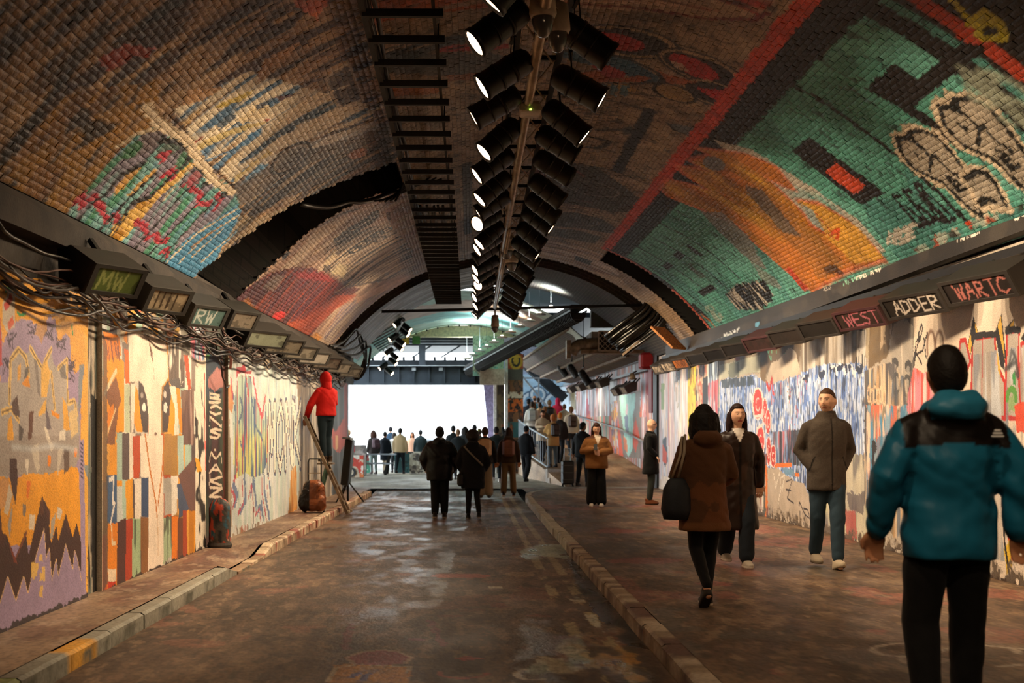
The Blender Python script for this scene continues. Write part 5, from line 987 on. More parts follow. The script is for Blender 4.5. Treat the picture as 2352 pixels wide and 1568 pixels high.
# kerbs: every stone its own piece
def kerb(name, label, x0, x1, ys, ztop, seed, colf, yaw=None):
    root = empty(name, label=label, kind='structure'); r = np.random.default_rng(seed)
    for a, b_ in zip(ys[:-1], ys[1:]):
        n, m = 10, 7
        zt0, zt1 = ztop(a), ztop(b_)
        prof = [(x0, -.08), (x0, .6), (x0 + .0, .86), (x0 + .025, 1.0), ((x0 + x1) / 2, 1.0), (x1 - .01, 1.0), (x1, -.08)] if x0 < x1 else [(x0, -.08), (x0, .6), (x0, .86), (x0 - .025, 1.0), ((x0 + x1) / 2, 1.0), (x1 + .01, 1.0), (x1, -.08)]
        T = np.linspace(a + .008, b_ - .008, n); dx = r.uniform(-.008, .008); dz = r.uniform(-.005, .005)
        V = []; U = []
        for t in T:
            zt = zt0 + (zt1 - zt0) * (t - a) / (b_ - a)
            ox = yaw(t) if yaw else 0
            for px, k in prof: V.append((px + dx + ox, t, zt * k + dz if k > 0 else -.08)); U.append((t, k))
        V = np.array(V); Q = grid_quads(n, m, flip=x0 < x1)
        caps = np.array([[0, 1, 5, 6], [1, 2, 4, 5], [2, 3, 3, 4]]); o = (n - 1) * m
        c = colf(V, r)
        me = np_mesh('kerb_stone', V - V.mean(0), np.vstack([Q, caps[:2], caps[:2, ::-1] + o]), c)
        obj('kerb_stone', me, M['stone'], root, loc=V.mean(0))
    return root
def col_left(V, r):
    b0 = lin('#a09c8c') if V[:, 1].mean() < 14 else lin('#a08468'); c = np.tile(b0 * r.uniform(.85, 1.08), (len(V), 1))
    if V[:, 1].mean() < 7.6: c[:] = lin('#98a060')
    m = V[:, 1]; k = (m > 8.15) & (m < 8.75); c[k] = lin('#e8a838')
    if V[:, 1].mean() > 15:
        n = vnoise(V[:, 1] * 9, V[:, 2] * 20, 4); c[n > .6] = lin('#d8c0a0'); c[n < .3] = lin('#a04a38')
    else:
        n = vnoise(V[:, 1] * 8, V[:, 2] * 12, 4); c[(n > .7) & (V[:, 2] < .1)] = lin('#6a6858')
    return c
ztl = lambda y: float(np.interp(y, [13.5, 14.0, 15.9, 16.6, 40], [ZP, .03, .03, ZP, ZP]))
kerb('kerb_left', 'pale kerb edging the narrow pavement, one stone painted yellow', -2.56, -2.70, list(np.arange(-1.0, 13.3, .92)) + [13.5, 14.1, 15.0, 15.9] + list(np.arange(16.7, 33.5, .92)), ztl, 5, col_left)
def col_right(V, r):
    c = np.tile(lin('#97826a') * r.uniform(.8, 1.1), (len(V), 1)); n = vnoise(V[:, 1] * 6, V[:, 2] * 14, 9); c[(n > .62)] = lin('#b8a48c'); c[(n < .28)] = lin('#6a4c40')
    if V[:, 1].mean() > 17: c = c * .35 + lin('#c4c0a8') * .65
    return c
bend = lambda t: float(np.interp(t, [0, 28, 30, 31.5, 32.5, 33.2], [0, 0, .02, .10, .25, .5]))
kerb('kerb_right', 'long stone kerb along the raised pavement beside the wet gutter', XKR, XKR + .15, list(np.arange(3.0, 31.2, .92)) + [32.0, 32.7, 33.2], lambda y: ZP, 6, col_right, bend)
root = bpy.data.objects['kerb_right']
b = MB(); b.color = tuple(lin('#b0a890'))
for i in range(9):
    a = i / 8 * 1.5; b.box((1.9 + i * .42, 33.35 + .12 * math.sin(i), .06), (.40, .15, .14), bev=.02)
b.build('kerb_return', M['stone'], root)
# ================================================================== ledges, floodlights, cables
ledge = empty('trim_1', label='concrete ledge above the graffiti wall with painted tags', kind='structure')
def paint_ledge(c):
    p = [(1500, 830), (2500, 420), (2900, 200), (2900, 330), (2500, 480), (1500, 860)]
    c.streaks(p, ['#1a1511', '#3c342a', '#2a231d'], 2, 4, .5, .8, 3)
    c.poly([(1965, 618), (2030, 590), (2100, 560), (2100, 580), (1965, 645)], '#5a8a72', .8, j=.02); c.poly([(1648, 780), (1680, 765), (1680, 775), (1650, 790)], '#a8b8b8', .9, j=.02); c.poly([(1735, 742), (1745, 738), (1742, 752), (1735, 752)], '#5a98b8')
    c.text('MINA', 1938, 655, (5.5, -2.2), (1, -15), .016, '#7ab89c', gap=.3); c.text('PRATZ', 1968, 643, (4, -1.6), (1, -16), .02, '#ece4d8', gap=.15); c.text('BINGO', 2000, 630, (4, -1.6), (1, -14), .02, '#ece4d8', gap=.15)
    c.text('PRATZ', 2198, 556, (7, -3), (2, -20), .022, '#ece4d8', gap=.15); c.text('2X', 2236, 541, (6, -2.6), (2, -20), .022, '#ece4d8', gap=.3); c.text('QNE', 2328, 505, (9, -4), (2, -22), .026, '#ece4d8', gap=.3); c.text('HUWAY', 1662, 775, (6, -2.6), (1, -8), .03, '#cfd4d8', gap=.2); c.text('TALO', 1884, 672, (5, -2), (1, -10), .015, '#a8a098', gap=.3); c.text('INE', 2052, 602, (9, -4), (1, -14), .02, '#3f6a58', gap=.3)
sheet('ledge_face', XR - .14, 9.0, 32.5, 3.36, 3.60, '#241e19', ledge, paint_ledge, sign=-1, top=tilt, depth=.3, mt=M['paint'], dz=.013, step=2)
b = MB()
for y in np.arange(-8, 33, 1.0):
    t0, t1 = float(tilt(y)), float(tilt(y + 1.0))
    b._add([(XR + .1, y, 3.26 + t0), (XR - .17, y, 3.26 + t0), (XR - .17, y, 3.34 + t0), (XR + .1, y, 3.34 + t0), (XR + .1, y + 1, 3.26 + t1), (XR - .17, y + 1, 3.26 + t1), (XR - .17, y + 1, 3.34 + t1), (XR + .1, y + 1, 3.34 + t1)], [(0, 1, 5, 4), (1, 2, 6, 5), (2, 3, 7, 6), (0, 4, 7, 3)])
b.build('steel_angle', M['black'], ledge)
b = MB()
for y in np.arange(-8, 33, 1.0):
    t0, t1 = float(tilt(y)), float(tilt(y + 1.0))
    for (xa, xb, za, zb) in ((XR - .14, XR + .5, 3.6, 3.75),):
        b._add([(xa, y, za + t0), (xb, y, za + t0), (xb, y, zb + t0), (xa + .05, y, zb - .12 + t0), (xa, y + 1, za + t1), (xb, y + 1, za + t1), (xb, y + 1, zb + t1), (xa + .05, y + 1, zb - .12 + t1)], [(0, 3, 7, 4), (3, 2, 6, 7)])
b.build('ledge_top', M['concrete_dark'], ledge)
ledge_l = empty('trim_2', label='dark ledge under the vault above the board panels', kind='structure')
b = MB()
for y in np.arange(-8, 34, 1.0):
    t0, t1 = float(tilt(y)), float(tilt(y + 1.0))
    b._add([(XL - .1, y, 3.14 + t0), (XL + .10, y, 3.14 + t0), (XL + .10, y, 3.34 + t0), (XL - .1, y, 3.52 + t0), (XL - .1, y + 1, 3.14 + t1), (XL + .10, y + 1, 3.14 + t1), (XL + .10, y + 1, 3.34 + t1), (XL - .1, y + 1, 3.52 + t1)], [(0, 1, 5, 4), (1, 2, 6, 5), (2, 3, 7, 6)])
b.build('ledge_beam', mat('shaded_ledge', '#2a231d', .9, scale=3, var=.4, bump=.5), ledge_l)  # ledge colour darkened to stand in for the shade under the vault

FL_W, FL_H = .42, .30
def floodlight(label, pos, side, length, glass, bodyc, group, marks=None):
    """box floodlight hung from the ledge; side -1 faces -x (from the wall at +x)"""
    t = empty('floodlight', (pos[0] + side * .06, pos[1], pos[2]), R_(-32 if side > 0 else 15), label=label, cat='floodlight', group=group)
    s = side; L = length / 2
    prof = [(0, .16), (s * .16, .18), (s * .44, .02), (s * .30, -.20), (s * .02, -.10)]
    bm_ = MB(); bm_.color = tuple(lin(bodyc)); bm_.prism(prof, -L, L, 'y'); bm_.build('body', M['vc'], t)
    a = Vector((s * .44, 0, .02)); c2 = Vector((s * .30, 0, -.20)); nrm = Vector((s * .22, 0, -.14)).normalized(); u = (c2 - a)
    f = MB(); f.color = tuple(lin(bodyc) * 1.6 + .01)
    for k0, k1, y0, y1 in ((0, .12, -L, L), (.88, 1, -L, L), (.12, .88, -L, -L + .05), (.12, .88, L - .05, L)):
        P = [a + u * k + Vector((0, y, 0)) + nrm * d for d in (0.0, .018) for k, y in ((k0, y0), (k0, y1), (k1, y1), (k1, y0))]
        f._add(P, [(0, 1, 2, 3), (7, 6, 5, 4), (0, 4, 5, 1), (1, 5, 6, 2), (2, 6, 7, 3), (3, 7, 4, 0)])
    f.build('frame', M['vc'], t)
    n, m = 44, 18; yy, kk = np.meshgrid(np.linspace(-L + .05, L - .05, n), np.linspace(.12, .88, m), indexing='ij')
    V = np.array(a)[None] + np.array(u)[None] * kk.ravel()[:, None] + np.array(nrm)[None] * .006; V[:, 1] += yy.ravel()
    cc = Canvas(yy, kk * .26, glass, lambda p, q: (np.asarray(p, float), np.asarray(q, float)))
    cc.put(np.where(fbm(yy.ravel() * 9, kk.ravel() * 3, int(pos[1] * 10)) > .6)[0], '#15120f', .5)
    if marks:
        txt, mc = marks
        x = -L + .1; st = (length - .25) / max(len(txt), 1)
        for ch in (txt[::-1] if s < 0 else txt):
            for stq in FONT.get(ch, ()):
                # u runs along y; seen from inside the tunnel the letters run away from the viewer on one side
                cc.line([(x + (1 - p if s < 0 else p) * st * .8, .21 - q * .16) for p, q in stq], .022, mc, raw=True, j=.2)
            x += st
    obj('glass', np_mesh('glass', V, grid_quads(n, m, flip=s > 0), cc.c), M['vc'], t)
    for e_ in (-.6, .6): h = MB(); h.bar((s * .02, L * e_, .15), (-s * .12, L * e_, .30), .04); h.build('bracket', M['black'], t)
    return t
FLR = [(11.75, 'black floodlight scrawled in pink beside the cream wall area', '#2a2220', 'WARTC', '#c87a70', 1.0), (13.45, 'black floodlight with white tag lettering under the ledge', '#26211d', 'ADDER', '#d8ccc0', 1.05), (15.3, 'dark floodlight with pink scribble next to the brown stained wall', '#3a2a24', 'WEST', '#c4707c', 1.0),
       (17.1, 'blackened floodlight with a grey paint patch over the drip stains', '#1f1b18', None, None, .95), (18.85, 'dark floodlight with a teal end cap under the ledge', '#2c2420', None, None, .95), (20.6, 'maroon-sided floodlight under the ledge', '#3a2624', None, None, .95), (22.4, 'black floodlight with a green end patch under the ledge', '#1c1917', None, None, .95), (24.2, 'plain black floodlight above the grey-green wall patch', '#161412', None, None, .95),
       (26.1, 'black floodlight beside the narrow blue wall strip', '#1a1715', None, None, .9), (28.2, 'orange scribbled floodlight above the yellow strip', '#a8622c', 'MWX', '#4a2414', .8), (29.9, 'pale floodlight with black tag above the striped board', '#b8a894', 'RAB', '#2a221c', .8), (31.4, 'pale tagged floodlight hung at the end of the ledge', '#b0a08c', 'ZK', '#2a221c', .8)]
for y, lab, g, tx, mc, ln in FLR:
    floodlight(lab, (XR - .06, y, 3.05 + float(tilt(y))), -1, ln, g, '#221d1a' if y not in (20.6, 15.3) else '#3a1c20', 'floodlights under the wall ledge', (tx, mc) if tx else None)
FLL = [(10.45, 'floodlight with green painted glass above the yellow board', '#6a7c3c', 'MW', '#aab46c', .55), (12.2, 'floodlight with striped cream glass above the checkered mural', '#b4a284', 'IIII', '#4a3c2c', .55), (14.05, 'floodlight with teal frame and scrawled grey glass', '#5c7a76', 'RW', '#c8d0c8', .55), (16.2, 'dusty grey floodlight above the dark pier', '#8d8272', None, None, .5),
       (18.05, 'floodlight with pale green glass, first of the row over the white board', '#a4ac94', None, None, .85), (19.75, 'dusty brown floodlight second in the row over the white board', '#8c8270', None, None, .85), (21.6, 'dusty grey floodlight third in the row over the white board', '#9a9282', None, None, .85), (23.5, 'grey floodlight fourth in the row over the white board', '#a49c90', None, None, .85), (25.6, 'floodlight over the bare concrete wall', '#8c8476', None, None, .85), (28.0, 'dim floodlight above the ladder', '#7a7266', None, None, .8), (30.6, 'dim floodlight near the wall end', '#6c665c', None, None, .8)]
for y, lab, g, tx, mc, ln in FLL:
    floodlight(lab, (XL + .08, y, 2.96 + float(tilt(y)) * .9 + (.12 if y == 16.2 else 0)), 1, ln, g, '#2a2824', 'floodlights over the boards', (tx, mc) if tx else None)

# cables tangled along the wall tops
def cable(label, pts, r, m, group, sag=0, n=9, wob=.03, seed=0, parent=None):
    pts = [Vector(p) for p in pts]; rr = random.Random(seed); out = []
    for a, c2 in zip(pts[:-1], pts[1:]):
        for i in range(n):
            t = i / n; p = a.lerp(c2, t); p = p + Vector((rr.uniform(-wob, wob) * .5, 0, rr.uniform(-wob, wob) - sag * 4 * t * (1 - t))); out.append(p)
    out.append(pts[-1])
    sm = [out[0]] + [(out[i - 1] + out[i] * 2 + out[i + 1]) / 4 for i in range(1, len(out) - 1)] + [out[-1]]
    b = MB(); b.tube(sm, r, 6); return b.build('cable', m, parent, smooth=True) if parent else b.build('cable', m, None, smooth=True, label=label, cat='cable', group=group)
run = empty('cable_run', label='tangle of black, grey and rusty cables strung along the tops of the painted boards', cat='cables')
run2 = empty('cable_drop', label='black cables dropping from the vault corner to the wall end', cat='cables')
fan = empty('cable_fan', label='thin black cables fanning from the vault gap to the hanging tray', cat='cables')
pier_wires = empty('loose_wires', label='thin wires dangling over the dark pier with the vertical lettering', cat='wires')
cols = [('black', M['cable']), ('grey', M['cable_grey']), ('rust brown', M['cable_red'])]
for k in range(12):
    cn, cm = cols[k % 3]; rr = random.Random(k + 40); z = 2.66 + rr.random() * .36; pts = []
    y = 8.0 + rr.random() * 1.2
    while y < 33: pts.append((XL + .05 + rr.random() * .16, y, z + rr.uniform(-.05, .05) + float(tilt(y)) * .6)); y += rr.uniform(1.2, 2.6)
    cable(None, pts, 0.006 + .009 * rr.random(), cm, None, sag=.06 + .07 * rr.random(), wob=.035, seed=k, parent=run)
for k, (y0, z0, y1, z1) in enumerate(((16.0, 3.2, 17.6, 2.6), (15.8, 3.0, 17.4, 2.75), (15.7, 2.95, 17.2, 2.2))):
    cable(None, [(XL + .12, y0, z0), (XL + .10, (y0 + y1) / 2, (z0 + z1) / 2 - .2), (XL + .05, y1, z1)], .012, M['cable'], None, sag=.1, seed=k, parent=pier_wires)
b = MB(); b.tube([(XL + .12, 16.2, 3.0), (XL + .1, 17.1, 2.55), (XL + .05, 17.3, 2.45)], .02, 8); b.build('red_white_pipe', mat('striped_pipe', '#c8bcb0', .5, dirt='#a03028', scale=5), label='slim red and white pipe hanging above the dark pier', cat='pipe')
for k in range(4):
    cable(None, [(XL + .1, 29 + k * .8, 3.6), (XL + .45 + k * .08, 32 + k * .5, 4.3 - k * .12), (XL + .5, 34 + k * .2, 3.7 - .1 * k), (XL + .15, 34.4, 3.1)], .03, M['cable'], None, sag=.15, seed=k + 70, parent=run2)
cable('heavy black cable slung across the dark vault gap', [at(690, 470, 17.2), at(800, 462, 18.2), at(900, 440, 19.3), at(960, 415, 19.6)], .035, M['cable'], None, sag=.06, seed=5, wob=.01)
for k in range(5):
    cable(None, [at(860 + k * 12, 462, 18.6), at(930, 430 - k * 6, 19.2), at(990 + k * 12, 405 + k * 3, 19.4)], .016, M['cable'], None, sag=.05, seed=k + 20, wob=.01, parent=fan)

# ================================================================== hanging cable tray
tray = empty('cable_tray', (0, 0, 0), label='long black ladder-type cable tray hung under the vault', cat='cable tray')
ZT = 5.0; TXL, TXR = -.87, -.30
b = MB(); b.bar((TXL, 7.5, ZT), (TXL, 33.2, ZT + .05), .05, .11); b.build('rail', M['black_matte'], tray)
b = MB(); b.bar((TXR, 9.6, ZT), (TXR, 33.2, ZT + .05), .025, .05); b.build('rail', M['black_matte'], tray)
rung = MB(); rung.box((0, 0, 0), (.66, .055, .06)); rme = rung.mesh('rung')
y = 8.34
while y < 33.0:
    obj('rung', rme, M['black_matte'], tray, loc=(-.55, y, ZT - .05)); y += .69 if y < 20.5 else .5
for y in np.arange(9, 33, 3.0):
    for x in (TXL, TXR):
        b = MB(); b.tube([(x, y, ZT), (x, y, 5.62 + float(tilt(y)) - (x - XC) ** 2 / (2 * RV))], .009, 6); b.build('drop_rod', M['black'], tray)
for k in range(6):
    rr = random.Random(k + 300); pts = [(-.86 + .06 * rr.random(), y, ZT + .05 + rr.random() * .05) for y in np.arange(7.6, 33, 1.6)]
    b = MB(); q = []
    for p in pts: q.append((p[0] + rr.uniform(-.03, .03), p[1], p[2]))
    b.tube(q, .018, 6); b.build('cable', M['cable'], tray, smooth=True)
for k in range(5):
    rr = random.Random(k + 400); b = MB(); b.tube([(-.75 + .09 * k + rr.uniform(-.03, .03), y, ZT + .02 + rr.random() * .03) for y in np.arange(19.5, 33, 1.1)], .022, 6); b.build('cable', M['cable'], tray, smooth=True)

# ================================================================== light track with spotlights
track = empty('light_track', (0, 0, 0), label='pale conduit rail carrying the double row of black spotlights', cat='light track')
TX = lambda y: .60 - .0 * y
ZK = 4.72
b = MB(); b.tube([(.56, -3, ZK), (.56, 20, ZK), (.60, 31.6, ZK)], .045, 10); b.build('conduit', M['conduit'], track, smooth=True)
b = MB(); b.tube([(.60, 19.5, ZK - .05), (.62, 31.4, ZK - .05)], .03, 8); b.build('conduit', M['conduit'], track, smooth=True)
for x in (.40, .80):
    b = MB(); b.bar((x, -3, ZK + .28), (x + .03, 32.4, ZK + .28), .05, .05); b.build('rail', M['black'], track)
for y in np.arange(8.2, 32, 1.2):
    b = MB(); b.bar((.40, y, ZK + .28), (.80, y, ZK + .28), .04); b.bar((.58, y, ZK + .28), (.58, y, ZK), .03); b.build('cross_bar', M['black'], track)
    b = MB(); b.bar((.42, y, ZK + .26), (.72, y + .5, ZK + .02), .012); b.bar((.78, y, ZK + .26), (.50, y + .5, ZK + .02), .012); b.build('tie_wire', M['conduit'], track)
for y in np.arange(8.2, 32, 3.6):
    b = MB(); b.tube([(.6, y, ZK + .28), (.6, y, 5.62 + float(tilt(y)))], .012, 6); b.build('drop_rod', M['black'], track)
bm_ = MB(); bm_.lathe([(.03, .20), (.075, .19), (.105, .16), (.118, .10), (.118, -.26), (.126, -.27), (.126, -.31), (.108, -.31), (.106, -.27), (.02, -.268)], 20); SP_BODY = bm_.mesh('body', True); SP_BODY.materials.append(M['black'])
bm_ = MB(); bm_.lathe([(.001, -.295), (.06, -.298), (.104, -.292), (.104, -.285), (.001, -.284)], 20); SP_LENS = bm_.mesh('lens'); SP_LENS.materials.append(M['lens'])
bm_ = MB(); bm_.lathe([(.122, .02), (.126, .02), (.126, -.01), (.122, -.01)], 20, cap=False); bm_.lathe([(.121, -.12), (.125, -.12), (.125, -.14), (.121, -.14)], 20, cap=False); SP_RING = bm_.mesh('cooling_ring', True); SP_RING.materials.append(M['black'])
def spotlight(pos, d, label, group, power=1.0, size=88, lit=True):
    t = empty('spotlight', pos, label=label, cat='spotlight', group=group); d = Vector(d).normalized()
    q = d.to_track_quat('-Z', 'Y').to_euler()
    for n, me in (('body', SP_BODY), ('lens', SP_LENS), ('cooling_ring', SP_RING)):
        o = bpy.data.objects.new(n, me); link(o, t); o.rotation_euler = q
    y = MB(); side = d.cross(Vector((0, 0, 1))).normalized(); top = Vector((0, 0, .24)) - d * .02
    for s_ in (-1, 1): y.bar(side * .13 * s_, top + side * .10 * s_, .03, .008)
    y.bar(top - side * .11, top + side * .11, .03, .012); y.tube([top, top + Vector((0, 0, .06))], .02, 8); y.build('yoke', M['black'], t)
    if lit:
        l = bpy.data.lights.new('lamp', 'SPOT'); l.energy = SPOT_W * power; l.color = SPOT_COLOR; l.spot_size = R_(size); l.spot_blend = .75; l.shadow_soft_size = .09
        o = bpy.data.objects.new('lamp', l); link(o, t); o.location = d * .34; o.rotation_euler = q
    return t
rs = random.Random(11)
GL, GR = 'track spotlights facing the boards', 'track spotlights facing the green vault'
k = 0; y = 9.8
while y < 32.0:
    for s_ in (-1, 1):
        fy = rs.uniform(-.28, .02) if s_ < 0 else rs.uniform(-.10, .26)
        if s_ < 0 and k in (7, 13): fy = -.85
        dz = rs.uniform(-.86, -.46) if s_ < 0 else rs.uniform(-.70, -.45)
        x = .6 + s_ * (.24 + rs.uniform(0, .10)); z = ZK + rs.uniform(-.08, .02)
        lab = 'black cylinder spotlight on the ceiling track aimed at the board side' if s_ < 0 else 'black cylinder spotlight on the ceiling track aimed at the long graffiti wall'
        spotlight((x, y + (.35 if s_ > 0 else 0), z), (s_ * .82, fy, dz), lab, GL if s_ < 0 else GR, {0: .10, 1: .45, 2: .8}.get(k, .95) if s_ < 0 else 1.0)
    k += 1; y += 1.22
for y, d, pw, sz in ((8.8, (-.9, .15, -1.0), .85, 58), (7.2, (.45, .85, -1.0), .28, 60), (4.2, (.45, .85, -1.0), .32, 60), (4.0, (-.3, .85, -1.2), .12, 56), (1.6, (.5, .85, -.9), .36, 60), (1.2, (-.1, .85, -1.0), .2, 56), (-1.5, (.5, .85, -.85), .36, 60)):
    spotlight((.6 + (.26 if d[0] > 0 else -.26), y, ZK), d, 'black spotlight at the near end of the ceiling track', 'near track spotlights', pw, sz)
# dome cameras and junction boxes on the track
def dome_camera(p, r, label, drop=.12):
    t = empty('dome_camera', p, label=label, cat='security camera', group='dome cameras on the light track')
    b = MB(); b.lathe([(r * .5, .16 + drop), (r * .9, .14 + drop), (r * 1.05, .05), (r * 1.1, 0), (r * .95, -.03), (r * .7, -.03)], 20); b.build('housing', M['cream'], t, smooth=True)
    b = MB(); b.lathe([(r * .9, -.02), (r * .86, -.07), (r * .7, -.13), (r * .4, -.17), (.002, -.18)], 20); b.build('dome', M['glass'], t, smooth=True)
    b = MB(); b.tube([(0, 0, .14 + drop), (0, 0, .30 + drop)], .025, 8); b.build('stem', M['cream'], t)
dome_camera(at(1247, 32, 9.6), .095, 'large pale dome security camera at the top of the light track'); dome_camera(at(1281, 68, 9.9), .09, 'second pale dome camera hanging just below the large one', .05)
dome_camera(at(1164, 572, 22.0), .12, 'pale dome camera half way along the light track'); dome_camera(at(1175, 600, 22.6), .11, 'small dome camera under the half-way one', .05); dome_camera(at(1137, 748, 32.4), .10, 'dome camera at the far end of the light track')
def junction(p, label, led):
    t = empty('junction_box', p, label=label, cat='junction box'); b = MB(); b.box((0, 0, 0), (.20, .26, .085), bev=.012); b.build('box_body', M['cream'], t)
    b = MB(); b.box((0, 0, .05), (.17, .22, .02)); b.build('lid', M['cream'], t)
    if led: b = MB(); b.box((0, -.135, -.028), (.02, .012, .012)); b.build('indicator', M['led'], t, label='small green lamp')
junction(at(1217, 253, 12.4), 'cream box with a small green light clamped to the track', True); junction(at(1165, 545, 21.5), 'plain cream box on the track beside the dome cameras', False)
# bar across the end of the vault
b = MB(); b.bar((-2.2, 31.8, 4.63), (4.6, 31.8, 4.80), .06, .07); b.build('cross_beam', M['black'], label='thin dark steel bar spanning the end of the vault', cat='beam')
# ================================================================== the far end: arch, hall, bridge, street
def uv_mesh(name, V, Q, UV):
    me = np_mesh(name, V, Q); l = me.uv_layers.new(name='UVMap'); idx = np.zeros(len(me.loops), np.int32); me.loops.foreach_get('vertex_index', idx)
    l.data.foreach_set('uv', np.asarray(UV, np.float32)[idx].ravel()); return me
M['brick_uv'] = brick_mat('sooty_brick', '#4a4038', '#352d28', '#6a6058', uv=True)
M['brick_far'] = brick_mat('brown_brick', '#6a5444', '#4c3c30', '#8a7a6a', uv=True)
arch = empty('ceiling_arch', label='sooty brick arch ring behind the light track', kind='structure')
def cyl(name, y0, y1, xc, R, zc, t0, t1, m, parent, ns=50, ny=4, cols=None, zt=0):
    t = np.linspace(t0, t1, ns); y = np.linspace(y0, y1, ny); T, Y = np.meshgrid(t, y, indexing='ij'); T = T.ravel(); Y = Y.ravel()
    V = np.stack([xc + R * np.sin(T), Y, zc + R * np.cos(T) + (tilt(Y) if zt else 0)], 1)
    me = uv_mesh(name, V, grid_quads(ns, ny), np.stack([Y, T * R], 1))
    if cols is not None: add_color(me, cols(Y, T * R))
    return obj(name, me, m, parent)
zc = CROWN - RV
def col_c(Y, s):
    c = np.tile(lin('#5a5048'), (len(Y), 1)); n = fbm(Y * 9, s * 1.2, 5); c[n > .52] = lin('#8a8480'); c[n > .62] = lin('#b0b0b4'); c[n < .4] = lin('#2a2420'); return c
cyl('arch_soffit', 32.4, 37.6, XC, RV, zc, -TH, -.10, M['paint_far'], arch, 90, 40, col_c, 1)
cyl('arch_soffit', 32.4, 37.6, XC, RV, zc, -.10, TH, M['brick_uv'], arch, 60, 6, None, 1)
for y in (32.4, 37.6):
    t = np.linspace(-TH, TH, 60); V = np.concatenate([np.stack([XC + r * np.sin(t), np.full(60, y), zc + r * np.cos(t) + float(tilt(y))], 1) for r in (RV, RV + .95)])
    obj('arch_face', uv_mesh('arch_face', V, np.array([[i, i + 1, i + 61, i + 60] for i in range(59)]), np.concatenate([np.stack([t * RV, t * 0 + r], 1) for r in (0, .95)])), M['brick_uv'], arch)
# blocking boxes added over, beside and behind the tunnel so that no sky leaks in
b = MB(); b.box((0, 38.1, 8.0), (24, .6, 2.6)); b.box((-8.6, 36.3, 4.9), (10.2, 4.2, 3.6)); b.box((9.6, 36.0, 5.9), (8.2, 4.5, 4.4)); b.box((0, 16, 7.6), (24, 50, .4)); b.box((-4.4, 13, 5.0), (.5, 44, 5)); b.box((6.6, 13, 5.6), (.5, 44, 4.4)); b.box((0, -8.3, 3.5), (14, .5, 9))
b.build('sky_block_mass', M['dark_brick'], arch)
# hall vault, painted turquoise, pink brick and cream
hall = empty('ceiling_hall', label='turquoise and cream painted vault over the open hall at the far end', kind='structure')
HX, HR, HZ = -.3, 5.4, 5.9 - 5.4
def col_h(Y, s):
    c = np.tile(lin('#a8dcd4'), (len(Y), 1)); x = s + .3
    n = fbm(Y * 1.2, s * 1.5, 3); w = Y + (n - .5) * 1.6
    c[(w > 41.2) & (w < 44.6)] = lin('#c0a898'); c[(w >= 44.6) & (w < 47.2)] = lin('#7cc8c8'); c[w >= 47.2] = lin('#b4dcd0'); k = (s > .6) & (w < 41.5); c[k] = lin('#e2ecd8'); c[(s > .9) & (w > 40.6) & (w < 43)] = lin('#a88468'); n2 = fbm(Y * 6, s * 3, 13); c[n2 > .62] *= .82; return c
cyl('hall_vault', 38.2, 50, HX, HR, HZ, -.95, .76, M['paint_far'], hall, 120, 80, col_h)
b = MB(); b.box((-7.6, 44.2, 4.0), (6.2, 12.4, .3)); b.box((8.4, 44.2, 4.5), (9.6, 12.4, .3)); b.build('flat_soffit', M['concrete'], hall)
t = np.linspace(-.58, .58, 40); V = np.concatenate([np.stack([HX + HR * np.sin(t), np.full(40, 50.0), HZ + HR * np.cos(t)], 1), np.stack([HX + HR * np.sin(t), np.full(40, 50.0), np.full(40, 5.42)], 1)])
b = MB(); b.prism([(HX + HR * math.sin(a), HZ + HR * math.cos(a) - .02) for a in np.linspace(-.41, .41, 30)], 49.9, 50.2, 'y'); b.build('lunette', mat('cream_plaster', '#e8e2b8', .8), hall)
b = MB(); b.box((-2.75, 49.85, 5.28), (.75, .1, .26)); b.build('yellow_panel', mat('yellow_panel', '#d0a838', .7), hall); b = MB(); b.box((-2.1, 49.85, 5.30), (.3, .1, .30)); b.build('green_panel', mat('green_panel', '#5a8a48', .7), hall)
for x in np.arange(-4.2, 4.3, .42):
    a = math.asin((x - HX) / HR)
    if abs(a) < .75: b = MB(); b.box((x, 49.6, HZ + HR * math.cos(a) - .06), (.05, .12, .06)); b.build('vault_stud', M['black'], hall)
for i in range(11):
    a = -.50 - .03 * i; b = MB(); y = 39.2 + i * .9; b.bar((HX + HR * math.sin(-.62), y, HZ + HR * math.cos(-.62) - .12), (HX + HR * math.sin(-.38), y, HZ + HR * math.cos(-.38) - .12), .06); b.build('roof_slat', M['steel_light'], hall)
# tall side panel with graffiti right of the lunette
def col_p(x, z):
    c = np.tile(lin('#a8bc9c'), (len(x), 1)); n = fbm(x * 5, z * 5, 3); c[n > .56] = lin('#d0d8c0'); c[n > .66] = lin('#8cc4b8'); k = np.abs(np.sin(x * 9 + 3 * np.sin(z * 6))) < .12; c[k] = lin('#5a6458'); return c
def flat_panel(name, x0, x1, z0, z1, y, colf, parent, dx=.04, m=None):
    n = max(3, int((x1 - x0) / dx)); mm = max(3, int((z1 - z0) / dx)); X, Z = np.meshgrid(np.linspace(x0, x1, n), np.linspace(z0, z1, mm), indexing='ij'); X = X.ravel(); Z = Z.ravel()
    V = np.stack([X, np.full(len(X), y), Z], 1); Vb = V[[0, mm - 1, n * mm - 1, (n - 1) * mm]].copy(); Vb[:, 1] += .15; o = len(V); c = [0, mm - 1, n * mm - 1, (n - 1) * mm]
    Q2 = np.array([[c[i], o + i, o + (i + 1) % 4, c[(i + 1) % 4]] for i in range(4)])
    cc = colf(X, Z); return obj(name, np_mesh(name, np.vstack([V, Vb]), np.vstack([grid_quads(n, mm), Q2]), np.vstack([cc, cc[c]])), m or M['paint_far'], parent)
flat_panel('side_panel', .1, 1.3, 3.9, 5.45, 49.6, col_p, hall)
cpx = Canvas(np.zeros(1), np.zeros(1), '#000000', None)
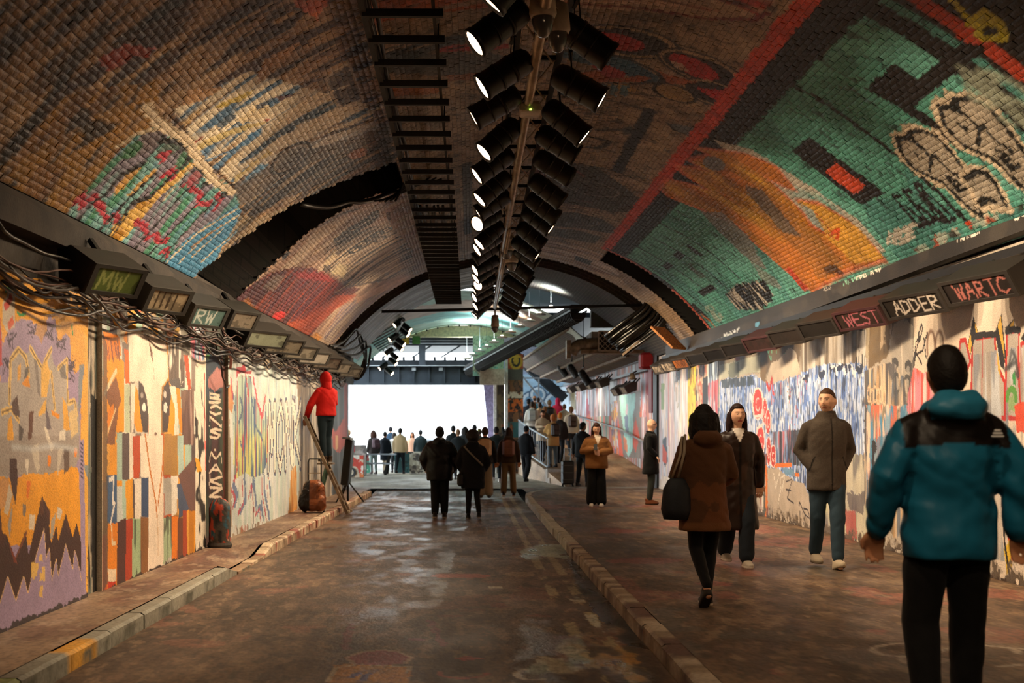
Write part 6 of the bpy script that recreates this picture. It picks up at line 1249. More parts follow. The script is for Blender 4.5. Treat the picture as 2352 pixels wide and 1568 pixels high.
# ---- railway bridge
bridge = empty('railway_bridge', (0, 52.4, 0), label='dark blue steel railway bridge spanning the street at the tunnel mouth', cat='bridge')
def bpart(name, m, *boxes):
    b = MB()
    for c, d in boxes: b.box((c[0], c[1] - 52.4, c[2]), d)
    return b.build(name, m, bridge)
bpart('girder', M['steel_dark'], ((-3.8, 52.5, 4.06), (10.0, .3, .72))); bpart('bottom_flange', M['steel_dark'], ((-3.8, 52.4, 3.70), (10.0, .7, .07))); bpart('top_flange', M['steel_light'], ((-3.8, 52.3, 4.43), (10.0, .5, .03)))
for x in np.arange(-8.5, 1.2, .62): bpart('stiffener', M['steel_dark'], ((x, 52.28, 4.06), (.05, .12, .7)))
for x in (-3.4, -2.3, -1.2, -.2, .7): bpart('clip', M['steel_light'], ((x, 52.2, 4.30), (.16, .06, .12)))
bpart('rear_girder', M['steel_dark'], ((-3.8, 56, 4.72), (10.5, .4, .34))); bpart('upper_girder', M['steel_dark'], ((-3.8, 55, 5.72), (10.5, .4, .55))); bpart('deck', M['steel_dark'], ((-3.8, 60, 6.05), (10.5, 14, .2))); bpart('upper_rail', M['steel_light'], ((-3.8, 54.6, 5.52), (10.5, .1, .04))); bpart('lower_rail', M['steel_light'], ((-3.8, 54.6, 5.64), (10.5, .1, .03)))
for x in (-4.6, -2.05, .45): bpart('post', M['steel_dark'], ((x, 54.8, 5.0), (.28, .3, 1.1)))
for x in np.arange(-5, 1.4, 1.25):
    b = MB(); b.bar((x, 2.6, 4.95), (x + .9, 2.6, 5.5), .06); b.build('brace', M['steel_dark'], bridge)
for x in np.arange(-5.6, 1.2, .45): bpart('baluster', M['steel_dark'], ((x, 55.8, 4.96), (.10, .1, .14)))
bpart('end_bracket', M['steel_light'], ((1.1, 50.6, 5.2), (.10, .2, .5)))
# ---- white building across the street, pavement and road outside
M['facade'] = brick_mat('pale_facade', '#f4f2ee', '#e8e6e2', '#dcdad6')
fac = empty('street_facade', (0, 84, 0), label='pale sunlit building front across the street', cat='building')
def fpart(name, m, c, d): b = MB(); b.box((c[0], c[1] - 84, c[2]), d); return b.build(name, m, fac)
fpart('wall', mat('pale_render', '#f2f0ec', .8, var=.04), (-2, 84.5, 8), (60, 1, 20))
for x, z, w, h in ((-7.4, 4.1, .55, 1.0), (-1.2, 3.0, .5, 1.4), (-4.5, 1.2, .9, 1.6), (-12, 4.1, .55, 1.0), (1.6, 2.6, .5, .9)):
    f = fpart('window', mat('window_frame', '#dce4ea', .4), (x, 83.95, z), (w, .12, h)); b = MB(); b.box((x, -.13, z), (w * .8, .04, h * .85)); b.build('pane', mat('pale_pane', '#b8ccd8', .2), f)
fpart('string_course', mat('stone_band', '#c8c4bc', .8), (-3, 83.9, 5.3), (14, .2, .12)); fpart('drain_pipe', mat('grey_pipe', '#c8ccd0', .5), (1.0, 83.9, 5), (.12, .12, 9)); fpart('drain_pipe', mat('grey_pipe2', '#c8ccd0', .5), (-7, 83.9, 5), (.1, .1, 9))
b = MB(); b.box((-2, 68, .02), (60, 31, .1)); b.build('street_pavement', mat('street', '#9a968e', .85), label='bright street surface outside the tunnel mouth', kind='structure')
b = MB(); b.box((0, 22.4, -.17), (19.5, 61.5, .2)); b.build('floor_slab', M['concrete_dark'], label='concrete slab under road and pavements', kind='structure')
b = MB(); b.box((-2, 47, -2.9), (300, 200, .2)); b.build('ground', M['concrete'], label='ground below the street level', kind='structure')
# ---- hall floor, ramp
def paint_hall(c):
    n = fbm(c.u * .5, c.v * .9, 6, 4); c.put(np.arange(len(c.u)), '#a0967e'); c.put(np.where(n > .52)[0], '#b4aa92', .8); c.put(np.where(n < .4)[0], '#80765f', .7); n = fbm(c.u * 2, c.v * 6, 9, 4); c.put(np.where(n > .6)[0], '#a09684', .6)
    c.wet[:] = np.clip((fbm(c.u * .6, c.v * 2, 19, 4) - .45) * 3, 0, 1) * .5
RXL = 2.35
def hall_z(X, Y): return np.full(X.size, .11)
floor_sheet('floor_hall', -9.5, 8.5, 34.9, 52.5, .11, '#7c7262', paint_hall, M['pave'], dx=.06, step=1.6, zf=hall_z, label='greenish worn floor of the open hall')
RZ = lambda y: np.interp(y, [36.3, 44, 60, 64], [.10, .85, 1.75, 1.75])
V = []; ys = np.linspace(36.3, 63, 40); xs = np.linspace(0, 1, 30)
RLX = lambda y: np.interp(y, [36, 40, 44, 60], [2.75, 2.4, 1.95, 1.7]); WLX = lambda y: 7.376 - .048 * y
Y, T = np.meshgrid(ys, xs, indexing='ij'); Y = Y.ravel(); T = T.ravel(); X = RLX(Y) * (1 - T) + (WLX(Y) + .1) * T
c = np.tile(lin('#a8845f'), (len(Y), 1)); n = fbm(Y * .8, X * 2, 4, 4); c[n > .55] = lin('#bc9a76'); c[n < .4] = lin('#866648')
b0 = len(Y); Vr = np.stack([X, Y, RZ(Y)], 1); Ls = Vr[T == 0].copy(); Ls[:, 2] = 0; o = len(Vr); li = np.where(T == 0)[0]
Qs = np.array([[li[i], li[i + 1], o + i + 1, o + i] for i in range(len(li) - 1)])
me = np_mesh('floor_ramp', np.vstack([Vr, Ls]), np.vstack([grid_quads(40, 30, flip=True), Qs]), np.vstack([c, c[:len(Ls)]])); a = me.attributes.new('Wet', 'FLOAT', 'POINT')
obj('floor_ramp', me, M['pave'], label='brown ramp rising along the striped graffiti wall', kind='structure')
# ---- angled wall beside the ramp
wf = empty('wall_ramp', label='angled wall along the ramp painted in vertical red, orange and pale blue drips', kind='structure')
def on_ramp_wall(px, py):
    px = np.asarray(px, float); py = np.asarray(py, float); Y = FPX * 7.376 / (px - VX + FPX * .048); return Y, CH - (py - VY) * Y / FPX
n, m = 170, 230; ysr = 1 / np.linspace(1 / 36.0, 1 / 63.0, n); Y, Z = np.meshgrid(ysr, np.linspace(0, 3.95, m), indexing='ij')
c = Canvas(Y, Z, '#b8b4b0', on_ramp_wall)
full = [(1200, 800), (1560, 780), (1560, 1150), (1200, 1100)]
c.streaks(full, ['#b8c8dc', '#7a8494', '#d8b8bc', '#6a5a60', '#dfe8ee', '#b8705c'], 4.5, .5, .53, .95, 3)
c.streaks(zW((350, 900), (900, 880), (1000, 1568), (350, 1568)), ['#e8a08c', '#d86a3c', '#e8c8a0', '#8a9a8a', '#c84a3c', '#5a7a6a'], 5, .6, .52, .95, 7)
c.poly(zW((500, 620), (525, 620), (560, 940), (500, 960)), '#b83040', 1, j=.05); c.poly(zW((510, 880), (550, 860), (560, 960), (500, 960)), '#e0602c', 1, j=.05)
c.poly(zW((870, 720), (960, 640), (980, 1480), (880, 1460)), '#e8902c', 1, j=.04); c.streaks(zW((870, 720), (960, 640), (980, 1480), (880, 1460)), ['#e8c048', '#d8482c', '#c8d0d8', '#6a4a6a'], 8, 3, .54, .9, 12); c.poly(zW((850, 340), (930, 340), (940, 640), (860, 700)), '#d8dcdc', 1, j=.03); c.poly(zW((970, 960), (1030, 960), (1060, 1500), (990, 1480)), '#d84a18', 1, j=.04)
c.poly(zW((970, 560), (1330, 500), (1320, 1520), (1060, 1500), (980, 900)), '#847a70', 1, j=.02); c.poly(zW((1000, 580), (1240, 540), (1230, 760), (1200, 860), (1210, 1180), (1190, 1400), (1130, 1500), (1090, 1400), (1060, 1100), (1010, 800)), '#a8dcd0', 1, j=.03); c.poly(zW((1070, 900), (1120, 850), (1140, 1130), (1090, 1150)), '#6a7c9a', 1, j=.04); c.poly(zW((1200, 1100), (1240, 900), (1300, 1180), (1240, 1440), (1200, 1300)), '#d8502c', 1, j=.04); c.poly(zW((1100, 700), (1130, 700), (1120, 860), (1090, 860)), '#d8b8c4', .9, j=.04); c.poly(zW((1060, 1180), (1110, 1250), (1120, 1440), (1070, 1380)), '#e0702c', .9, j=.04)
c.poly(zW((1330, 260), (1400, 200), (1400, 900), (1300, 900)), '#d8e0ec', 1, j=.03); c.streaks(zW((1330, 260), (1400, 200), (1400, 900), (1300, 900)), ['#d8502c', '#c8a8b8', '#e86a2c'], 9, 1, .5, .95, 15); c.poly(zW((1395, 150), (1480, 120), (1480, 620), (1400, 560)), '#a81c28', 1, j=.03)
c.poly(zW((260, 500), (330, 500), (340, 780), (270, 790)), '#7a6a3c', 1, j=.02); c.line(zW((340, 500), (345, 800)), .2, '#1c1916'); c.poly(zW((110, 400), (250, 500), (260, 900), (120, 860)), '#cfe0ec', 1, j=.03)
V = np.stack([7.376 - .048 * Y.ravel(), Y.ravel(), Z.ravel()], 1); obj('panel', np_mesh('panel', V, grid_quads(n, m), c.c), M['paint_far'], wf)
b = MB(); b._add([(7.376 - .048 * 35.5, 35.5, 0), (7.376 - .048 * 63, 63, 0), (5.5, 63, 0), (7.2, 35.5, 0), (7.376 - .048 * 35.5, 35.5, 4.0), (7.376 - .048 * 63, 63, 4.0), (5.5, 63, 4.0), (7.2, 35.5, 4.0)], [(0, 1, 5, 4), (1, 2, 6, 5), (2, 3, 7, 6), (3, 0, 4, 7), (4, 5, 6, 7)])
for v in range(4): b.v[v] = (b.v[v][0] + .04, b.v[v][1], b.v[v][2]); b.v[v + 4] = (b.v[v + 4][0] + .04, b.v[v + 4][1], b.v[v + 4][2])
b.build('wall_core', M['concrete_dark'], wf)
b = MB(); b.bar((5.45, 37, 3.95), (4.5, 61, 4.0), .16, .14); b.build('ledge', M['steel_light'], wf); b = MB(); b.bar((5.35, 37, 3.55), (4.45, 61, 3.62), .12, .08); b.build('ledge', M['black'], wf)
# end return: dark and red pier between near wall and ramp wall
b = MB(); b.color = tuple(lin('#1a1613')); b.box((5.35, 35.2, 1.9), (.55, .7, 3.8)); b.build('pier', M['vc'], wf); b = MB(); b.color = tuple(lin('#8f1620')); b.box((5.32, 36.1, 3.0), (.5, .6, 1.6)); b.build('pier_red', M['vc'], wf); b = MB(); b.color = tuple(lin('#9c1a22')); b.box((5.0, 35.9, 3.65), (.5, .6, .45), bev=.06); b.build('red_box', M['vc'], wf)
# low brick vault over the ramp
rv = empty('ceiling_ramp', label='low brown brick vault above the ramp', kind='structure')
t = np.linspace(0, 1.15, 24); yy = np.linspace(38.3, 56.5, 8); T, Y = np.meshgrid(t, yy, indexing='ij'); T = T.ravel(); Y = Y.ravel(); xw = 7.2 - .048 * Y
V = np.stack([xw - 2.6 * np.sin(T), Y, 3.9 + 1.15 * (1 - np.cos(T)) + .25 * T], 1); obj('ramp_vault', uv_mesh('ramp_vault', V, grid_quads(24, 8, flip=True), np.stack([Y, T * 2.4], 1)), M['brick_far'], rv)
for k, tt in enumerate((.25, .55, .85, 1.14)):
    b = MB(); p = lambda y: (7.2 - .048 * y - 2.6 * math.sin(tt), y, 3.86 + 1.15 * (1 - math.cos(tt)) + .25 * tt); b.bar(p(38.4), p(56.5), .10, .08); b.build('rib', M['wood'], rv)
b = MB(); b.box((6.1, 38.3, 5.75), (5.0, .3, 1.9)); b.build('head_wall', M['brick_uv'], rv)
# ---- pillar, posts, blue mural wall, stair beams
def col_pil(X, Z):
    c = np.tile(lin('#6a4a34'), (len(X), 1)); n = fbm(X * 5, Z * 2.5, 31, 4); c[n > .5] = lin('#3a2a20'); c[n > .58] = lin('#8a5c34'); c[n < .38] = lin('#a85a28')
    k = (Z > 2.5) & (Z < 3.0); n2 = fbm(X * 14, Z * 9, 5); c[k & (n2 > .5)] = lin('#e0701c'); c[k & (n2 < .36)] = lin('#1c1410'); c[(Z > 3.05) & (Z < 3.3) & (n2 > .45)] = lin('#e8dcc0'); c[(Z > 4.2)] = lin('#b8502c'); k = np.hypot((X - 1.78) / .26, (Z - 4.45) / .3) < 1; c[k] = lin('#d8a838'); k = np.abs(np.hypot((X - 1.78) / .14, (Z - 4.5) / .2) - 1) < .25; c[k & (Z < 4.6)] = lin('#1a1410'); c[(Z > 1.5) & (Z < 2.1) & (n > .45)] = lin('#2c6a68'); c[(Z > 3.75) & (Z < 4.15)] = lin('#5a564e'); return c
pil = empty('wall_pillar', label='square brick pillar covered in orange and black graffiti', kind='structure')
flat_panel('pillar_face', 1.46, 2.06, .1, 4.75, 49.8, col_pil, pil, .03); b = MB(); b.box((1.76, 50.25, 2.4), (.58, .7, 4.7)); b.build('pillar_core', M['concrete_dark'], pil)
flat_panel('pillar_side', 1.0, 1.34, .1, 4.2, 50.4, lambda X, Z: np.where((fbm(X * 6, Z * 3, 8) > .5)[:, None], lin('#3a2c1c'), lin('#6a5a3a')), pil)
for x, y in ((.97, 50.0), (1.40, 49.6)): b = MB(); b.box((x, y, 2.3), (.12, .12, 4.4), bev=.01); b.build('steel_post', M['white_paint'], label='pale square post %s' % ('beside the purple sloping wall' if x < 1 else 'in front of the graffiti pillar'), cat='post')
b = MB(); b.box((.85, 49.4, 3.85), (.95, .5, .6)); b.build('beam_casing', mat('beige_casing', '#b09c88', .8), label='beige boxed-in beam end under the light trough', cat='casing')
b = MB(); b.color = tuple(lin('#b0a4d0')); b._add([(.55, 53, 3.7), (.98, 53, 3.7), (.98, 53, .1), (.75, 53, .1), (.72, 53, 2.0), (.55, 53.3, 3.7), (.98, 53.3, 3.7), (.98, 53.3, .1), (.75, 53.3, .1), (.72, 53.3, 2.0)], [(0, 1, 2, 3, 4), (9, 8, 7, 6, 5), (0, 4, 9, 5), (4, 3, 8, 9), (0, 5, 6, 1), (1, 6, 7, 2)])
b.build('wall_purple', paint_mat('lilac_paint', .6, .5, 8, 30), label='lilac painted sloping wall end at the tunnel mouth', kind='structure')
def col_blue(X, Z):
    c = np.tile(lin('#a4c8e0'), (len(X), 1)); 
    for cx, cz, r in ((3.0, 3.2, .55), (3.6, 2.7, .7), (2.7, 2.4, .6), (3.3, 3.6, .4), (4.1, 3.2, .5)):
        d = np.hypot(X - cx, Z - cz); c[d < r] = lin('#7aa8c8'); c[np.abs(d - r * .8) < .07] = lin('#d8e8f0'); c[np.abs(d - r) < .04] = lin('#4a6a88')
    return c
flat_panel('wall_blue', 2.1, 5.0, .5, 4.6, 62.5, col_blue, None, .04); o = bpy.data.objects['wall_blue']; tag(o, 'pale blue mural wall with swirls at the head of the ramp', kind='structure')
stair = empty('steel_stair', (3.0, 58, 0), label='dark steel stair flight rising diagonally behind the pillar', cat='stair')
for k, (dy, dz) in enumerate(((0, 0), (1.2, .05))):
    b = MB(); b.bar((-1.1, dy, 5.4 + dz), (1.3, dy, 3.25 + dz), .12, .42); b.build('stringer', M['steel_dark'], stair)
for i in range(9):
    t = (i + .5) / 9; b = MB(); b.box((-1.1 + 2.4 * t, .6, 5.62 - 2.15 * t), (.28, 1.2, .05)); b.build('tread', M['steel_dark'], stair)
b = MB(); b.bar((-.8, -.1, 4.2), (1.2, -.1, 4.2), .07); b.bar((.1, -.1, 4.2), (.1, -.1, 3.2), .07); b.bar((-.9, -.1, 4.6), (.9, -.1, 2.4), .08); b.build('brace', M['steel_light'], stair)
b = MB(); b.box((3.4, 63.5, 5.6), (4.5, .3, 2.2)); b.build('wall_head', mat('grey_purple', '#8a94a8', .8), label='grey wall above the stair at the ramp head', kind='structure'); b = MB(); b.box((6.2, 58, 6.1), (12.6, 20, .2)); b.build('ceiling_stair', M['steel_dark'], label='dark roof deck above the stair', kind='structure'); b = MB(); b.box((6.5, 43, 6.5), (11, 10.4, .2)); b.build('sky_block_roof', M['steel_dark'], label='added dark slab blocking the sky over the hall side', kind='structure')  # slab over the hall side added, stair roof widened, to keep sky out
# railing along the ramp
rail = empty('ramp_railing', (0, 0, 0), label='grey metal railing along the open edge of the ramp', cat='railing')
pr = lambda y, h: (float(RLX(y)) + .02, y, float(RZ(y)) + h)
for h in (1.02, .12): b = MB(); b.tube([pr(y, h) for y in np.linspace(40, 59, 12)], .03, 8); b.build('rail', M['steel_light'], rail)
bal = MB(); bal.tube([(0, 0, .12), (0, 0, 1.02)], .010, 5); bme = bal.mesh('baluster')
for y in np.linspace(40, 59, 44): obj('baluster', bme, M['steel_light'], rail, loc=(float(RLX(y)) + .02, y, float(RZ(y))))
b = MB(); b.tube([(float(WLX(y)) - .12, y, float(RZ(y)) + .95) for y in np.linspace(39, 60, 10)], .03, 8); b.build('handrail', M['steel_light'], label='handrail fixed along the striped ramp wall', cat='handrail')
b = MB(); b.color = tuple(lin('#a89a8c')); b.box((2.62, 40.2, .28), (.5, .9, .5), bev=.03); b.box((2.75, 39.5, .16), (.7, .6, .22), bev=.03); b.build('ramp_base_block', M['stone'], label='low painted block at the foot of the ramp railing', cat='block')

# ================================================================== hall fixtures
# long louvred light trough
tr0, tr1 = Vector((-.02, 52.0, 4.25)), Vector((2.95, 34.8, 4.95))
tro = empty('light_trough', (0, 0, 0), label='long louvred light trough slung diagonally through the hall', cat='light trough')
dv = (tr1 - tr0); side = dv.cross(Vector((0, 0, 1))).normalized()
for k, (o_, w, h, m) in enumerate(((0.0, .42, .10, 'steel_dark'), (-.23, .03, .05, 'steel_light'), (.23, .03, .05, 'steel_light'))):
    b = MB(); b.bar(tr0 + side * o_ + Vector((0, 0, 0 if k else .12)), tr1 + side * o_ + Vector((0, 0, 0 if k else .12)), w, h); b.build('casing' if not k else 'side_rail', M[m] if k else M['black_matte'], tro)
lv = MB(); 
for i in range(9): lv.tube([(.21 * math.cos(math.pi * i / 8), 0, -.22 * math.sin(math.pi * i / 8)), (.21 * math.cos(math.pi * i / 8), .05, -.22 * math.sin(math.pi * i / 8))], .001, 3)
lv = MB(); lv.prism([(.22 * math.cos(-math.pi * i / 8), -.26 * math.sin(math.pi * i / 8)) for i in range(9)], -.03, .03, 'y'); lme = lv.mesh('louvre')
NLV = 110
for i in range(NLV):
    p = tr0.lerp(tr1, (i + .5) / NLV); o = obj('louvre', lme, M['black_matte'], tro, loc=p - Vector((0, 0, .05))); o.rotation_euler = (0, 0, math.atan2(dv.y, dv.x) - math.pi / 2)
b = MB(); b.bar(tr0 - Vector((0, 0, .16)), tr1 - Vector((0, 0, .16)), .30, .14); b.build('inner_tube', mat('dark_green_tube', '#0e0f0c', .6), tro)
# pendant lamps over the trough: they light the vault
for i in range(11):
    p = tr0.lerp(tr1, .08 + i * .082) + Vector((-.35, 0, .32)); t = empty('pendant_lamp', p, label='small white disc lamp hanging by wires over the light trough', cat='lamp', group='disc lamps over the trough')
    b = MB(); b.lathe([(.03, .06), (.17, .03), (.19, 0), (.17, -.02), (.02, -.02)], 16); b.build('shade', M['white_paint'], t, smooth=True); b = MB(); b.tube([(0, 0, .05), (0, 0, .9)], .008, 5); b.build('wire', M['steel_light'], t); b = MB(); b.lathe([(.001, .09), (.05, .08), (.05, .06), (.001, .055)], 10); b.build('bulb', emit_mat('warm_bulb_%d' % i, (1, .8, .6), 6), t)
    if i % 2 == 0:
        l = bpy.data.lights.new('uplight', 'SPOT'); l.energy = 380; l.color = (.92, 1.0, .95); l.spot_size = R_(150); l.spot_blend = 1; l.shadow_soft_size = .15; o = bpy.data.objects.new('uplight', l); link(o, t); o.location = (0, 0, .15); o.rotation_euler = (math.pi, 0, 0)
# second track, in the hall
ht = empty('hall_track', (0, 0, 0), label='pale conduit of the spotlight row in the hall', cat='light track'); b = MB(); b.tube([at(926, 735, 37.5), at(890, 800, 47)], .05, 8); b.build('conduit', M['steel_light'], ht)
for i in range(11):
    t = i / 10; p = at(915 + 12 * (1 - t) - 30 * t, 738 + t * 112, 38.2 + t * 9)
    s_ = 1 if i % 3 else -1; spotlight(p + Vector((s_ * .10, 0, 0)), (s_ * .75, -.35, -.6), 'small spotlight in the row hanging at the hall mouth', 'hall spotlights', .12, 80, lit=(i % 3 == 0)).scale = (.75, .75, .75)
# black cable bundle, duct, lattice vent at the end of the ledge
cb = empty('cable_bundle', (0, 0, 0), label='thick bundle of glossy black cables bridging the vault gap', cat='cables'); M['gloss_black'] = mat('glossy_black', '#060605', .3, bump=.02)
for k in range(11):
    rr = random.Random(k + 900); w = (k - 5) * .075; b = MB(); q = []
    for px, py, y in ((1508, 672, 30.4), (1512, 700, 30.2), (1500, 728, 30.2), (1455, 762, 30.4), (1412, 794, 30.8)): v = at(px, py, y); q.append(v + Vector((w * .6 + rr.uniform(-.03, .03), rr.uniform(-.1, .1), -w * .6)))
    sm = []
    for a_, c_ in zip(q[:-1], q[1:]): sm += [a_.lerp(c_, i / 4) for i in range(4)]
    sm.append(q[-1]); sm = [sm[0]] + [(sm[i - 1] + sm[i] + sm[i + 1]) / 3 for i in range(1, len(sm) - 1)] + [sm[-1]]
    b.tube(sm, .045, 8); b.build('cable', M['gloss_black'], cb, smooth=True)
b = MB(); b.bar(at(1420, 800, 30.9) + Vector((0, 0, .1)), at(1525, 722, 30.6) + Vector((0, 0, .1)), .5, .04); b.build('tray', M['black_matte'], cb); b = MB(); b.bar(at(1430, 815, 30.6), at(1535, 730, 30.3), .05, .05); b.build('tray_edge', M['conduit'], cb)
M['straw'] = mat('splintered_board', '#a06a34', .8, scale=30, var=.5, dirt='#4a2412', bump=.8, bscale=40)
b = MB(); b.bar(at(1510, 752, 29.4), at(1560, 800, 29.0), .55, .05); b.build('splintered_board', M['straw'], label='splintered orange-brown board behind the cable bundle', cat='board')
du = empty('ventilation_duct', (0, 0, 0), label='grubby round duct with elbow beneath the ramp vault', cat='duct'); M['duct'] = mat('grubby_duct', '#8a7a64', .5, .3, scale=6, var=.3)
b = MB(); b.tube([at(1312, 812, 36.5), at(1318, 800, 36.5), at(1330, 792, 36.5), at(1350, 790, 36.5), at(1376, 788, 36.5)], .17, 14); b.build('pipe', M['duct'], du, smooth=True); b = MB(); b.box(at(1305, 803, 36.6), (.12, .5, .52)); b.build('flange', M['duct'], du); b = MB(); b.tube([at(1340, 790, 36.5), at(1346, 790, 36.5)], .20, 14); b.build('collar', M['duct'], du, smooth=True)
lt = empty('lattice_vent', at(1396, 783, 36.3), label='pale framed diagonal lattice vent beside the duct', cat='vent'); W_, H_ = .26, .28
b = MB()
for a_, c_ in (((-W_, 0, -H_), (W_, 0, -H_)), ((-W_, 0, H_), (W_, 0, H_)), ((-W_, 0, -H_), (-W_, 0, H_)), ((W_, 0, -H_), (W_, 0, H_))): b.bar(a_, c_, .03)
b.build('frame', M['cream'], lt); b = MB()
b.box((0, .06, 0), (2 * W_, .02, 2 * H_)); b.build('backing', M['black_matte'], lt)
for k in range(-3, 4):
    for sg in (-1, 1):
        x0 = k * .15; a_ = max(-W_, x0 - H_) if True else 0
        xa, xb = max(-W_, x0 - H_), min(W_, x0 + H_)
        if xb - xa > .06: b = MB(); b.bar((xa, -.005, sg * (xa - x0)), (xb, -.005, sg * (xb - x0)), .015); b.build('lattice_strip', M['cream'], lt)
b = MB(); b.box((4.1, 36.6, 3.95), (1.9, .5, .10)); b.build('duct_shelf', M['wood'], label='dark timber shelf carrying the duct', cat='shelf')
bell = empty('wall_bell', at(1452, 866, 35.6), label='round brass bell lamp on the pale pier by the red box', cat='lamp'); b = MB(); b.lathe([(.02, .12), (.06, .10), (.09, .02), (.10, -.06), (.03, -.07)], 14); b.build('bell', M['duct'], bell, smooth=True); b = MB(); b.bar((0, 0, .1), (.15, .2, .18), .03); b.build('arm', M['black'], bell)
for k, (px, py) in enumerate(((1440, 895), (1462, 890), (1400, 878), (1376, 882), (1352, 887), (1330, 892))):
    floodlight('small dusty floodlight bracketed high on the ramp wall', tuple(at(px, py, float(FPX * 7.376 / (px + 8 - VX + FPX * .048)) - .3)), -1, .45, '#a08a70', '#4a4036', 'floodlights on the ramp wall')

# spotlights over the ramp
for k, y in enumerate((39.5, 44.0, 49.0, 54.0)):
    RS = spotlight((3.5, y, float(RZ(y)) + 3.0), (.55, .15, -.8), 'small spotlight hung under the ramp vault', 'ramp spotlights', .55, 100); b = MB(); b.tube([(0, 0, .28), (0, 0, 1.9)], .015, 6); b.build('hanger', M['black'], RS)
# ================================================================== people
JOBS = []
HE = (.081, .101, .123)
class Geo:
    """closed lofts that are fused into one continuous surface"""
    def __init__(s): s.V = []; s.F = []
    def add(s, V, F): o = len(s.V); s.V += [tuple(v) for v in V]; s.F += [tuple(i + o for i in f) for f in F]
    def limb(s, pts, rad, n=12):
        """tapered round limb through pts with rounded ends"""
        pts = [Vector(p) for p in pts]; rad = list(rad)
        d0 = (pts[0] - pts[1]).normalized(); d1 = (pts[-1] - pts[-2]).normalized()
        P = [pts[0] + d0 * rad[0] * .92, pts[0] + d0 * rad[0] * .6] + pts + [pts[-1] + d1 * rad[-1] * .6, pts[-1] + d1 * rad[-1] * .92]
        Rr = [rad[0] * .35, rad[0] * .8] + rad + [rad[-1] * .8, rad[-1] * .35]
        V = []; F = []; u = None
        for i, p in enumerate(P):
            t = (P[min(i + 1, len(P) - 1)] - P[max(i - 1, 0)]).normalized()
            if u is None: u = t.orthogonal().normalized()
            u = (u - t * u.dot(t)).normalized(); w = t.cross(u)
            V += [p + (u * math.cos(k * 2 * math.pi / n) + w * math.sin(k * 2 * math.pi / n)) * Rr[i] for k in range(n)]
        for i in range(len(P) - 1):
            F += [(i * n + k, i * n + (k + 1) % n, i * n + n + (k + 1) % n, i * n + n + k) for k in range(n)]
        F += [tuple(range(n - 1, -1, -1)), tuple(range(len(V) - n, len(V)))]; s.add(V, F)
    def rings(s, R, n=20, sq=2.3):
        """stack of (z, rx, ry, cx, cy) super-ellipse rings"""
        V = []; F = []
        for r in R:
            z, rx, ry = r[:3]; cx = r[3] if len(r) > 3 else 0; cy = r[4] if len(r) > 4 else 0
            for k in range(n):
                a = 2 * math.pi * k / n; c, q = math.cos(a), math.sin(a)
                V.append((cx + rx * math.copysign(abs(c) ** (2 / sq), c), cy + ry * math.copysign(abs(q) ** (2 / sq), q), z))
        for i in range(len(R) - 1): F += [(i * n + k, i * n + (k + 1) % n, i * n + n + (k + 1) % n, i * n + n + k) for k in range(n)]
        F += [tuple(range(n - 1, -1, -1)), tuple(range(len(V) - n, len(V)))]; s.add(V, F)
    def ball(s, c, r, M_=None, fn=None, n=16, m=12):
        V = []; F = []; c = Vector(c)
        for i in range(m + 1):
            t = math.pi * i / m
            for k in range(n):
                a = 2 * math.pi * k / n; p = Vector((r[0] * math.sin(t) * math.cos(a), r[1] * math.sin(t) * math.sin(a), r[2] * math.cos(t)))
                if fn: p = fn(p)
                if M_ is not None: p = M_ @ p
                V.append(c + p)
        for i in range(m): F += [(i * n + k, i * n + n + k, i * n + n + (k + 1) % n, i * n + (k + 1) % n) for k in range(n)]
        s.add(V, F)
def fuse(name, geo, voxel, mat_, parent, colf, smooth=2, wrinkle=0.0, wf=9.0, seed=0, label=None):
    me = bpy.data.meshes.new('tmp'); me.from_pydata(geo.V, [], geo.F); me.update()
    bm = bmesh.new(); bm.from_mesh(me); bmesh.ops.remove_doubles(bm, verts=bm.verts, dist=1e-5); bmesh.ops.recalc_face_normals(bm, faces=bm.faces); bm.to_mesh(me); bm.free()
    ob = bpy.data.objects.new('tmp', me); COL.objects.link(ob)
    r = ob.modifiers.new('r', 'REMESH'); r.mode = 'VOXEL'; r.voxel_size = voxel; r.use_smooth_shade = True
    if smooth: q = ob.modifiers.new('s', 'SMOOTH'); q.factor = .5; q.iterations = smooth
    JOBS.append((ob, name, mat_, parent, colf, wrinkle, wf, seed, label))
def finish_people():
    dg = bpy.context.evaluated_depsgraph_get()
    for ob, name, mat_, parent, colf, wr, wf, seed, label in JOBS:
        me = bpy.data.meshes.new_from_object(ob.evaluated_get(dg)); me.name = name; me.materials.clear(); me.materials.append(mat_)
        n = len(me.vertices); co = np.zeros(n * 3, np.float32); me.vertices.foreach_get('co', co); co = co.reshape(-1, 3).astype(float)
        if wr > 0:
            nr = np.zeros(n * 3, np.float32); me.vertices.foreach_get('normal', nr); nr = nr.reshape(-1, 3)
            a = co[:, 0] * wf; b_ = co[:, 1] * wf; c_ = co[:, 2] * wf
            d = fbm(a + b_ * .7 + c_ * .5, c_ * 1.1 - a * .4, seed) + np.abs(vnoise(a * 1.3 - c_ * 1.2, c_ * .9 + b_ * 1.4, seed + 5) - .5) - .75
            co = co + nr * (d * wr)[:, None]; me.vertices.foreach_set('co', co.astype(np.float32).ravel()); me.update()
        add_color(me, colf(co)); me.polygons.foreach_set('use_smooth', np.ones(len(me.polygons), bool))
        o = obj(name, me, None, parent)
        if label: o['label'] = label
        old = ob.data; bpy.data.objects.remove(ob); bpy.data.meshes.remove(old)
    JOBS.clear()
